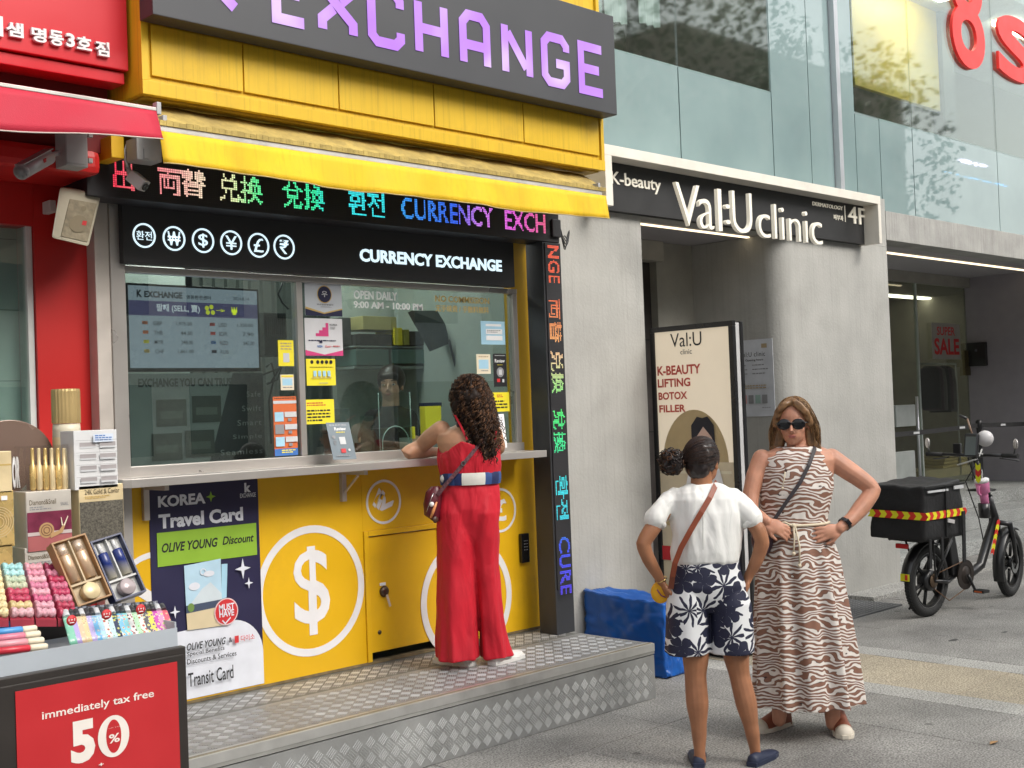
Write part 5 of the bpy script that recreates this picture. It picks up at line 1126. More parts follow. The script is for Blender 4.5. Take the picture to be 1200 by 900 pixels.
for pts in ([(332, 330), (326, 345), (331, 355), (338, 362)], [(312, 430), (318, 425), (322, 440), (315, 470), (318, 520)], [(306, 440), (330, 430), (325, 445), (313, 450)], [(335, 420), (325, 436), (318, 448)]):
    cbm.tube([at(x, y, Y=5.75) for x, y in pts], .006, 6)
tag(cbm.build('cable', TVF, None, kind='stuff'), 'loose black cables hanging between the rate screen and the window post', 'cables')
# counter inside: shelf, drawers, files, monitors
SHG = M('shelf_glassy', (.30, .36, .34), .3, var=.1)
YI = 6.3
def ipx(name, label, cat, rects, Y=YI, dep=.2):
    t = thing(name, label, cat, at((rects[0][1] + rects[0][3]) / 2, max(r_[4] for r_ in rects), Y=Y + dep / 2))
    for (pn, x0, y0, x1, y1, m) in rects: boxpx(pn, x0, y0, x1, y1, Y + random.uniform(0, .01), dep, m, t, .003)
    return t
ipx('wall_shelf', 'wall shelf with dark boxes and teal drawers behind the clerk', 'shelf', [('board', 415, 405, 512, 408, SHG), ('drawer', 417, 409, 456, 428, M('drawer_teal', (.10, .19, .17), .4)), ('drawer', 459, 409, 512, 426, MATS['drawer_teal']), ('board', 415, 429, 512, 432, SHG)], 6.2, .22)
ipx('storage_box', 'flat pale yellow box lying on top of the wall shelf', 'box', [('carton', 425, 370, 465, 387, M('carton_yellow', (.5, .45, .18), .6))], 6.2, .2)
ipx('storage_box', 'low black box on the wall shelf under the pale yellow box', 'box', [('carton', 422, 391, 460, 404.5, M('carton_black', (.02, .02, .02), .5))], 6.2, .2)
ipx('file_stack', 'yellow and dark file holders standing on the wall shelf', 'files', [('file', 462, 384, 472, 404.5, YEL), ('file', 473, 386, 480, 404.5, M('file_olive', (.3, .3, .05), .5)), ('file', 481, 388, 497, 404.5, MATS['carton_black'])], 6.19, .2)
ipx('wall_cabinet', 'dark wall cabinet behind the right hand booth window', 'cabinet', [('case', 398, 372, 412, 404, M('cab_dark', (.05, .055, .055), .5)), ('case', 413, 392, 418, 420, MATS['cab_dark'])], 6.25, .2)
ipx('white_screen_panel', 'narrow white upright panel inside the booth right of the clerk', 'panel', [('panel', 508, 372, 522, 524, M('panel_white', (.42, .48, .46), .5))], 6.1, .04)
def tilted(name, label, P, mat, th=.03):
    t = thing(name, label, 'monitor', sum(P, Vector()) / 4); n_ = (P[1] - P[0]).cross(P[3] - P[0]).normalized() * th
    m_ = MB(); m_.add(P + [p + n_ for p in P], [(0, 1, 2, 3), (7, 6, 5, 4), (0, 4, 5, 1), (1, 5, 6, 2), (2, 6, 7, 3), (3, 7, 4, 0)]); m_.build('case', mat, t); return t
MON = M('monitor_back', (.07, .075, .078), .5)
tilted('monitor', 'dark monitor tilted on a ceiling arm behind the opening hours lettering', [at(482, 364, Y=5.95), at(526, 364, Y=6.1), at(552, 392, Y=6.0), at(508, 410, Y=5.9)], MON)
tilted('monitor', 'smaller dark monitor hanging near the right edge of the booth window', [at(540, 392, Y=5.9), at(548, 386, Y=5.9), at(570, 412, Y=5.85), at(563, 419, Y=5.85)], MON)
a_ = at(538, 395, Y=5.9); arm = thing('ceiling_bracket', 'thin black ceiling arm carrying the tilted monitors', 'bracket', a_); MB().tube([at(526, 398, Y=5.9), at(534, 430, Y=5.9)], .008).tube([at(536, 386, Y=6.0), Vector((at(536, 386, Y=6.0).x, 6.0, 2.89))], .012).build('arm', TVF, arm)
DESK = slab('desk', M('desk_dark', (.03, .03, .032), .4), booth, 3.3, 5.24, 5.902, 6.25, 1.02, 1.38)
ipx('clerk_monitor', 'grey monitor seen from behind on the counter left of the clerk', 'monitor', [('case', 377, 480, 411, 503, M('monitor_grey', (.16, .19, .19), .4)), ('stand', 390, 503, 396, 520, MON)], 5.85, .03)
ipx('black_screen', 'black payment screen standing on the counter behind the leaflet stand', 'screen', [('case', 418, 519, 436, 538, TVF)], 5.55, .02)
ipx('cash_counter', 'black counting machine with a pale paper tray behind the acrylic shield', 'machine', [('case', 446, 502, 482, 542, TVF), ('tray', 468, 513, 484, 528, M('tray_pale', (.42, .46, .46), .5)), ('slot', 462, 510, 474, 514, M('slot_grey', (.3, .32, .32), .5))], 5.75, .2)
ipx('leaflet_holder', 'yellow leaflet holder with a navy top on the counter left of the woman in red', 'holder', [('holder', 498, 476, 518, 508, YEL), ('lid', 497, 472, 518, 476.5, NAVY)], 5.50, .05)
ipx('sanitiser_bottle', 'small yellow bottle on the counter behind the woman in red', 'bottle', [('bottle', 484, 500, 487, 514, YEL)], 5.55, .03)
SHG2 = glass('acrylic', (.86, .93, .91), 1.2, .06)
sh = thing('acrylic_shield', 'clear acrylic shield with an arched opening on the counter', 'shield', at(461, 540, Y=5.48))
a_, b_ = at(443, 462, Y=5.48), at(480, 462, Y=5.48); zc = 1.405; w = b_.x - a_.x; zt_ = at(461, 460, Y=5.48).z
m_ = MB(); ro = w * .42; zo = zc + .10; cxm = (a_.x + b_.x) / 2
inner = [(cxm - ro, zc)] + [(cxm + ro * math.cos(t_), zo + ro * math.sin(t_)) for t_ in [math.pi - math.pi * i / 16 for i in range(17)]] + [(cxm + ro, zc)]
outer = [(a_.x, zc)] + [(a_.x, zo + ro)] + [(a_.x + w * i / 15, zt_) for i in range(15)] + [(b_.x, zo + ro), (b_.x, zc)]
outer = outer[:1] + [(a_.x, zc + (zt_ - zc) * i / 3) for i in (1, 2)] + [(a_.x + w * i / 12, zt_) for i in range(13)] + [(b_.x, zc + (zt_ - zc) * i / 3) for i in (2, 1)] + [(b_.x, zc)]
n = len(inner)
m_.add([(x, 5.48, z) for x, z in inner] + [(x, 5.48, z) for x, z in outer], [(i, i + 1, n + i + 1, n + i) for i in range(n - 1)]); m_.build('sheet', SHG2, sh, recalc=False)
m_ = MB(); m_.tube([(x, 5.478, z) for x, z in inner], .003, 6).tube([(a_.x, 5.478, zc), (a_.x, 5.478, zt_)], .0025, 6).tube([(b_.x, 5.478, zc), (b_.x, 5.478, zt_)], .0025, 6); m_.build('polished_edge', M('acrylic_edge', (.45, .58, .55), .2), sh)
for x in (437, 481): boxpx('side_fin', x, 487, x + 2.5, 538, 5.40, .12, SHG2, sh, 0)
# things on the ledge
def stand_sheet(name, label, P, base, fn, th=.006):
    s_ = Sheet(P[0], P[1] - P[0], P[3] - P[0], .002); fn(s_); return s_.make(name, base, label, 'sign', loc=(P[2] + P[3]) / 2)
def d_rev(s):
    s.text('명동환전센터', .12, .05, .85, .10, LGREY); s.text('Review', .3, .13, .8, .22, WHITE, .03); s.lines(.35, .26, .72, .30, 1, YEL); s.r(.42, .40, .68, .60, LGREY); s.o(.2, .40, .07, GREY); s.lines(.15, .5, .3, .62, 3, GREY); s.r(.4, .72, .6, .83, RED); s.o(.75, .76, .05, LGREY); s.lines(.15, .9, .85, .95, 1, GREY)
P = [at(381.5, 495.5, Y=5.23), at(408.5, 495, Y=5.23), at(418, 537.5, Y=5.15), at(390.5, 539, Y=5.15)]
stand_sheet('review_stand', 'slate leaflet stand leaning on the steel ledge by the window post', P, M('slate_print', (.14, .18, .21), .35), d_rev)
def d_w(s): s.lines(.2, .1, .8, .5, 6, GREY); s.r(.25, .6, .6, .75, BLACK)
P = [at(580, 486, Y=5.24), at(590, 485, Y=5.26), at(597, 525, Y=5.17), at(584, 526, Y=5.15)]
stand_sheet('white_leaflet', 'white leaflet stand on the ledge right of the woman in red', P, WHITE, d_w)
# stickers and notices on the window
def sticker(name, label, x0, y0, x1, y1, base, fn, Y=5.3385): s_ = sheetY(x0, y0, x1, y1, Y, .0015); fn(s_); return s_.make(name, base, label, 'notice')
STG = 'notices stuck on the booth window'
sticker('notice', 'narrow yellow notice with a small grey square on the left window pane', 325.5, 398.5, 344.5, 429, YEL, lambda s: (s.lines(.15, .1, .85, .42, 3, TANI), s.r(.3, .5, .7, .85, LGREY)))
sticker('notice', 'small yellow notice with a blue picture on the left window pane', 328.5, 439, 344.5, 457, CREAM, lambda s: (s.r(.12, .25, .88, .7, SKY_), s.lines(.15, .8, .85, .92, 1, GREY), s.r(.05, .05, .95, .15, YEL)))
def d_or(s):
    s.lines(.05, .02, .95, .05, 1, BLACK); s.r(0, .07, 1, .12, LGREY); s.r(0, .88, 1, 1, BLUE); s.lines(.3, .9, .9, .97, 2, YEL)
    for j in range(3): s.r(.04, .26 + .21 * j, .42, .42 + .21 * j, SKY_ if j % 2 == 0 else GREY); s.r(.46, .26 + .21 * j, .98, .35 + .21 * j, LGREY); s.r(.6, .37 + .21 * j, .75, .42 + .21 * j, GREY)
sticker('notice', 'tall orange notice with three small pictures at the bottom of the left window pane', 319.5, 465, 349, 533, ORANGE, d_or)
def d_cert(s):
    s.poly([(0, .80), (.5, .93), (1, .80), (1, 1), (0, 1)], NAVY); s.poly([(0, .74), (.5, .90), (1, .76), (1, .80), (.5, .94), (0, .80)], GOLD); s.o(.52, .36, .20, GOLD); s.o(.52, .36, .18, NAVY); s.text('우', .44, .26, .60, .44, LGREY, .02); s.text('우수환전영업자', .3, .64, .75, .69, BLACK, .01); s.lines(.4, .72, .7, .76, 2, GREY)
sticker('certificate', 'white certificate with a round navy seal at the top left of the right pane', 356.5, 329.5, 401, 371, ink('paper_blue', (.55, .58, .62)), d_cert)
def d_st(s):
    s.poly([(0, .85), (.5, .97), (1, .85), (1, 1), (0, 1)], PINK); s.poly([(.28, .48), (.28, .40), (.37, .40), (.37, .32), (.46, .32), (.46, .24), (.55, .24), (.55, .12), (.62, .12), (.62, .48)], PINK)
    s.text('KOREA', .66, .14, .86, .19, BLACK, .01); s.lines(.66, .22, .8, .30, 3, GREY); s.lines(.08, .58, .92, .64, 1, NAVY); s.text('VISA', .30, .72, .45, .78, BLUE, .03); s.text('Fiserv', .52, .72, .68, .78, RED, .02); s.r(.36, .6, .44, .66, NAVY); s.lines(.72, .73, .9, .78, 1, RED)
sticker('notice', 'white and pink notice with a stair shaped chart below the certificate', 356.5, 372.5, 402, 417, ink('paper_white', (.62, .62, .64)), d_st)
def d_ys(s):
    for i in range(5): s.o(.22 + i * .15 + (.02 if i else -.03), .12, .055, BLACK)
    s.lines(.1, .3, .9, .34, 1, BLACK)
    for i in range(4): s.r(.22 + i * .16, .45, .32 + i * .16, .66, SKY_)
    s.lines(.15, .7, .85, .76, 1, TANI); s.lines(.4, .9, .7, .94, 1, BLUE)
sticker('notice', 'yellow notice with a row of black dots on the right window pane', 358.5, 420.5, 393.5, 451.5, YEL, d_ys)
sticker('notice', 'bright yellow notice with lines of print beside the window post', 357.5, 468.5, 392, 496, YEL, lambda s: (s.lines(.05, .12, .7, .3, 2, RED), s.lines(.05, .42, .85, .95, 4, BLACK)))
sticker('notice', 'light blue notice with white lines at the right of the window', 563, 376, 592, 404, SKY_, lambda s: (s.r(.2, .12, .85, .22, WHITE), s.r(.2, .34, .88, .56, WHITE), s.r(.2, .62, .88, .82, WHITE), s.lines(.24, .38, .8, .52, 2, GREY)))
sticker('notice', 'small cream notice with a blue picture right of the woman with curly hair', 558, 415, 575, 438, CREAM, lambda s: (s.r(.15, .28, .85, .75, SKY_), s.lines(.15, .1, .85, .2, 1, TANI), s.lines(.3, .82, .8, .9, 1, GREY)))
sticker('notice', 'tall black review notice at the right edge of the window', 577.5, 414.5, 594, 453, BLACK, lambda s: (s.text('Review', .12, .16, .88, .27, WHITE, .02), s.lines(.3, .33, .7, .36, 1, YEL), s.o(.5, .56, .28, GREY), s.r(.38, .48, .62, .64, LGREY), s.r(.22, .76, .45, .86, RED), s.r(.62, .77, .76, .87, LGREY), s.lines(.1, .05, .9, .08, 1, LGREY)))
sticker('notice', 'yellow notice with black print at the lower right of the window', 574, 460, 597, 482, YEL, lambda s: (s.lines(.35, .12, .75, .3, 2, RED), s.lines(.08, .42, .9, .9, 3, BLACK)))

# ------------------------------------------------------------------ clinic light box, notice, blue tarpaulin
XB = 6.62
def frX(x, y, z): return (XB + y, x, z)
a_, b_ = at(761, 383, X=XB), at(858, 377, X=XB)
print('board', a_, b_)
yb0, yb1 = b_.y, a_.y; ztop = (a_.z + b_.z) / 2
bd = thing('clinic_light_box', 'tall clinic poster in a black frame standing at the concrete entrance', 'poster stand', (XB + .06, (yb0 + yb1) / 2, 0))
BKF = M('black_frame', (.012, .012, .013), .3)
slab('back_case', M('case_white', (.5, .5, .5), .35), bd, XB + .036, XB + .09, yb0 + .01, yb1 - .004, .201, ztop - .012, .004)
slab("rear_cover", BKF, bd, XB + .091, XB + .12, yb0, yb1, .201, ztop - .004, .004)
fr = MB(); w = .035
fr.box(XB, XB + .0355, yb0, yb1, ztop - w, ztop).box(XB, XB + .0355, yb0, yb1, .201, .236).box(XB, XB + .0355, yb0, yb0 + w, .2365, ztop - w - .0005).box(XB, XB + .0355, yb1 - w, yb1, .2365, ztop - w - .0005); fr.build('frame', BKF, bd, .002)
slab('base', BKF, bd, XB - .10, XB + .24, yb0 - .01, yb1 + .01, .02, .20, .01); slab('base_strip', STEELB, bd, XB - .103, XB - .1005, yb0 + .02, yb1 - .02, .15, .165)
PO = M('poster_cream', (.66, .57, .44), .4, var=.03, emit=(.95, .82, .62), estr=.22)
s_ = Sheet((XB + .012, yb1 - w, ztop - w), (0, -(yb1 - yb0 - 2 * w), 0), (0, 0, -(ztop - .2365 - w)), .001)
def pu(px, py): q = at(px, py, X=XB + .01); return (q.y - (yb1 - w)) / -(yb1 - yb0 - 2 * w), (ztop - w - q.z) / (ztop - .2365 - w)
c_ = pu(815, 545); PC1 = ink('poster_disc', (.50, .38, .20)); PC2 = ink('poster_glow', (.66, .56, .38)); PRD = ink('poster_lettering', (.52, .07, .05))
rvv = pu(815, 480)[1] - pu(815, 545)[1]
s_.o(c_[0], c_[1], .44, PC1, abs(rvv) * 1.0, 48); s_.r(0, c_[1] - .01, 1, 1, PC2); s_.r(.04, c_[1] + .02, .96, c_[1] + .03, ink('poster_line', (.75, .68, .5))); s_.r(0, c_[1] + .12, .5, c_[1] + .14, PC1); s_.r(0, c_[1] + .2, .7, c_[1] + .215, PC1)
def pp(t, x0, y0, x1, y1, m, b=.0):
    p0, p1 = pu(x0, y0), pu(x1, y1); s_.text(t, p0[0], p0[1], p1[0], p1[1], m, b)
pp('Val:U', 785.5, 391.5, 822.5, 404.5, BLACK); pp('clinic', 797.5, 409.5, 811, 414.5, BLACK)
pp('K-BEAUTY', 770.5, 429.5, 821.5, 437.5, PRD, .03); pp('LIFTING', 771, 444.5, 809.5, 452.5, PRD, .03); pp('BOTOX', 772, 460, 806, 467.5, PRD, .03); pp('FILLER', 773, 475, 804, 482.5, PRD, .03)
# plain printed head and shoulders of a model
SKP = ink('print_skin', (.66, .45, .36)); HRP = ink('print_hair', (.012, .012, .02))
c_ = pu(824, 505); s_.o(c_[0], c_[1] + .035, .16, SKP, .055); s_.poly([(c_[0] - .15, c_[1] + .05), (c_[0] - .15, c_[1] - .02), (c_[0] - .07, c_[1] - .05), (c_[0], c_[1] - .045), (c_[0] + .07, c_[1] - .05), (c_[0] + .15, c_[1] - .02), (c_[0] + .16, c_[1] + .05), (c_[0] + .11, c_[1] + .02), (c_[0] + .01, c_[1] - .015), (c_[0] - .11, c_[1] + .03)], HRP)
s_.poly([(c_[0] - .3, c_[1] + .25), (c_[0] - .2, c_[1] + .13), (c_[0] + .2, c_[1] + .13), (c_[0] + .3, c_[1] + .25)], WHITE); q = pu(790, 640); s_.r(0, q[1], .35, q[1] + .05, RED)
s_.make('poster', PO, parent=bd)
# opening hours notice on the entrance side wall
def hx(s):
    s.text('Val:U clinic', .05, .16, .78, .22, BLACK, 0, 0, 1.1); s.text('Opening hours', .2, .25, .72, .285, BLACK, .01); s.r(.68, .06, .84, .115, TANI)
    for j in range(3): s.lines(.08, .325 + .055 * j, .25, .35 + .055 * j, 1, GREY); s.lines(.4, .325 + .055 * j, .85, .35 + .055 * j, 1, GREY)
    s.lines(.15, .59, .8, .65, 2, TANI)
    for i in range(4): s.r(.06 + .2 * i, .72, .21 + .2 * i, .83, (ink('pinkish', (.6, .3, .3)), GREY, ink('greenish', (.3, .42, .38)), GREY)[i])
    s.lines(.65, .88, .9, .9, 1, GREY); s.r(.05, .925, .95, .93, LGREY)
s_ = sheetX(865, 399.5, 909, 487.5, 8.297, .004); hx(s_); s_.make('opening_hours_notice', M('notice_paper', (.58, .60, .64), .5), 'white clinic opening hours notice on the concrete wall of the entrance', 'notice')
# tarpaulin covered box
def tarp_mat():
    m, N, L, p = nodes_mat('tarpaulin_blue'); tc = N.new('ShaderNodeTexCoord'); n = N.new('ShaderNodeTexNoise'); n.noise_type = 'RIDGED_MULTIFRACTAL'; n.inputs['Scale'].default_value = 3.2; n.inputs['Detail'].default_value = 3; n.inputs['Distortion'].default_value = .8; L.new(tc.outputs['Object'], n.inputs[0])
    cr = N.new('ShaderNodeValToRGB'); cr.color_ramp.elements[0].color = (.006, .085, .36, 1); cr.color_ramp.elements[1].color = (.012, .16, .60, 1); L.new(n.outputs[0], cr.inputs[0]); L.new(cr.outputs[0], p.inputs['Base Color']); p.inputs['Roughness'].default_value = .33
    b = N.new('ShaderNodeBump'); b.inputs['Strength'].default_value = .7; b.inputs['Distance'].default_value = .02; L.new(n.outputs[0], b.inputs['Height']); L.new(b.outputs[0], p.inputs['Normal']); return m
zt_ = at(700, 712, X=5.85).z; print('tarp top', zt_, at(773, 735, Y=4.75).z, at(688, 712, X=5.82))
bm = bmesh.new(); bmesh.ops.create_cube(bm, size=1); bmesh.ops.subdivide_edges(bm, edges=bm.edges, cuts=34, use_grid_fill=True)
X0, X1, Y0_, Y1_, Z1 = 5.84, 6.06, 4.74, 5.37, .45
for v_ in bm.verts:
    x, y, z = v_.co.x + .5, v_.co.y + .5, v_.co.z + .5
    from mathutils import noise as _n
    p = Vector((x * 3, y * 3, z * 3)); nn_ = _n.noise(p * 1.3) * .018 + abs(_n.noise(p * 3.1)) * .014 + abs(_n.noise(p * Vector((4, 4, .6)).length * .22)) * .012
    fl = max(0, .35 - z) * .06; sag = -.05 * math.sin(math.pi * min(1, x)) * math.sin(math.pi * y) if z > .98 else 0
    v_.co = Vector((X0 + (X1 - X0) * x + (x - .5) * 2 * (nn_ + fl * .3), Y0_ + (Y1_ - Y0_) * y + (y - .5) * 2 * nn_ - fl * .5, max(.004, Z1 * z + sag + nn_ * .8 + (.03 * y if z > .9 else 0))))
me = bpy.data.meshes.new('cover'); bm.to_mesh(me); bm.free(); me.materials.append(tarp_mat()); me.polygons.foreach_set('use_smooth', [True] * len(me.polygons))
tp_ = bpy.data.objects.new('tarpaulin_box', me); COL.objects.link(tp_); tag(tp_, 'box wrapped in a creased blue tarpaulin against the concrete wall', 'covered box'); tp_.location = (0, 0, 0)

# ------------------------------------------------------------------ electric bicycle
BK = M('bike_black', (.010, .010, .011), .35, var=.1, coat=.3); RUB = M('rubber', (.018, .018, .018), .75, bump=.3, bscale=90, dirt=.3, dirtcol=(.08, .075, .07)); RIM = M('rim_black', (.015, .015, .016), .3, .4); FAB = M('bag_fabric', (.012, .012, .013), .6, bump=.4, bscale=35, var=.2)
MIRR = M('mirror_back', (.62, .58, .55), .15, .6); CHR = M('chrome', (.5, .5, .5), .2, 1); HVY = ink('hivis_yellow', (.75, .72, .02)); HVR = ink('hivis_red', (.62, .03, .02))
pr0, pf0 = at(1087, 722, Z=0), at(1184, 698, Z=0)
print('bike', pr0, pf0, (pf0 - pr0).length)
D = (pf0 - pr0); WB = D.length; D.normalize(); ang = math.atan2(D.y, D.x)
BX = Matrix.Translation(pr0) @ Matrix.Rotation(ang, 4, 'Z') @ Matrix.Rotation(R(1.5), 4, 'X')
bk = thing('electric_bicycle', 'black electric delivery bicycle parked in front of the granite steps', 'bicycle', pr0)
RW_ = .272
def bm_(): return MB(BX)
def wheel(cx, steer=0.0, pfx=0):
    X = BX @ Matrix.Translation((cx, 0, RW_)) @ Matrix.Rotation(steer, 4, 'Z')
    m_ = MB(X); n, k = 48, 10; rings = []
    for i in range(n):
        a = 2 * math.pi * i / n; c = Vector((math.cos(a), 0, math.sin(a))) * (RW_ - .034); o_ = Vector((math.cos(a), 0, math.sin(a)))
        rings.append([c + o_ * .034 * math.cos(2 * math.pi * j / k) + Vector((0, 1, 0)) * .036 * math.sin(2 * math.pi * j / k) for j in range(k)])
    rings.append(rings[0]); m_.loft(rings, caps=False); w_ = m_.build('wheel', RUB, bk)
    m_ = MB(X); tr = MB(X)
    for i in range(64):
        a = 2 * math.pi * i / 64; o_ = Vector((math.cos(a), 0, math.sin(a))); t_ = Vector((-math.sin(a), 0, math.cos(a)))
        for sgn in (-1, 1): tr.obox(o_ * (RW_ - .001) + Vector((0, .011 * sgn, 0)), t_, Vector((0, 1, 0)), o_, .008, .008, .002)
    tr.build('tread', RUB, w_, kind='stuff')
    m_.ring((0, 0), RW_ - .085, RW_ - .066, -.022, .022, 48); m_.build('rim', RIM, w_)
    m_ = MB(X); m_.ring((0, 0), RW_ - .0672, RW_ - .0635, -.024, -.0225, 48); m_.ring((0, 0), RW_ - .0672, RW_ - .0635, .0225, .024, 48); m_.build('rim_edge', CHR, w_)
    for i in range(6):
        a = 2 * math.pi * i / 6 + .3
        for s in (-.09, .09):
            sp_ = MB(X); sp_.tube([Vector((math.cos(a + s) * .05, 0, math.sin(a + s) * .05)), Vector((math.cos(a + s * .5) * (RW_ - .08), 0, math.sin(a + s * .5) * (RW_ - .08)))], [.011, .008], 6); sp_.build('spoke', RIM, w_)
    return X, w_
Xr, wr = wheel(0)
m_ = MB(Xr); m_.lathe([(.02, -.05), (.075, -.045), (.08, -.02), (.08, .02), (.075, .04), (.02, .045)], (0, 0, 0), 'Y', 24); m_.build('hub_motor', BK, wr)
m_ = MB(Xr); m_.lathe([(.05, -.065), (.055, -.058), (.04, -.05)], (0, 0, 0), 'Y', 18); m_.build('sprocket', M('sprocket_rust', (.12, .08, .05), .5, .6), wr)
ST_ = R(10)
Xf, wf_ = wheel(WB, ST_)
MB(Xf).lathe([(.02, -.04), (.04, -.035), (.04, .035), (.02, .04)], (0, 0, 0), 'Y', 16).build('hub', BK, wf_); MB(Xf).ring((0, 0), .05, .085, -.045, -.042, 24).build('brake_disc', CHR, wf_)
def mud(X, a0, a1, name, r=RW_ + .018):
    m_ = MB(X); rings = []
    for i in range(15):
        a = a0 + (a1 - a0) * i / 14; o_ = Vector((math.cos(a), 0, math.sin(a))); rings.append([o_ * (r - .012) + Vector((0, -.045, 0)), o_ * r + Vector((0, -.04, 0)), o_ * (r + .008), o_ * r + Vector((0, .04, 0)), o_ * (r - .012) + Vector((0, .045, 0)), o_ * (r - .004) + Vector((0, .036, 0)), o_ * (r + .003), o_ * (r - .004) + Vector((0, -.036, 0))])
    m_.loft(rings); return m_.build(name, BK, bk)
mud(Xr, R(62), R(176), 'rear_mudguard'); mud(Xf, R(60), R(205), 'front_mudguard')
a = R(168); m_ = MB(Xr); m_.obox(Vector((math.cos(a), 0, math.sin(a))) * (RW_ + .028) + Vector((0, 0, -.01)), Vector((0, 0, 1)), Vector((0, 1, 0)), Vector((1, 0, 0)), .026, .036, .003); rf = m_.build('rear_reflector', HVY, bk)
MB(Xr).obox(Vector((math.cos(a), 0, math.sin(a))) * (RW_ + .0315) + Vector((0, -.014, -.01)), Vector((0, 0, 1)), Vector((0, 1, 0)), Vector((1, 0, 0)), .020, .010, .003).build('reflector_stripe', HVR, rf)
hub_r, hub_f = Vector((0, 0, RW_)), Vector((WB, 0, RW_)); bb = Vector((.44, 0, .27)); hd0 = Vector((WB - .20, 0, .62)); hd1 = Vector((WB - .31, 0, .84)); hb_ = Vector((WB - .52, 0, 1.17))
def tb_(name, pts, r, n=10, m=BK): mm = bm_(); mm.tube(pts, r, n); return mm.build(name, m, bk)
tb_('down_tube', [bb + Vector((.0, 0, .0)), Vector((.62, 0, .25)), Vector((.78, 0, .30)), Vector((.88, 0, .46)), hd0 + Vector((-.02, 0, .04)), hd1], [.03, .034, .036, .036, .034, .028])
for s in (-1, 1):
    tb_('chain_stay', [hub_r + Vector((0, .06 * s, 0)), Vector((.2, .055 * s, .24)), bb], .014); tb_('seat_stay', [hub_r + Vector((0, .06 * s, 0)), Vector((.27, .05 * s, .55))], .013)
    q = Matrix.Rotation(ST_, 3, 'Z'); tb_('fork_leg', [hub_f + q @ Vector((0, .055 * s, 0)), hub_f + q @ Vector((-.07, .055 * s, .20)), hub_f + q @ Vector((-.13, .05 * s, .33)), hd0 + Vector((.0, .02 * s, 0))], [.014, .02, .024, .02])
tb_('head_tube', [hd0, hd1], .03); tb_('seat_tube', [bb, Vector((.27, 0, .70))], .022)
tb_('steering_stem', [hd1, hb_], .022)
mm = bm_(); mm.add([(.30, -.045, .27), (.42, -.045, .27), (.34, -.045, .58), (.24, -.045, .60), (.30, .045, .27), (.42, .045, .27), (.34, .045, .58), (.24, .045, .60)], [(0, 1, 2, 3), (7, 6, 5, 4), (0, 4, 5, 1), (1, 5, 6, 2), (2, 6, 7, 3), (3, 7, 4, 0)]); mm.build('battery', BK, bk, .012)
mm = bm_(); mm.lathe([(.11, -.068), (.11, -.062)], bb, 'Y', 30); mm.ring((bb.x, bb.z), .07, .115, -.070, -.060, 30); mm.build('chain_ring', M('chain_dark', (.05, .04, .035), .45, .6), bk)
for s, a in ((-1, R(-55)), (1, R(125))):
    d = Vector((math.cos(a), 0, math.sin(a))); tb_('crank', [bb + Vector((0, .085 * s, 0)), bb + Vector((0, .09 * s, 0)) + d * .16], .011, 8)
    mm = bm_(); mm.obox(bb + Vector((0, .14 * s, 0)) + d * .16, Vector((1, 0, 0)), Vector((0, 1, 0)), Vector((0, 0, 1)), .045, .045, .011); pe = mm.build('pedal', BK, bk, .004)
    mm = bm_(); mm.obox(bb + Vector((-.047, .14 * s, 0)) + d * .16, Vector((1, 0, 0)), Vector((0, 1, 0)), Vector((0, 0, 1)), .002, .03, .005); mm.build('pedal_reflector', ORANGE, pe)
tb_('chain', [hub_r + Vector((0, -.062, .045)), bb + Vector((-.02, -.066, .11))], .004, 6, M('chain_rust', (.16, .09, .05), .6, .5)); tb_('chain', [hub_r + Vector((.0, -.062, -.06)), Vector((.2, -.064, .10)), bb + Vector((-.02, -.066, -.11))], .004, 6, MATS['chain_rust'])
tb_('kickstand', [Vector((.16, .10, .24)), Vector((.10, .22, .01))], .009, 8)
for s in (-1, 1):
    tb_('rack_rail', [Vector((-.30, .12 * s, .60)), Vector((.26, .12 * s, .60))], .010, 8); tb_('rack_stay', [hub_r + Vector((0, .075 * s, .02)), Vector((-.1, .12 * s, .595))], .008, 8); tb_('rack_stay', [hub_r + Vector((0, .075 * s, .02)), Vector((.16, .12 * s, .595))], .008, 8)
    tb_('rack_hoop', [Vector((-.30, .12 * s, .60)), Vector((-.30, .16 * s, .66)), Vector((-.22, .19 * s, .71)), Vector((.05, .19 * s, .71)), Vector((.14, .16 * s, .66)), Vector((.14, .12 * s, .60))], .008, 8)
for x in (-.3, -.15, 0, .15): tb_('rack_bar', [Vector((x, -.12, .60)), Vector((x, .12, .60))], .007, 6)
mm = bm_(); mm.obox((-.32, 0, .56), Vector((1, 0, 0)), Vector((0, 1, 0)), Vector((0, 0, 1)), .012, .05, .018); mm.build('tail_light', M('tail_red', (.5, .02, .02), .2), bk, .006)
0 and mm.loft([[Vector((.20 + .12 * math.cos(t_) * k, .06 * math.sin(t_) * k * (1.4 if math.cos(t_) < 0 else .7), z)) for t_ in [2 * math.pi * j / 16 for j in range(16)]] for k, z in ((.8, .70), (1, .72), (1, .75), (.6, .765))])
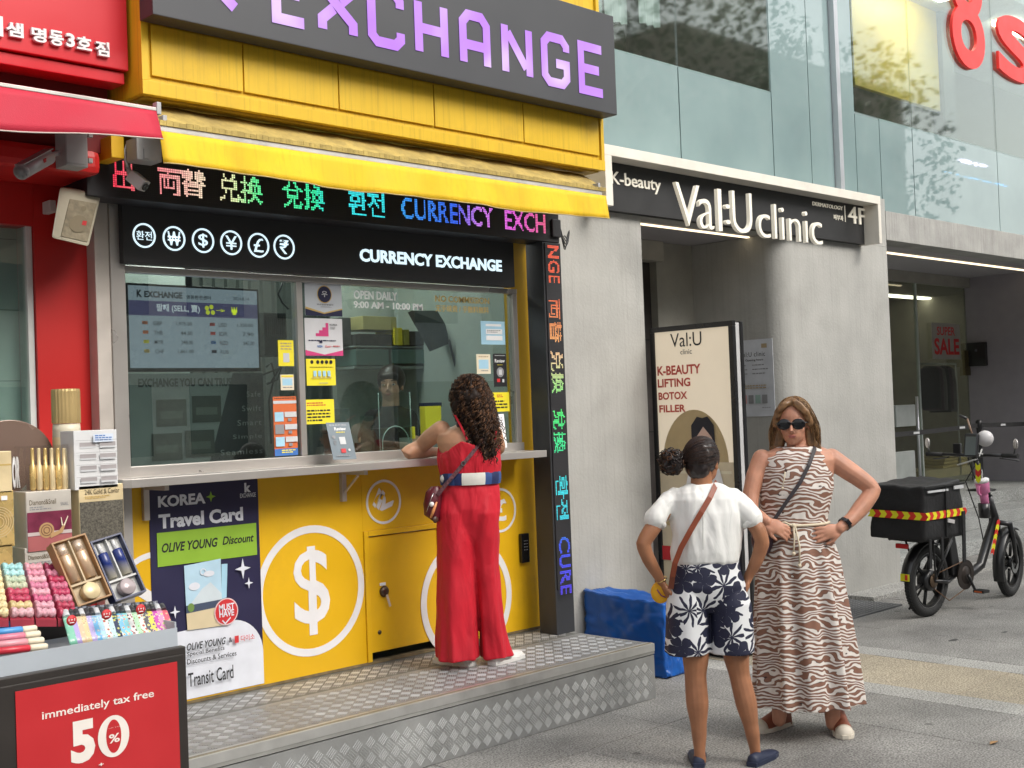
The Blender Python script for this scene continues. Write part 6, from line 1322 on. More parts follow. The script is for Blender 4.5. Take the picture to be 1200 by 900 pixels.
# handlebar, mirrors, phone, cup
q = Matrix.Rotation(ST_, 3, 'Z'); H0 = hb_
def hp(x, y, z): return H0 + q @ Vector((x, y, z))
for s in (-1, 1):
    tb_('handlebar', [hp(0, 0, 0), hp(.0, .10 * s, .01), hp(-.06, .30 * s, .015)], [.014, .013, .013], 10); tb_('grip', [hp(-.045, .235 * s, .013), hp(-.07, .36 * s, .015)], .018, 12, RUB)
    tb_('brake_lever', [hp(.0, .20 * s, -.01), hp(.05, .24 * s, -.02), hp(.03, .34 * s, -.03)], .006, 6); tb_('mirror_stalk', [hp(-.07, .33 * s, .02), hp(-.07, .34 * s, .07)], .005, 6)
    c = BX @ hp(-.07, .345 * s, .105); m_ = MB(); m_.ell(c, .036, .014, .042, 14, 8, Matrix.Rotation(R(50), 3, 'Z')); m_.build('mirror', MIRR, bk)
mm = bm_(); mm.obox(hp(-.05, .0, .09), q @ Vector((0, 1, 0)), q @ Vector((.25, 0, 1)).normalized(), q @ Vector((1, 0, -.25)).normalized(), .055, .095, .022); ph = mm.build('phone_case', BK, bk, .018)
mm = bm_(); mm.obox(hp(-.073, .0, .086), q @ Vector((0, 1, 0)), q @ Vector((.25, 0, 1)).normalized(), q @ Vector((1, 0, -.25)).normalized(), .040, .075, .0012); mm.build('phone_screen', M('phone_grey', (.10, .12, .12), .1), ph)
mm = bm_(); mm.obox(hp(.0, .13, .06), q @ Vector((0, 1, 0)), Vector((0, 0, 1)), q @ Vector((1, 0, 0)), .03, .04, .02); mm.build('display_box', BK, bk, .006)
c = hp(.03, -.08, .14); mm = bm_(); mm.ell(c, .06, .065, .065, 16, 9); mm.build('helmet_lamp', M('white_shell', (.62, .60, .60), .3), bk)
tb_('camera_stick', [hp(.0, -.03, .04), hp(-.03, .0, .18), hp(-.05, .03, .30)], [.007, .006, .009], 8, M('stick_brown', (.28, .18, .12), .5)); tb_('camera_stick_head', [hp(-.05, .03, .30), hp(-.05, .09, .325)], .012, 8)
tb_('white_cord', [hp(-.03, -.03, -.02), hp(-.06, .05, -.05), hp(-.04, .12, -.07)], .006, 6, M('cord_white', (.6, .6, .58), .5)); tb_('white_cord', [hp(-.02, -.07, .06), hp(-.05, -.06, .0), hp(-.03, -.03, .03), hp(-.03, -.08, .02)], .006, 6, MATS['cord_white'])
tb_('brake_cable', [hp(0, .05, 0), hp(.06, .03, -.15), hd1 + Vector((.04, .02, -.08)), Vector((WB - .25, .03, .55))], .005, 6); tb_('brake_cable', [hp(0, -.05, 0), hp(-.03, .06, -.2), hd1 + Vector((-.10, .03, -.18)), Vector((WB - .34, .03, .45))], .005, 6)
cp = BX @ Vector((WB - .42, -.02, .86)); cup = thing('pink_cup', 'pink tumbler with a white lid and straw held on the bicycle stem', 'cup', cp); tl = Matrix.Rotation(R(-12), 4, 'Y')
X = Matrix.Translation(cp) @ tl
MB(X).lathe([(.030, -.13), (.034, 0), (.036, .012), (.050, .02), (.055, .10), (.054, .104)], (0, 0, 0), n=22).build('body', M('pink_tumbler', (.72, .22, .42), .35), cup)
MB(X).lathe([(.056, .1045), (.056, .125), (.05, .13), (.001, .131)], (0, 0, 0), n=22).build('lid', WHITE, cup); MB(X).tube([(.015, 0, .131), (.02, 0, .20)], .006, 8).build('straw', WHITE, cup); MB(X).ring((-.05, .05), .03, .042, -.008, .008, 20, a0=R(90), a1=R(270)).build('handle', MATS['pink_tumbler'], cup)
mm = bm_(); mm.lathe([(.036, .68), (.042, .79), (.045, .79), (.04, .675)], (WB - .42, -.02, 0), n=14); mm.build('cup_holder', BK, bk)
def chevrons(m_, mats, P0, U, V, n):   # P0 corner, U along, V across
    for i in range(n):
        m_.cur = i % 2; u0, u1 = i / n, (i + 1) / n; o_ = .45 / n
        for s in (0, 1):
            a_, b_, c_, d_ = (u0 + (0 if s else o_) - o_ * (0 if s else 1), 0 if not s else .5), None, None, None
        pts = lambda u, v: P0 + U * u + V * v
        m_.quad(pts(u0, 0), pts(u1, 0), pts(u1 + o_, .5), pts(u0 + o_, .5)); m_.quad(pts(u0 + o_, .5), pts(u1 + o_, .5), pts(u1, 1), pts(u0, 1))
mm = bm_(); U = hd0 + Vector((-.06, 0, .02)) - Vector((.86, 0, .38)); chevrons(mm, None, Vector((.86, -.040, .38)), U, Vector((.05, 0, -.01)), 7); mm.build('reflective_tape', [HVR, HVY], bk, recalc=False)
mm = bm_(); chevrons(mm, None, hp(-.03, -.06, -.05), Vector((0, 0, -.14)), q @ Vector((0, .04, 0)), 3); mm.build('reflective_tape', [HVY, HVR], bk, recalc=False)
# delivery bag on the rack
bg_ = thing('delivery_bag', 'large black insulated delivery bag with a yellow and red chevron band on the bicycle rack', 'bag', BX @ Vector((-.05, 0, .615)))
bm = bmesh.new(); bmesh.ops.create_cube(bm, size=1); bmesh.ops.subdivide_edges(bm, edges=bm.edges, cuts=10, use_grid_fill=True)
from mathutils import noise as _n
bx0, bx1, bw_, bz0, bz1_ = -.38, .14, .23, .615, 1.01
for v_ in bm.verts:
    x, y, z = v_.co.x + .5, v_.co.y * 2, v_.co.z + .5; t_ = _n.noise(Vector((x * 3, y * 2, z * 3)) * 1.4) * .014; tp = 1 - .04 * z
    xx = bx0 + (bx1 - bx0) * x; xx = (xx - (bx0 + bx1) / 2) * tp + (bx0 + bx1) / 2
    v_.co = BX @ Vector((xx + (x - .5) * t_ * 2, bw_ * y * tp + y * t_, bz0 + (bz1_ - bz0) * z + (t_ * 1.2 + .03 * x if z > .9 else 0) - (.02 * math.sin(math.pi * x) * (1 - y * y) if z > .98 else 0)))
me = bpy.data.meshes.new('bag_body'); 
for v_ in bm.verts: v_.co -= Vector(bg_.location)
bmesh.ops.recalc_face_normals(bm, faces=bm.faces); bm.to_mesh(me); bm.free(); me.materials.append(FAB); me.polygons.foreach_set('use_smooth', [True] * len(me.polygons)); o = bpy.data.objects.new('body', me); COL.objects.link(o); o.parent = bg_; bv = o.modifiers.new('b', 'BEVEL'); bv.width = .01; bv.limit_method = 'ANGLE'
e_ = .012
for (P0, U, n_) in ((Vector((bx0 - e_, -bw_ - e_, .77)), Vector((bx1 - bx0 + 2 * e_, 0, 0)), 12), (Vector((bx0 - e_, bw_ + e_, .77)), Vector((0, -2 * bw_ - 2 * e_, 0)), 10)):
    mm = bm_(); chevrons(mm, None, P0, U, Vector((0, 0, .055)), n_); mm.build('chevron_band', [HVY, HVR], bg_, recalc=False)
mm = bm_(); mm.box(bx0 + .03, bx0 + .30, -bw_ - .012, -bw_ - .004, .965, .98).box(.0, .13, -bw_ - .012, -bw_ - .004, .97, .995); mm.build('reflective_piping', LGREY, bg_)
mm = bm_(); mm.box(-.12, -.115, -bw_ - .016, -bw_ + .0, .63, 1.0).box(bx0 - .010, bx1 + .01, -bw_ - .012, -bw_ - .004, 1.0, 1.012); mm.build('seam', M('seam_black', (.02, .02, .02), .4), bg_)
for x in (-.36, -.2): mm = bm_(); mm.box(x, x + .03, -bw_ - .02, -bw_ - .012, .42 if x < -.3 else .47, .63); mm.build('strap', FAB, bg_)
mm = bm_(); mm.box(.09, .13, -bw_ - .022, -bw_ - .013, .42, .80); mm.build('strap', FAB, bg_); mm = bm_(); mm.obox((-.06, -bw_ - .016, .74), Vector((1, 0, -.2)).normalized(), Vector((0, 1, 0)), Vector((.2, 0, 1)).normalized(), .045, .005, .014); mm.build('buckle', MATS['camera_white'], bg_, .004)

# ------------------------------------------------------------------ across the street, seen in the reflections
hid = [(-22, -4, 9, (.40, .36, .31)), (-3.8, 8, 9, (.30, .31, .33)), (8.2, 19, 13, (.45, .42, .38)), (19.2, 31, 10, (.36, .38, .40)), (31.2, 46, 14, (.42, .36, .30))]
wm_ = MB(); wm_.box(-.7, .7, -.03, .03, 0, 1.5); wme = wm_.build('window', M('far_window', (.04, .05, .055), .1)); wmesh = wme.data; bpy.data.objects.remove(wme)
for i, (a, b, h, c) in enumerate(hid):
    t = thing('street_building', ['narrow cream', 'low grey', 'tall beige', 'pale blue grey', 'tall brown'][i] + ' building across the street from the booth', 'building', ((a + b) / 2, -13, 0), 'buildings across the street'); slab('wall', M('far_wall_%d' % i, c, .8), t, a, b, -18, -13, 0, h)
    x = a + 1.3
    while x < b - 1:
        for k in range(int((h - 1) // 3)):
            o = bpy.data.objects.new('window', wmesh); COL.objects.link(o); o.parent = t; o.location = (x - (a + b) / 2, .01, 1 + 3 * k)
        x += 2.3
sgn = thing('blue_neon_sign', 'lit blue and white sign on the building across the street mirrored in the green glass', 'sign', (24, -12.9, 5))
def refl(px, py, Yr=-12.8):
    p = at(px, py, Y=5.42); d = Vector(_ray(px, py)); d.y = -d.y; k = (Yr - 5.42) / d.y; return p + d * k
a_, b_ = refl(1102, 200), refl(1180, 219); print('refl', a_, b_)
def swr(x, y, z): return (x, -12.8 + .02, z)
NB = M('neon_blue', (.05, .35, .8), emit=(.05, .5, 1.0), estr=9.0); NW = M('neon_white', (.7, .7, .9), emit=(.75, .7, 1.0), estr=7.0)
m_ = MB(); put_text(m_, '!환영합니다', b_.x, a_.x, b_.z, a_.z, 0, 0, .03, swap=swr); m_.build('lettering', NB, sgn, recalc=False)
a_, b_ = refl(1122, 185), refl(1156, 198); m_ = MB(); put_text(m_, '이용', b_.x, a_.x, b_.z, a_.z, 0, 0, .04, swap=swr); m_.build('lettering', NW, sgn, recalc=False)
LF = M('leaf_green', (.08, .12, .06), .6, var=.5, scale=3); BARK = M('bark', (.10, .075, .05), .9)
rr = random.Random(3)
for i, (x, y, h, w) in enumerate(((12.5, -4.6, 9.5, 3.0), (19.0, -4.4, 11, 3.4), (26, -4.8, 10.5, 3.2), (3.5, -7.6, 9, 2.6))):
    t = thing('street_tree', ['first', 'second', 'third', 'leftmost'][i] + ' leafy tree across the street mirrored in the upper glass', 'tree', (x, y, 0), 'street trees')
    MB().tube([(x, y, 0), (x + .1, y, h * .35), (x - .05, y + .1, h * .75)], [.18, .14, .05], 10).build('trunk', BARK, t)
    m_ = MB()
    for k in range(6500):
        u = Vector((rr.gauss(0, 1), rr.gauss(0, 1), rr.gauss(0, 1))).normalized() * rr.random() ** .4
        cl_ = _n.noise(u * 2.2 + Vector((i * 7, 0, 0)))
        if cl_ < -.12: continue
        c = Vector((x + u.x * w, y + u.y * w, h * .68 + u.z * h * .34)); s = rr.uniform(.05, .12); a1 = Vector((rr.gauss(0, 1), rr.gauss(0, 1), rr.gauss(0, 1))).normalized(); a2 = a1.orthogonal().normalized()
        m_.add([c - a1 * s, c + a2 * s * .5, c + a1 * s, c - a2 * s * .5], [(0, 1, 2, 3)])
    m_.build('crown', LF, t, recalc=False)
# price cards on the stand, paper clutter in the booth, small litter
for i, (px, py, Y, lab) in enumerate(((30, 738, 3.995, 'left'), (150, 744, 3.995, 'right'))):
    pass
for i, (x0, y0, x1, y1, Y) in enumerate(((530, 440, 545, 462, 6.45), (604, 0, 0, 0, 0))):
    if x1: s_ = sheetY(x0, y0, x1, y1, Y, .001); s_.lines(.1, .1, .9, .9, 7, GREY); s_.make('wall_paper_note', WHITE, 'white printed sheet on the booth back wall behind the woman in red', 'notice')
ppr = MB(); rr = random.Random(9)
stk = thing('paper_stack', 'loose stack of pale papers on the counter inside the booth beside the clerk', 'papers', (4.35, 5.75, 1.40))
for k in range(7): a = rr.uniform(-.2, .2); MB().obox((4.30 + rr.uniform(-.01, .01), 5.62, 1.4045 + .006 * k), Vector((math.cos(a), math.sin(a), 0)), Vector((-math.sin(a), math.cos(a), 0)), Vector((0, 0, 1)), .10, .07, .0025).build('paper', WHITE if k % 2 else LGREY, stk)
for i, (x, y, r_) in enumerate(((7.9, 3.9, .05), (8.35, 3.75, .035), (6.9, 2.9, .02))):
    m_ = MB(); n = 14; m_.add([(x + r_ * (1 + .3 * math.sin(3 * t_ + i)) * math.cos(t_), y + r_ * .6 * (1 + .3 * math.cos(2 * t_)) * math.sin(t_), .0012) for t_ in [2 * math.pi * k / n for k in range(n)]], [tuple(range(n))])
    m_.build('stain', M('stain_dark', (.06, .06, .058), .7), pave)
lf = MB(); lf.add([(5.62, 2.62, .006), (5.66, 2.60, .012), (5.70, 2.615, .007), (5.66, 2.635, .010)], [(0, 1, 2, 3)]); lf.build('fallen_leaf', M('dry_leaf', (.35, .20, .08), .7), None, label='small dry leaf lying on the grey paving in the right foreground', cat='leaf')
# ------------------------------------------------------------------ people
def skinmat(name, c, rough=.5): 
    m = M(name, c, rough, var=.16, scale=14, bump=.12, bscale=350, detail=9); p = m.node_tree.nodes['Principled BSDF']; p.inputs['Subsurface Weight'].default_value = .08; p.inputs['Subsurface Radius'].default_value = (.01, .004, .002); return m
def remesh(mb, name, mat, parent, vox=.005, smooth=3, label=None, disp=None):
    me = bpy.data.meshes.new('tmp'); off = wloc(parent); me.from_pydata([tuple(p - off) for p in mb.v], [], mb.f)
    bm = bmesh.new(); bm.from_mesh(me); bmesh.ops.recalc_face_normals(bm, faces=bm.faces); bm.to_mesh(me); bm.free()
    o = bpy.data.objects.new('tmp', me); COL.objects.link(o)
    r_ = o.modifiers.new('r', 'REMESH'); r_.mode = 'VOXEL'; r_.voxel_size = vox; r_.use_smooth_shade = True
    if smooth: s_ = o.modifiers.new('s', 'SMOOTH'); s_.factor = .5; s_.iterations = smooth
    dg = bpy.context.evaluated_depsgraph_get(); dg.update(); m2 = bpy.data.meshes.new_from_object(o.evaluated_get(dg))
    bpy.data.objects.remove(o); bpy.data.meshes.remove(me); m2.name = name
    if disp:
        n = len(m2.vertices); co = np.zeros(n * 3); no = np.zeros(n * 3); m2.vertices.foreach_get('co', co); m2.vertex_normals.foreach_get('vector', no); co = co.reshape(-1, 3); no = no.reshape(-1, 3)
        for i in range(n): co[i] += no[i] * disp(co[i], no[i])
        m2.vertices.foreach_set('co', co.ravel())
    m2.materials.clear(); m2.materials.append(mat); m2.polygons.foreach_set('use_smooth', [True] * len(m2.polygons)); m2.update()
    q = bpy.data.objects.new(name, m2); COL.objects.link(q); q.parent = parent
    if label: q['label'] = label
    return q
class Figure:
    """all measures are taken in the person's own place: px points at the person's distance, dw metres further away"""
    def __init__(s, base): s.base = base; s.k = (base.x * VW.x + base.y * VW.y) / FPX
    def J(s, px, py, dw=0.0): return atv(px, py, s.base, dw)
    def chain(s, mb, pts, n=14):    # pts: (position, radius)
        P = [p for p, r in pts]; Rr = [r for p, r in pts]; Q, q = [], []
        for i in range(len(P) - 1):
            st = 5
            for k in range(st):
                t = k / st; a, b, c, d = P[max(i - 1, 0)], P[i], P[i + 1], P[min(i + 2, len(P) - 1)]
                t2, t3 = t * t, t * t * t; cr = .5 * ((2 * b) + (-a + c) * t + (2 * a - 5 * b + 4 * c - d) * t2 + (-a + 3 * b - 3 * c + d) * t3)
                Q.append(b.lerp(c, t) * .55 + cr * .45); q.append(Rr[i] + (Rr[i + 1] - Rr[i]) * (t2 * (3 - 2 * t)))
        Q.append(P[-1]); q.append(Rr[-1]); mb.tube(Q, q, n); mb.ell(P[0], q[0], q[0], q[0], 12, 8); mb.ell(P[-1], q[-1], q[-1], q[-1], 12, 8); return mb
    def ringp(s, c, a, b, n=40, rot=0.0, fold=0.0, nf=9, ph=0.0, zoff=None, tilt=0.0):
        out = []
        for j in range(n):
            t = 2 * math.pi * j / n; k = 1 + fold * (math.sin(nf * t + ph) + .5 * math.sin((nf * 1.7) // 1 * t + ph * 2 + 1)); x, y = a * k * math.cos(t), b * k * math.sin(t)
            x, y = x * math.cos(rot) - y * math.sin(rot), x * math.sin(rot) + y * math.cos(rot)
            out.append(c + VU * x + VW * y + Vector((0, 0, (zoff(t) if zoff else 0) + tilt * x)))
        return out
    def stack(s, mb, rows, n=40, dw=0.0, fold=0, **k):    # rows: (y, xleft, xright, depth half, extra dw [, fold])
        rings = []
        for r_ in rows:
            y, xl, xr, b = r_[:4]; e = r_[4] if len(r_) > 4 else 0; f = r_[5] if len(r_) > 5 else 0
            c = s.J((xl + xr) / 2, y, dw + e); a = (s.J(xr, y, dw + e) - s.J(xl, y, dw + e)).length / 2
            rings.append(s.ringp(c, a, b, n, fold=f, **k))
        mb.loft(rings); return rings
def hand(mb, wrist, d, up, L=.17, side=1, curl=.5, r=.0085, spread=.12):
    """palm and five bent fingers; d points from the wrist along the hand, up is the back of the hand"""
    d = d.normalized(); up = (up - d * up.dot(d)).normalized(); s_ = d.cross(up) * side
    rot = Matrix((s_, d, up)).transposed(); pc = wrist + d * L * .26
    mb.ell(pc, L * .23, L * .30, L * .085, 14, 9, rot); mb.ell(wrist, L * .14, L * .16, L * .11, 12, 8, rot); mb.ell(wrist + d * L * .17 + s_ * L * .15, L * .10, L * .20, L * .08, 10, 7, rot)
    for i, (o_, ln) in enumerate(((.155, .42), (.055, .47), (-.05, .44), (-.15, .35))):
        p = wrist + d * L * .46 + s_ * L * o_ * 1.05; dd = (d + s_ * o_ * spread * 4).normalized(); pts = [p - dd * L * .06]; a = 0
        for k, f in enumerate((.42, .32, .26)): a += curl * (.55 if k == 0 else .8); v = dd * math.cos(a) - up * math.sin(a); pts.append(pts[-1] + v * L * ln * f)
        mb.tube(pts, [r * 1.12, r, r * .92, r * .75], 8); mb.ell(pts[-1], r * .75, r * .75, r * .75, 8, 5); 
        for q in pts[1:3]: mb.ell(q, r * 1.0, r * 1.0, r * 1.0, 8, 5)
    t0 = wrist + d * L * .12 + s_ * L * .17; t1 = t0 + (d * .7 + s_ * .55 - up * .15).normalized() * L * .22; t2 = t1 + (d * .95 + s_ * .15 - up * .3).normalized() * L * .18
    mb.tube([t0, t1, t2], [r * 1.5, r * 1.2, r * .9], 8); mb.ell(t2, r * .9, r * .9, r * .9, 8, 5); mb.ell(t1, r * 1.2, r * 1.2, r * 1.2, 8, 5)
def head_shape(mb, c, f, H=.225):
    """c centre of the skull at eye height, f facing direction; H head height"""
    f = Vector((f.x, f.y, f.z)).normalized(); u = Vector((0, 0, 1)); u = (u - f * u.dot(f)).normalized(); s_ = f.cross(u); rot = Matrix((s_, f, u)).transposed(); h = H
    mb.ell(c + u * h * .10 - f * h * .03, h * .335, h * .41, h * .395, 20, 14, rot); mb.ell(c - u * h * .20 + f * h * .10, h * .255, h * .27, h * .29, 16, 10, rot); mb.ell(c - u * h * .37 + f * h * .20, h * .13, h * .12, h * .11, 12, 8, rot)
    mb.tube([c + f * h * .36 + u * h * .02, c + f * h * .44 - u * h * .12, c + f * h * .455 - u * h * .165], [h * .03, h * .045, h * .055], 8); mb.ell(c + f * h * .39 - u * h * .175, h * .075, h * .05, h * .035, 10, 6, rot)
    for sd in (-1, 1):
        mb.ell(c + s_ * sd * h * .335 - u * h * .08 - f * h * .02, h * .03, h * .07, h * .12, 10, 7, rot); mb.ell(c + s_ * sd * h * .15 + f * h * .30 + u * h * .07, h * .10, h * .05, h * .03, 8, 6, rot); mb.ell(c + s_ * sd * h * .16 + f * h * .19 - u * h * .14, h * .11, h * .10, h * .11, 10, 6, rot)
    mb.ell(c + f * h * .335 - u * h * .27, h * .10, h * .05, h * .035, 10, 6, rot)
    return f, u, s_
def face_parts(p, c, f, u, s_, H, shades=False, lip=None):
    h = H; rot = Matrix((s_, f, u)).transposed()
    m_ = MB(); m_.ell(c + f * h * .372 - u * h * .262, h * .095, h * .022, h * .018, 12, 6, rot); m_.ell(c + f * h * .368 - u * h * .292, h * .075, h * .022, h * .020, 12, 6, rot); m_.build('lips', lip or M('lips', (.42, .13, .11), .4), p)
    for sd in (-1, 1):
        if shades: continue
        m_ = MB(); m_.ell(c + f * h * .325 + s_ * sd * h * .15, h * .055, h * .03, h * .03, 12, 7, rot); e = m_.build('eye', M('eye_white', (.6, .58, .55), .2), p); m_ = MB(); m_.ell(c + f * h * .345 + s_ * sd * h * .15, h * .022, h * .012, h * .024, 10, 6, rot); m_.build('iris', M('iris', (.03, .02, .015), .15), e)
        m_ = MB(); m_.tube([c + f * h * .355 + s_ * sd * h * .08 + u * h * .10, c + f * h * .36 + s_ * sd * h * .16 + u * h * .125, c + f * h * .31 + s_ * sd * h * .23 + u * h * .10], [h * .012, h * .016, h * .007], 6); m_.build('eyebrow', M('brow', (.06, .04, .03), .8), p)
SK1 = skinmat('skin_warm', (.46, .24, .14)); SK2 = skinmat('skin_tan', (.34, .15, .075)); SK3 = skinmat('skin_rosy', (.52, .25, .16))
def cloth(name, c, rough=.75, var=.04, bump=.35, wr=7):
    m = M(name, c, rough, var=var, scale=6); nt = m.node_tree; N, L = nt.nodes, nt.links; tc = N.new('ShaderNodeTexCoord')
    n1 = N.new('ShaderNodeTexNoise'); n1.inputs['Scale'].default_value = wr; n1.inputs['Detail'].default_value = 3; n1.inputs['Distortion'].default_value = 1.2; mp = N.new('ShaderNodeMapping'); mp.inputs['Scale'].default_value = (1, 1, .35); L.new(tc.outputs['Object'], mp.inputs[0]); L.new(mp.outputs[0], n1.inputs[0])
    n2 = N.new('ShaderNodeTexNoise'); n2.inputs['Scale'].default_value = 700; L.new(tc.outputs['Object'], n2.inputs[0])
    b1 = N.new('ShaderNodeBump'); b1.inputs['Strength'].default_value = bump; b1.inputs['Distance'].default_value = .02; L.new(n1.outputs[0], b1.inputs['Height'])
    b2 = N.new('ShaderNodeBump'); b2.inputs['Strength'].default_value = .15; b2.inputs['Distance'].default_value = .001; L.new(n2.outputs[0], b2.inputs['Height']); L.new(b1.outputs[0], b2.inputs['Normal']); L.new(b2.outputs[0], N['Principled BSDF'].inputs['Normal'])
    N['Principled BSDF'].inputs['Sheen Weight'].default_value = .03; return m
def strap(pts, w, th, nrm, name, mat, parent):
    m_ = MB(); rings = []
    for i, p in enumerate(pts):
        t = (pts[min(i + 1, len(pts) - 1)] - pts[max(i - 1, 0)]).normalized(); nn = nrm[i] if isinstance(nrm, list) else nrm; nn = (nn - t * nn.dot(t)).normalized(); s_ = t.cross(nn)
        rings.append([p + s_ * w + nn * th, p - s_ * w + nn * th, p - s_ * w - nn * th, p + s_ * w - nn * th])
    m_.loft(rings, smooth=False); return m_.build(name, mat, parent, .001)
def foldf(seed, amp, sc):
    def f(co, no): v = Vector((co[0] * sc, co[1] * sc, co[2] * sc * .35)) + Vector((seed, 0, 0)); return amp * (_n.noise(v) + .5 * _n.noise(v * 2.1))
    return f

# ---- woman in red at the counter
b0 = at(558, 780, Z=ZP); F = Figure(b0); J = F.J; print('red', b0, F.k)
rp = thing('person', 'woman with long curly hair in red top and wide red trousers leaning on the counter', 'person', b0)
UP = Vector((0, 0, 1))
elb = at(477, 534, Y=5.13); elb.z = 1.461; wr_ = Vector((4.44, 5.15, 1.452)); print('elbow', elb, wr_)
fist = Vector((4.53, 5.17, 1.452))
sk = MB()
head_c = J(552, 472, .03); fw = (VW * .9 + VU * -.15 + Vector((0, 0, -.15))).normalized()
head_shape(sk, head_c, fw, .215)
F.chain(sk, [(J(550, 490, .02), .052), (J(550, 506, .01), .050), (J(549, 520, .01), .07)])
F.stack(sk, [(497, 535, 566, .05), (502, 522, 576, .065), (508, 512, 583, .085), (518, 512, 584, .10), (535, 518, 583, .108), (552, 522, 581, .10), (566, 520, 582, .105), (590, 520, 580, .10), (615, 524, 575, .085), (635, 532, 566, .05)])
F.chain(sk, [(J(517, 504, .02), .052), (J(505, 512, .05), .048), (J(492, 524, .10), .042), (elb, .036), (elb.lerp(wr_, .35), .036), (wr_, .025)])
hand(sk, wr_, (fist - wr_).normalized() + VU * .4, UP, .165, -1, .7)
F.chain(sk, [(J(578, 508, .03), .050), (J(583, 522, .06), .043), (Vector((4.76, 5.02, 1.45)), .038), (Vector((4.68, 5.12, 1.455)), .033), (Vector((4.60, 5.17, 1.455)), .024)])
for s, x0, x1 in ((-1, 535, 545), (1, 566, 582)): F.chain(sk, [(J(x0, 630, 0), .05), (J((x0 + x1) / 2, 700, .01), .045), (J(x1, 765, .03), .036)])
remesh(sk, 'body', SK1, rp, .0048, 3)
REDC = cloth('red_crepe', (.52, .003, .018), .65, .10, .9, 8)
tpm = MB()
def neck(t): return -.05 * max(0, math.sin(-t)) ** 1.0 * (1) + .012 * abs(math.cos(t))     # back (towards the viewer) cut low
c0 = F.stack
rows = [(526, 514.5, 584.5, .112), (535, 514, 585, .116), (545, 515, 585, .116), (553, 517, 584, .113), (559, 519, 583.5, .110)]
rings = []
for i, (y, xl, xr, b) in enumerate(rows):
    c = J((xl + xr) / 2, y); a = (J(xr, y) - J(xl, y)).length / 2
    rings.append(F.ringp(c, a + .008, b + .012, 48, zoff=(lambda t: float(np.interp(math.cos(t), [-1, -.6, -.2, .35, .75, 1], [-.025, .0, .055, .010, .055, .03])) if math.sin(t) < .2 else float(np.interp(abs(math.cos(t)), [0, .9, 1], [.06, .05, 0]))) if i == 0 else None))
tpm.loft(rings); remesh(tpm, 'top', REDC, rp, .005, 2, disp=foldf(3, .009, 18))
dk = -.112
strap([J(531, 482, -.012), J(534, 488, -.062), J(540, 499, -.088), J(545, 510, -.102), J(548, 516, -.110)], .0055, .003, -VW, 'shoulder_strap', REDC, rp)
strap([J(572, 490, -.02), J(577, 497, -.070), J(581, 506, -.085), J(580, 518, -.100)], .0055, .003, -VW, 'shoulder_strap', REDC, rp)
tr_ = MB()
F.stack(tr_, [(562, 519, 583, .112), (575, 515, 585, .122), (595, 512.5, 586, .128), (610, 514, 585, .115), (624, 522, 578, .095), (636, 536, 570, .07), (644, 546, 563, .04)], 56, fold=0)
rows = [(578, 517, 545, .10, 0, 0), (600, 512, 553, .130, 0, 0), (635, 511.5, 556.5, .130, .0, .004), (660, 511.5, 558, .125, 0, .012), (700, 511, 559, .125, 0, .03), (740, 511, 559.5, .13, .0, .045), (771, 511.5, 561, .14, .0, .055)]
F.stack(tr_, rows, 56, nf=7, ph=.6); rows = [(578, 555, 583, .10, .0, 0), (600, 546, 586, .128, .005, 0), (635, 550, 585.5, .12, .03, .004), (660, 552, 584, .11, .04, .015), (700, 559, 588, .11, .05, .035), (740, 561.5, 594, .115, .06, .05), (768, 563, 602, .125, .07, .06)]
F.stack(tr_, rows, 56, nf=6, ph=2.2); remesh(tr_, 'trousers', REDC, rp, .0055, 9, disp=foldf(9, .011, 10))
# sash
m_ = MB(); ringA = [F.ringp(J(551.5, y), (J(584.5, y) - J(518.5, y)).length / 2 + e, .117 + e, 48) for y, e in ((553, .010), (556, .014), (562, .014), (567, .010))]
m_.loft(ringA, caps=False); n0 = len(m_.f)
mats_ = [cloth('sash_navy', (.01, .02, .09), .7, .3), cloth('sash_blue', (.03, .07, .22), .7, .2), cloth('sash_white', (.66, .64, .58), .7)]
for i in range(n0):
    j = i % 48; m_.m[i] = 2 if 34 <= j <= 39 else (1 if j % 5 < 2 else 0)
m_.build('sash', mats_, rp, recalc=False)
m_ = MB(); m_.ell(J(520, 561, -.05), .02, .02, .022); m_.build('sash_knot', mats_[2], rp)
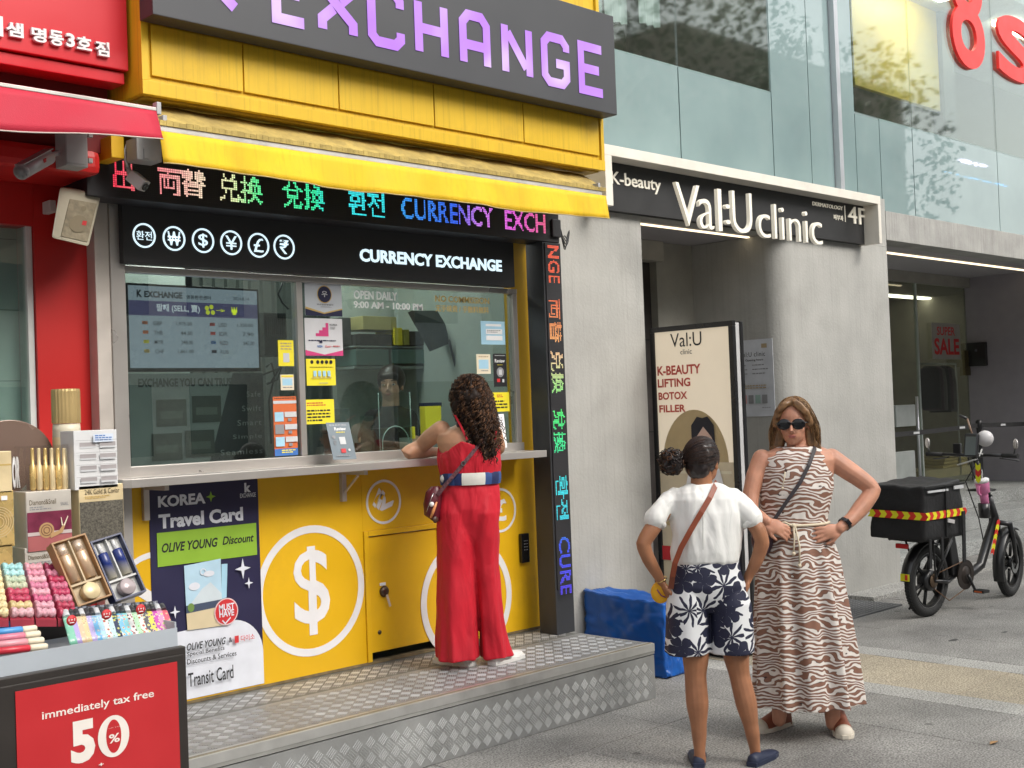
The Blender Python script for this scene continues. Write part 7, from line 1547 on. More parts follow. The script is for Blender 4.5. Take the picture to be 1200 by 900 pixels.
# curly hair
HD = M('hair_dark', (.016, .008, .005), .55, var=.5, scale=30, spec=.25); HM = M('hair_brown', (.075, .034, .016), .5, var=.5, scale=30, spec=.3)
hb2 = MB(); hb2.ell(J(551, 466, .02), .105, .115, .125); F.chain(hb2, [(J(552, 470, .0), .105), (J(559, 490, -.02), .090), (J(567, 511, -.05), .072), (J(571, 529, -.07), .045)])
ho = remesh(hb2, 'hair', HD, rp, .008, 3, disp=foldf(1, .022, 26))
rr = random.Random(11); cm = MB()
HM2 = M('hair_copper', (.13, .062, .028), .5, var=.4, scale=30, spec=.3)
for i in range(900):
    a = rr.uniform(0, 2 * math.pi); e = rr.uniform(-.2, 1.45); c = J(551, 464, .02); d = VU * math.cos(a) * math.cos(e) + VW * math.sin(a) * math.cos(e) + UP * math.sin(e)
    if d.dot(VW) > .55 and e < .9: continue
    p = c + VU * d.dot(VU) * .103 + VW * d.dot(VW) * .112 + UP * d.z * .122
    ln = rr.uniform(.10, .30) * (1 if d.dot(VW) < .3 else .5); tgt = J(570 + rr.gauss(0, 9), 520 + rr.uniform(-20, 28), -.06 + rr.gauss(0, .02)); n = int(ln / .008) + 3; pts = []; rad = rr.uniform(.004, .014); w = rr.uniform(.8, 1.7); ph = rr.uniform(0, 6)
    side = (p - c); side.z = 0; side = side.normalized() if side.length > .01 else -VW
    sag = J(551 + (d.dot(VU)) * 10 + 24, 540, -.07 + d.dot(VW) * .05) - p
    for k in range(n):
        t = k / n; q = p + side * (.018 * math.sin(t * 2.2)) + Vector((sag.x * t * ln / .35, sag.y * t * ln / .35, -ln * t)) * 1.0
        pts.append(q + VU * math.cos(k * w + ph) * rad + side * math.sin(k * w + ph) * rad)
    cm.cur = rr.choice((0, 0, 1, 1, 2)); cm.tube(pts, [.0024] * (n - 1) + [.001], 4, caps=False)
for i in range(420):
    p = J(565 + rr.gauss(0, 8), rr.uniform(488, 520), -.085 + rr.gauss(0, .02)); n = rr.randint(8, 16); ph = rr.uniform(0, 6); rad = rr.uniform(.006, .012); pts = [p + UP * (-.008 * k) + VU * (math.cos(k * 1.4 + ph) * rad + .0012 * k) - VW * (math.sin(k * 1.4 + ph) * rad) for k in range(n)]
    cm.cur = rr.choice((0, 0, 1, 1, 2)); cm.tube(pts, [.0024] * (n - 1) + [.001], 4, caps=False)
cm.build('curls', [HD, HM, HM2], ho, kind='stuff', recalc=False)
TAT = M('tattoo_ink', (.09, .06, .07), .55)
m_ = MB(); m_.ell(J(537, 497, -.060), .015, .006, .017); m_.build('tattoo', TAT, rp)
# shoulder bag
MARB = M('maroon_leather', (.10, .008, .015), .35, bump=.1)
bg2 = thing('shoulder_bag', 'small maroon shoulder bag hanging at the left hip of the woman in red', 'bag', J(507, 612, -.06))
m_ = MB(); rings = []
for y, xl, xr, b in ((570, 505, 515, .02), (576, 499, 518, .035), (590, 496, 518, .05), (603, 497, 517, .05), (611, 508, 515, .03)):
    rings.append(F.ringp(J((xl + xr) / 2, y, -.07), (J(xr, y, -.07) - J(xl, y, -.07)).length / 2, b, 16))
m_.loft(rings); m_.build('bag_body', MARB, bg2, .002)
MB().tube([J(500, 600, -.115), J(504, 588, -.12), J(508, 578, -.115)], .002, 6).build('zip', CHR, bg2)
MB().ell(J(506, 591, -.125), .013, .013, .013).build('pompom', WHITE, bg2); MB().tube([J(512, 588, -.13), J(508, 598, -.135), J(505, 607, -.13)], [.004, .009, .006], 8).build('charm', M('peach_charm', (.7, .28, .10), .4), bg2)
MB().lathe([(.016, 0), (.018, .006), (.012, .012)], J(511, 609, -.135), 'Y', 14).build('medallion', M('medal_brown', (.06, .03, .02), .4), bg2)
strap([J(575, 492, .0), J(574, 500, -.07), J(566, 515, -.118), J(551, 534, -.130), J(536, 552, -.130), J(524, 566, -.125), J(513, 580, -.11)], .010, .002, -VW, 'strap', M('strap_striped', (.13, .05, .06), .6, var=.6, scale=90), bg2)
MB().ring((0, 0), .008, .013, -.002, .002, 14, swap=lambda x, y, z: tuple(J(543, 543, -.136) + VU * x + UP * z + VW * y)).build('buckle', CHR, bg2)
# shoes
SHW = M('shoe_white', (.66, .65, .62), .55, var=.06)
def shoe(parent, heel, d, L=.25, w=.045, mat=SHW, sole=None, h=.075, toe=None):
    d = Vector((d.x, d.y, 0)).normalized(); s_ = Vector((0, 0, 1)).cross(d); z0 = heel.z
    def sec(t, ww, hh, zz=0): c = heel + d * (L * t); return [c + s_ * ww * math.cos(a) * (1 if abs(math.cos(a)) < .9 else .96) + Vector((0, 0, zz + max(0, hh * math.sin(a)) + .0 + (0 if math.sin(a) > 0 else 0))) for a in [2 * math.pi * k / 20 for k in range(20)]]
    m_ = MB(); m_.loft([sec(0, w * .55, h * .8, .012), sec(.05, w * .72, h, .012), sec(.25, w * .75, h * .95, .012), sec(.45, w * .82, h * .72, .012), sec(.7, w * 1.0, h * .5, .012), sec(.9, w * .85, h * .42, .012), sec(1.0, w * .4, h * .25, .012)]); o = m_.build('shoe', mat, parent)
    m_ = MB(); m_.add([heel + d * L * t + s_ * ww * sg + Vector((0, 0, zz)) for zz in (0, .022) for t, ww, sg in ((-.02, w * .6, -1), (.2, w * .8, -1), (.7, w * 1.06, -1), (.93, w * .85, -1), (1.03, w * .3, -1), (1.03, w * .3, 1), (.93, w * .85, 1), (.7, w * 1.06, 1), (.2, w * .8, 1), (-.02, w * .6, 1))], [tuple(range(10)), tuple(range(19, 9, -1))] + [(i, (i + 1) % 10, 10 + (i + 1) % 10, 10 + i) for i in range(10)]); m_.build('sole', sole or SHW, o, .003)
    if toe: m_ = MB(); m_.loft([sec(.80, w * .97, h * .44, .016), sec(.9, w * .88, h * .43, .016), sec(1.01, w * .46, h * .27, .014)]); m_.build('toe_cap', toe, o)
    return o
h1 = at(540, 781, Z=ZP); h2 = at(589, 778, Z=ZP)
shoe(rp, at(553, 781, Z=ZP), (VU * -.75 + VW * .6), .26, .05); shoe(rp, at(577, 780, Z=ZP), (VU * .55 + VW * .75), .26, .05)

# ---- woman in the white blouse, seen from behind
b0 = at(852, 897, Z=0); F = Figure(b0); J = F.J; print('w1', b0, F.k, (J(852, 508) - b0).z)
wp_ = thing('person', 'woman with a dark bun in white blouse and navy flowered shorts, seen from behind', 'person', b0)
sk = MB(); hc = J(824, 541, .02); fw = (VW * .75 + VU * .55 + Vector((0, 0, .02))).normalized(); f1, u1, s1 = head_shape(sk, hc, fw, .205)
F.chain(sk, [(J(822, 552, .0), .048), (J(822, 568, .0), .050), (J(823, 580, .0), .07)])
F.stack(sk, [(572, 800, 850, .06), (580, 788, 864, .085), (600, 790, 866, .10), (630, 795, 862, .10), (655, 798, 862, .10), (680, 798, 865, .09), (700, 806, 858, .07), (712, 815, 850, .05)])
F.chain(sk, [(J(796, 587), .030), (J(779, 600, -.02), .034), (J(764, 620, -.04), .038), (J(754, 637, -.05), .034), (J(760, 655, -.04), .031), (J(775, 681, -.0), .022)])
hand(sk, J(776, 683, 0), (J(786, 708, .02) - J(776, 683, 0)), (-VU - VW * .3), .15, -1, .35)
F.chain(sk, [(J(854, 587), .030), (J(872, 602, -.01), .034), (J(888, 620, -.03), .036), (J(893, 636, -.03), .034), (J(887, 656, -.02), .030), (J(877, 676, .0), .022)])
hand(sk, J(877, 679, 0), (J(870, 700, .05) - J(877, 679, 0)), (VU - VW * .2), .15, 1, .35)
F.chain(sk, [(J(812, 705), .06), (J(815, 765, .0), .062), (J(815, 793, .0), .050), (J(817, 822, -.005), .052), (J(819, 855, .0), .036), (J(820, 882, .0), .026), (J(820, 890, .01), .030)])
F.chain(sk, [(J(854, 705), .06), (J(862, 765, .02), .060), (J(867, 793, .02), .048), (J(874, 822, .015), .050), (J(881, 855, .02), .034), (J(885, 880, .03), .025), (J(886, 889, .04), .030)])
remesh(sk, 'body', SK2, wp_, .0046, 3)
face_parts(wp_, hc, f1, u1, s1, .205)
WBL = cloth('white_blouse', (.78, .78, .75), .8, .03, .5, 8)
bm2 = MB()
F.stack(bm2, [(566, 806, 840, .055), (570, 797, 850, .07), (576, 786, 862, .088), (584, 781, 868, .103), (600, 784, 870, .114), (625, 787, 870, .118), (645, 787, 869, .115), (656, 789, 867, .110), (660, 793, 864, .10)], 48, fold=0)
F.chain(bm2, [(J(793, 584), .050), (J(780, 594, -.01), .053), (J(769, 607, -.03), .053)]); F.chain(bm2, [(J(857, 584), .050), (J(869, 594, -.01), .053), (J(881, 607, -.02), .052)])
remesh(bm2, 'blouse', WBL, wp_, .005, 2, disp=foldf(5, .012, 16))
MB().tube([J(824, 580 + i * 8, -.098 - .018 * min(1, i / 4)) for i in range(9)], .0012, 5).build('back_seam', M('seam_white', (.6, .6, .57), .8), wp_)
for c_, n_ in ((J(766.5, 611, -.032), J(768, 606, -.03) - J(779, 594, -.01)), (J(882.5, 611, -.022), J(881, 606, -.02) - J(869, 594, -.01))):
    n_ = n_.normalized(); a1 = n_.orthogonal().normalized(); a2 = n_.cross(a1); c_ = c_ - n_ * .012
    m_ = MB(); m_.loft([[c_ + n_ * o_ + a1 * r_ * math.cos(2 * math.pi * k / 28) + a2 * r_ * math.sin(2 * math.pi * k / 28) for k in range(28)] for o_, r_ in ((-.012, .0525), (-.010, .056), (.010, .056), (.012, .0535))], caps=False); m_.build('cuff', WBL, wp_)
def floral():
    m, N, L, p = nodes_mat('floral_cotton'); g = N.new('ShaderNodeNewGeometry'); d = N.new('ShaderNodeVectorMath'); d.operation = 'DOT_PRODUCT'; d.inputs[1].default_value = VU; L.new(g.outputs['Position'], d.inputs[0]); sp_ = N.new('ShaderNodeSeparateXYZ'); L.new(g.outputs['Position'], sp_.inputs[0])
    cb = N.new('ShaderNodeCombineXYZ'); L.new(d.outputs['Value'], cb.inputs[0]); L.new(sp_.outputs[2], cb.inputs[1])
    nz = N.new('ShaderNodeTexNoise'); nz.inputs['Scale'].default_value = 14; L.new(cb.outputs[0], nz.inputs[0]); sc_ = N.new('ShaderNodeVectorMath'); sc_.operation = 'SCALE'; sc_.inputs['Scale'].default_value = .035; L.new(nz.outputs['Color'], sc_.inputs[0]); ad = N.new('ShaderNodeVectorMath'); L.new(cb.outputs[0], ad.inputs[0]); L.new(sc_.outputs[0], ad.inputs[1])
    def ma(op, a, b=None, c=None):
        q = N.new('ShaderNodeMath'); q.operation = op
        for i, v in enumerate((a, b, c)):
            if v is None: continue
            if isinstance(v, (int, float)): q.inputs[i].default_value = v
            else: L.new(v, q.inputs[i])
        return q.outputs[0]
    def layer(scale, off, petals, Rr, depth, sharp):
        of = N.new('ShaderNodeVectorMath'); of.inputs[1].default_value = off; L.new(ad.outputs[0], of.inputs[0])
        v = N.new('ShaderNodeTexVoronoi'); v.voronoi_dimensions = '2D'; v.inputs['Scale'].default_value = scale; v.inputs['Randomness'].default_value = .8; L.new(of.outputs[0], v.inputs[0])
        su = N.new('ShaderNodeVectorMath'); su.operation = 'SUBTRACT'; L.new(of.outputs[0], su.inputs[0]); L.new(v.outputs['Position'], su.inputs[1]); sx = N.new('ShaderNodeSeparateXYZ'); L.new(su.outputs[0], sx.inputs[0])
        th = ma('ARCTAN2', sx.outputs[1], sx.outputs[0]); r_ = ma('SQRT', ma('ADD', ma('MULTIPLY', sx.outputs[0], sx.outputs[0]), ma('MULTIPLY', sx.outputs[1], sx.outputs[1])))
        cs_ = N.new('ShaderNodeSeparateColor'); L.new(v.outputs['Color'], cs_.inputs[0]); w = ma('ABSOLUTE', ma('COSINE', ma('ADD', ma('MULTIPLY', th, petals / 2), ma('MULTIPLY', cs_.outputs[0], 6.28)))); w = ma('POWER', w, sharp)
        return ma('LESS_THAN', r_, ma('MULTIPLY', Rr, ma('ADD', 1 - depth, ma('MULTIPLY', w, depth)))), r_, w
    a, ra, wa = layer(7.5, (0, 0, 0), 5, .060, .5, .5); vein = ma('MULTIPLY', ma('LESS_THAN', wa, .12), ma('GREATER_THAN', ra, .012)); a = ma('MULTIPLY', a, ma('SUBTRACT', 1, vein))
    b, _, _ = layer(8.5, (.37, .21, 0), 9, .075, .92, 2.2); mx_ = ma('MAXIMUM', a, b)
    mx = N.new('ShaderNodeMix'); mx.data_type = 'RGBA'; mx.inputs[6].default_value = (.72, .73, .74, 1); mx.inputs[7].default_value = (.012, .014, .04, 1); L.new(mx_, mx.inputs[0]); L.new(mx.outputs[2], p.inputs['Base Color']); p.inputs['Roughness'].default_value = .7
    n1 = N.new('ShaderNodeTexNoise'); n1.inputs['Scale'].default_value = 9; n1.inputs['Detail'].default_value = 3; L.new(g.outputs['Position'], n1.inputs[0]); b1 = N.new('ShaderNodeBump'); b1.inputs['Strength'].default_value = .35; b1.inputs['Distance'].default_value = .02; L.new(n1.outputs[0], b1.inputs['Height']); L.new(b1.outputs[0], p.inputs['Normal'])
    return m
shm = MB(); F.stack(shm, [(656, 791, 865, .106), (668, 788, 868, .114), (685, 784, 874, .122), (697, 786, 874, .11), (708, 800, 862, .09), (716, 815, 850, .06)], 56)
F.stack(shm, [(688, 786, 826, .10, 0, 0), (705, 781, 829.5, .115, 0, 0), (735, 780, 830, .112, 0, .012), (765, 779, 831, .112, 0, .02)], 48, nf=5, ph=1); F.stack(shm, [(688, 834, 872, .10, .01, 0), (705, 831, 880, .115, .01, 0), (735, 832.5, 882, .112, .01, .012), (764, 833, 884, .112, .01, .02)], 48, nf=5, ph=2)
remesh(shm, 'shorts', floral(), wp_, .005, 6, disp=foldf(2, .004, 12))
HB = M('hair_black_brown', (.016, .009, .008), .4, var=.5, scale=40, spec=.6)
m_ = MB(); rt_ = Matrix((s1, f1, u1)).transposed(); m_.ell(hc + u1 * .026 - f1 * .014, .079, .094, .092, 20, 14, rt_); m_.ell(hc - f1 * .05 - u1 * .02, .062, .05, .06, 16, 10, rt_); ho = remesh(m_, 'hair', HB, wp_, .005, 2, disp=foldf(14, .005, 45))
def strands(n, root, tip, r0, name, mats, parent, seed, jit=.006, seg=9):
    rr2 = random.Random(seed); cm_ = MB()
    for i in range(n):
        a_, ctrl, b_ = root(rr2), None, None; pts = tip(rr2, a_, seg); cm_.cur = rr2.choice(range(len(mats)))
        ph = rr2.uniform(0, 6); cm_.tube([p + Vector((math.sin(ph + k * .8), math.cos(ph * 2 + k * .7), math.sin(ph * 3 + k))) * jit * (k / seg) for k, p in enumerate(pts)], [r0] * (len(pts) - 1) + [r0 * .3], 3, caps=False)
    return cm_.build(name, mats, parent, kind='stuff', recalc=False)
def on_cap(rr2, c, s_, f_, u_, ax, lo=-.2):
    while True:
        d = Vector((rr2.gauss(0, 1), rr2.gauss(0, 1), rr2.gauss(0, 1))).normalized()
        if d.z > lo and not (d.y > .45 and d.z < .55): return c + s_ * d.x * ax[0] + f_ * d.y * ax[1] + u_ * d.z * ax[2], d
HB3 = M('hair_lighter', (.05, .028, .02), .45, var=.3, scale=30, spec=.3)
_c = hc + u1 * .026 - f1 * .014; _bn = J(792, 541, -.02)
def _tip(rr2, a_, seg):
    p0, d = a_; out = []
    for k in range(seg):
        t = k / (seg - 1); q = p0.lerp(_bn, t); v = q - _c; m = Vector((v.dot(s1) / .080, v.dot(f1) / .095, v.dot(u1) / .093)).length
        if m < 1.02 and t < .9: q = _c + v * (1.02 / max(m, .3))
        out.append(q)
    return out
strands(420, lambda r2: on_cap(r2, _c, s1, f1, u1, (.080, .095, .093)), _tip, .0011, 'hair_strands', [HB, HB3], ho, 31, .003)
bc = J(787, 541, -.02); m_ = MB(); m_.ell(bc, .050, .050, .052); bo = remesh(m_, 'bun', HB, ho, .006, 1, disp=foldf(4, .02, 40))
rr = random.Random(21); cm = MB()
for i in range(260):
    d = Vector((rr.gauss(0, 1), rr.gauss(0, 1), rr.gauss(0, 1))).normalized(); p = bc + d * rr.uniform(.042, .056); a1 = d.orthogonal().normalized(); a2 = d.cross(a1); rad = rr.uniform(.006, .012); ph = rr.uniform(0, 6)
    cm.cur = rr.choice((0, 0, 1)); cm.tube([p + a1 * math.cos(k * .9 + ph) * rad + a2 * math.sin(k * .9 + ph) * rad + d * .002 * k for k in range(7)], .0026, 4, caps=False)
m_ = cm.build('curls', [HB, HM], bo, kind='stuff', recalc=False)
strap([J(840, 565, .02), J(838, 570, -.06), J(832, 583, -.10), J(822, 600, -.122), J(809, 622, -.130), J(798, 642, -.126), J(791, 660, -.118), J(788, 676, -.10), J(786, 690, -.06)], .0125, .0022, -VW, 'bag_strap', M('tan_leather', (.22, .05, .02), .45), wp_)
m_ = MB(); q = J(775, 679, 0); d = (J(786, 708, .02) - J(764, 660, -.03)).normalized(); a1 = d.orthogonal().normalized(); a2 = d.cross(a1); rng = [q + a1 * .026 * math.cos(2 * math.pi * k / 20) + a2 * .026 * math.sin(2 * math.pi * k / 20) for k in range(21)]; m_.tube(rng, .0028, 6, caps=False); m_.build('bracelet', M('gold_metal', (.7, .5, .2), .25, 1), wp_)
yb_ = thing('yellow_pouch', 'round yellow pouch held at the left hip of the woman in the white blouse', 'pouch', J(774, 708, .02)); m_ = MB(); m_.ell(J(774, 694, .02), .045, .02, .052, 18, 12, Matrix.Rotation(YAW, 3, 'Z')); m_.build('body', M('yellow_plush', (.78, .40, .015), .7, bump=.2, bscale=200), yb_); m_ = MB(); m_.tube([J(770, 691, -.002), J(775, 698, -.004), J(780, 700, .0)], .003, 6); m_.build('stitching', M('plum_thread', (.2, .03, .15), .6), yb_)
NVS = M('navy_shoe', (.015, .022, .05), .5)
shoe(wp_, at(819, 900, Z=0), VW * .95 + VU * .1, .235, .042, NVS, NVS, .045); shoe(wp_, at(881, 899, Z=0), VW * .75 + VU * .55, .235, .042, NVS, NVS, .045)

# ---- woman in the zebra dress
b0 = at(948, 860, Z=0); F = Figure(b0); J = F.J; print('w2', b0, F.k, (J(930, 466) - b0).z)
zp = thing('person', 'woman with dark glasses in a long brown and white zebra dress, hand on hip', 'person', b0)
sk = MB(); hc = J(930, 496, -.01); fw = (-VW * .8 - VU * .30 + Vector((0, 0, -.03))).normalized(); f1, u1, s1 = head_shape(sk, hc, fw, .222)
F.chain(sk, [(J(933, 508, .01), .052), (J(935, 524, .01), .055), (J(936, 536, .01), .08)])
F.stack(sk, [(524, 908, 962, .06), (530, 896, 975, .08), (540, 891, 980, .098), (560, 893, 976, .115), (590, 894, 970, .118), (612, 895, 967, .118), (640, 892, 975, .13), (665, 892, 978, .12)])
F.chain(sk, [(J(893, 538, .01), .050), (J(885, 558, -.01), .046), (J(880, 580, -.03), .042), (J(880, 598, -.06), .038), (J(890, 606, -.11), .034), (J(899, 611, -.14), .025)])
hand(sk, J(899, 612, -.14), (J(915, 620, -.16) - J(899, 612, -.14)), -VW + UP * .3, .165, 1, .45)
F.chain(sk, [(J(974, 538, .01), .054), (J(992, 550, .0), .050), (J(1008, 561, -.01), .046), (J(1023, 574, -.02), .040), (J(1010, 594, -.05), .042), (J(997, 609, -.09), .034), (J(984, 619, -.12), .027)])
hand(sk, J(983, 620, -.12), (J(955, 628, -.15) - J(983, 620, -.12)), -VW + UP * .1, .165, -1, .25, spread=.25)
F.chain(sk, [(J(918, 660), .08), (J(917, 750), .06), (J(914, 825, .0), .04), (J(913, 843, .0), .035)]); F.chain(sk, [(J(960, 660), .08), (J(968, 750), .06), (J(975, 830, 0), .04), (J(976, 848, 0), .035)])
remesh(sk, 'body', SK3, zp, .0046, 3); face_parts(zp, hc, f1, u1, s1, .222, shades=True)
def zebra():
    m, N, L, p = nodes_mat('zebra_viscose'); g = N.new('ShaderNodeNewGeometry'); mp = N.new('ShaderNodeMapping'); mp.inputs['Scale'].default_value = (.55, .55, 1); mp.inputs['Rotation'].default_value = (R(10), R(-20), 0); L.new(g.outputs['Position'], mp.inputs[0])
    w = N.new('ShaderNodeTexWave'); w.bands_direction = 'Z'; w.inputs['Scale'].default_value = 16; w.inputs['Distortion'].default_value = 16; w.inputs['Detail'].default_value = 1.6; w.inputs['Detail Scale'].default_value = 1.0; L.new(mp.outputs[0], w.inputs[0])
    cr = N.new('ShaderNodeValToRGB'); cr.color_ramp.interpolation = 'LINEAR'; e = cr.color_ramp.elements; e[0].position = 0; e[0].color = (.24, .115, .075, 1); e[1].position = .40; e[1].color = (.22, .105, .07, 1)
    for ps, c in ((.43, (.06, .03, .025)), (.50, (.05, .03, .02)), (.54, (.70, .65, .60)), (1, (.74, .69, .64))): x = e.new(ps); x.color = c + (1,)
    L.new(w.outputs[0], cr.inputs[0]); L.new(cr.outputs[0], p.inputs['Base Color']); p.inputs['Roughness'].default_value = .7
    n1 = N.new('ShaderNodeTexNoise'); n1.inputs['Scale'].default_value = 7; n1.inputs['Detail'].default_value = 3; m2 = N.new('ShaderNodeMapping'); m2.inputs['Scale'].default_value = (1, 1, .3); L.new(g.outputs['Position'], m2.inputs[0]); L.new(m2.outputs[0], n1.inputs[0]); b1 = N.new('ShaderNodeBump'); b1.inputs['Strength'].default_value = .45; b1.inputs['Distance'].default_value = .02; L.new(n1.outputs[0], b1.inputs['Height']); L.new(b1.outputs[0], p.inputs['Normal']); return m
ZB = zebra()
dm = MB(); F.stack(dm, [(523, 912, 958, .062, .005), (528, 900, 969, .082), (536, 894, 974, .10), (552, 892, 976, .122), (572, 890, 977, .132), (592, 891, 972, .130), (608, 891, 969, .128), (618, 891, 970, .128)], 56)
bd_ = remesh(dm, 'dress_bodice', ZB, zp, .005, 2, disp=foldf(8, .005, 14))
dm = MB(); F.stack(dm, [(612, 891, 969, .130, 0, .0), (625, 890, 973, .14, 0, .018), (655, 887, 982, .16, 0, .05), (705, 886, 991, .18, 0, .075), (765, 886, 1000, .20, 0, .09), (810, 886, 1007, .215, 0, .10), (823, 886, 1009, .22, 0, .10)], 140, nf=11, ph=.4)
remesh(dm, 'dress_skirt', ZB, zp, .006, 1, disp=foldf(6, .006, 8))
CRD = M('cream_cord', (.62, .54, .40), .7); m_ = MB(); m_.tube(F.ringp(J(930, 613), (J(970, 613) - J(890, 613)).length / 2 + .004, .136, 40) + [F.ringp(J(930, 613), (J(970, 613) - J(890, 613)).length / 2 + .004, .136, 40)[0]], .007, 8, caps=False); m_.build('cord_belt', CRD, zp)
m_ = MB(); m_.ell(J(930, 616, -.145), .014, .010, .012); m_.tube([J(930, 617, -.150), J(931, 632, -.158), J(930, 648, -.165)], .0045, 6).tube([J(932, 617, -.150), J(937, 640, -.162), J(937, 662, -.172)], .0045, 6).tube([J(928, 616, -.15), J(920, 612, -.152), J(912, 613, -.148)], .0045, 6); m_.ell(J(930, 649, -.166), .010, .01, .01).ell(J(937, 663, -.173), .010, .01, .01); m_.build('belt_tie', CRD, zp)
HBL = M('hair_blond', (.20, .105, .042), .45, var=.45, scale=40, spec=.6)
rt_ = Matrix((s1, f1, u1)).transposed(); m_ = MB(); m_.ell(hc + u1 * .040 - f1 * .036, .086, .092, .092, 20, 14, rt_)
for sd in (-1, 1): F.chain(m_, [(hc + s1 * sd * .066 - f1 * .03 + u1 * .03, .034), (hc + s1 * sd * .074 - u1 * .05 - f1 * .03, .034), (hc + s1 * sd * .082 - u1 * .10 - f1 * .02, .030), (hc + s1 * sd * .112 - u1 * .125 - f1 * .01, .016)])
for sd in (-1, 1): F.chain(m_, [(hc + u1 * .112 + f1 * .040, .018), (hc + s1 * sd * .034 + u1 * .094 + f1 * .064, .017), (hc + s1 * sd * .066 + u1 * .058 + f1 * .056, .017), (hc + s1 * sd * .082 + u1 * .0 + f1 * .022, .018)])
F.chain(m_, [(hc - f1 * .06, .07), (hc - f1 * .06 - u1 * .07, .06), (hc - f1 * .05 - u1 * .11, .045)])
ho = remesh(m_, 'hair', HBL, zp, .004, 2, disp=lambda co, no: .003 * math.sin(math.atan2(co[1], co[0]) * 3 + co[0] * 260 + co[1] * 180))
_c = hc + u1 * .040 - f1 * .036; HBL2 = M('hair_fair', (.38, .23, .10), .45, var=.3, scale=30, spec=.3); HBL3 = M('hair_mid', (.10, .048, .02), .45, var=.3, scale=30, spec=.3)
def _tip(rr2, a_, seg):
    p0, d = a_; sd = 1 if d.x > 0 else -1; end = hc + s1 * sd * rr2.uniform(.07, .125) - u1 * rr2.uniform(.09, .15) - f1 * rr2.uniform(-.005, .05); out = []
    for k in range(seg):
        t = k / (seg - 1); q = p0.lerp(end, t) + s1 * sd * .02 * math.sin(math.pi * t); v = q - _c; m = Vector((v.dot(s1) / .088, v.dot(f1) / .094, v.dot(u1) / .094)).length
        if m < 1.02 and v.dot(u1) > -.05: q = _c + v * (1.02 / max(m, .3))
        out.append(q)
    return out
strands(700, lambda r2: on_cap(r2, _c, s1, f1, u1, (.088, .094, .094), .0), _tip, .0012, 'hair_strands', [HBL, HBL2, HBL3], ho, 41, .004)
GLS = M('dark_lens', (.008, .008, .010), .08)
for sd in (-1, 1):
    m_ = MB(); m_.ell(hc + f1 * .090 + s1 * sd * .035 + u1 * .0, .034, .006, .028, 18, 8, rt_); g_ = m_.build('sunglasses_lens', GLS, zp)
    MB().tube([hc + f1 * .086 + s1 * sd * .062 + u1 * .006, hc + f1 * .02 + s1 * sd * .084 + u1 * .006, hc - f1 * .03 + s1 * sd * .082], .003, 6).build('temple', GLS, g_)
MB().tube([hc + f1 * .094 - s1 * .01 + u1 * .006, hc + f1 * .094 + s1 * .01 + u1 * .006], .003, 6).build('sunglasses_bridge', GLS, zp)
strap([J(955, 521, .02), J(955, 526, -.085), J(948, 545, -.122), J(938, 565, -.138), J(926, 582, -.142), J(915, 598, -.142), J(905, 612, -.14)], .009, .0022, -VW, 'bag_strap', M('black_webbing', (.03, .025, .03), .6), zp)
m_ = MB(); m_.ell(J(893, 632, -.10), .055, .035, .085, 18, 12, Matrix.Rotation(YAW, 3, 'Z')); m_.build('handbag', M('plum_leather', (.055, .03, .045), .4), zp)
m_ = MB(); m_.ell(J(921, 551, -.125), .009, .006, .009); m_.build('button', M('button_brown', (.06, .03, .02), .4), zp)
m_ = MB(); m_.tube([J(920, 553, -.130), J(919, 562, -.135), J(917, 570, -.138)], .003, 6); m_.ell(J(917, 572, -.138), .007, .007, .007); m_.build('neck_tie', CRD, zp)
q = J(990, 614, -.105); d = (J(984, 619, -.12) - J(1000, 606, -.085)).normalized(); m_ = MB(); a1 = d.orthogonal().normalized(); a2 = d.cross(a1)
m_.loft([[q + d * o_ + a1 * .0345 * math.cos(2 * math.pi * k / 20) + a2 * .0345 * math.sin(2 * math.pi * k / 20) for k in range(20)] for o_ in (-.010, .010)], caps=False); m_.build('watch_band', M('watch_black', (.012, .012, .015), .3), zp)
n_ = (-VW * .9 + UP * .25 + VU * .2).normalized(); n_ = (n_ - d * n_.dot(d)).normalized(); m_ = MB(); m_.obox(q + n_ * .037, d, n_.cross(d), n_, .011, .017, .004); m_.build('watch_face', GLS, zp, .003)
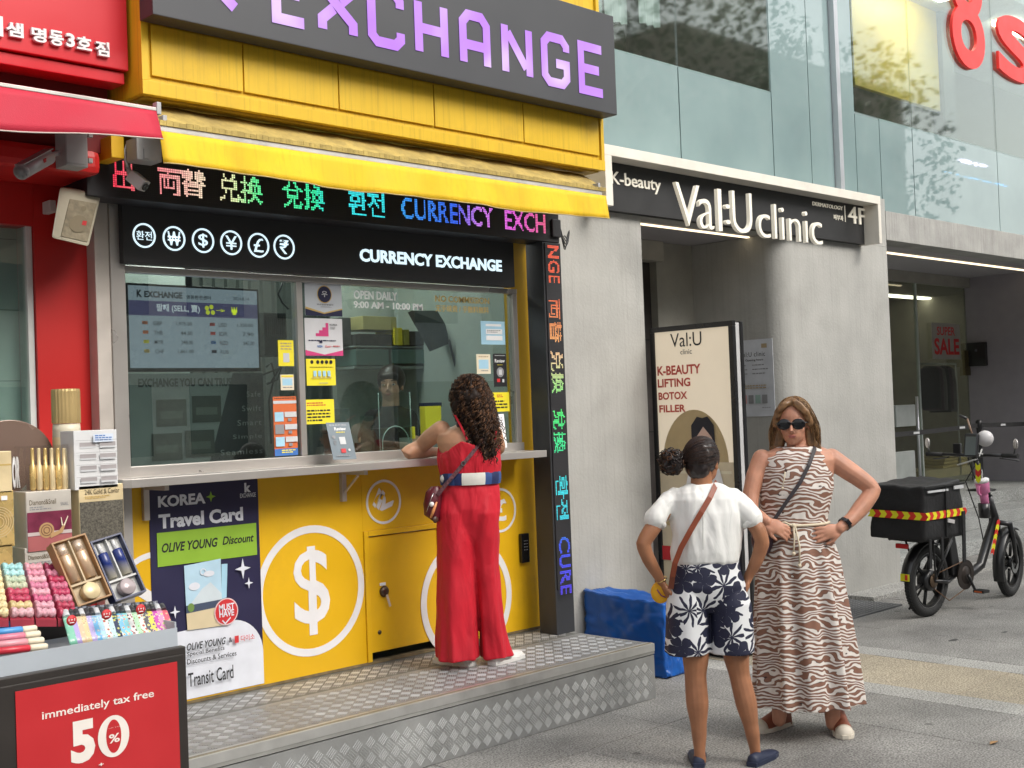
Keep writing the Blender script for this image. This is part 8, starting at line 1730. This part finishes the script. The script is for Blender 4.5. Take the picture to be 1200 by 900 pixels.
TANS = M('tan_shoe', (.24, .07, .035), .55, bump=.1); CRS = M('cream_sole', (.66, .60, .50), .6)
s_a = shoe(zp, at(924, 849, Z=0) , -VU * .75 - VW * .55, .25, .050, TANS, CRS, .105, CRS); s_b = shoe(zp, at(983, 851, Z=0), -VU * .12 - VW * .9, .25, .050, TANS, CRS, .105, CRS)
# ---- clerk behind the glass
b0 = at(458, 700, Y=6.0); b0.z = ZP; F = Figure(b0); J = F.J
cp_ = thing('person', 'clerk with black hair in a dark shirt behind the acrylic shield in the booth', 'person', Vector((b0.x, b0.y, ZP)))
sk = MB(); hc = J(458, 451, 0); fw = (-VW * .9 - VU * .1).normalized(); f1, u1, s1 = head_shape(sk, hc, fw, .215); F.chain(sk, [(J(458, 462, 0), .052), (J(458, 480, 0), .055)])
F.chain(sk, [(J(436, 492), .05), (J(428, 515, -.05), .045), (J(436, 530, -.2), .03)]); hand(sk, J(437, 531, -.21), -VW + VU * .4, UP, .17, 1, .5)
F.chain(sk, [(J(480, 492), .05), (J(486, 515, -.05), .045), (J(476, 530, -.2), .03)]); hand(sk, J(475, 531, -.21), -VW - VU * .4, UP, .17, -1, .5)
remesh(sk, 'body', skinmat('skin_light', (.50, .30, .20)), cp_, .006, 2); face_parts(cp_, hc, f1, u1, s1, .215)
m_ = MB(); rt_ = Matrix((s1, f1, u1)).transposed(); m_.ell(hc + u1 * .036 - f1 * .022, .090, .100, .094, 20, 14, rt_); m_.ell(hc + u1 * .055 + f1 * .062, .062, .03, .024, 14, 8, rt_); remesh(m_, 'hair', HB, cp_, .006, 2)
m_ = MB(); F.stack(m_, [(476, 446, 470, .06), (484, 434, 482, .085), (500, 430, 486, .11), (540, 432, 484, .11), (590, 434, 482, .11)], 32); F.chain(m_, [(J(437, 490), .058), (J(429, 513, -.04), .055)]); F.chain(m_, [(J(479, 490), .058), (J(485, 513, -.04), .055)]); remesh(m_, 'shirt', cloth('black_shirt', (.015, .016, .018)), cp_, .008, 2)
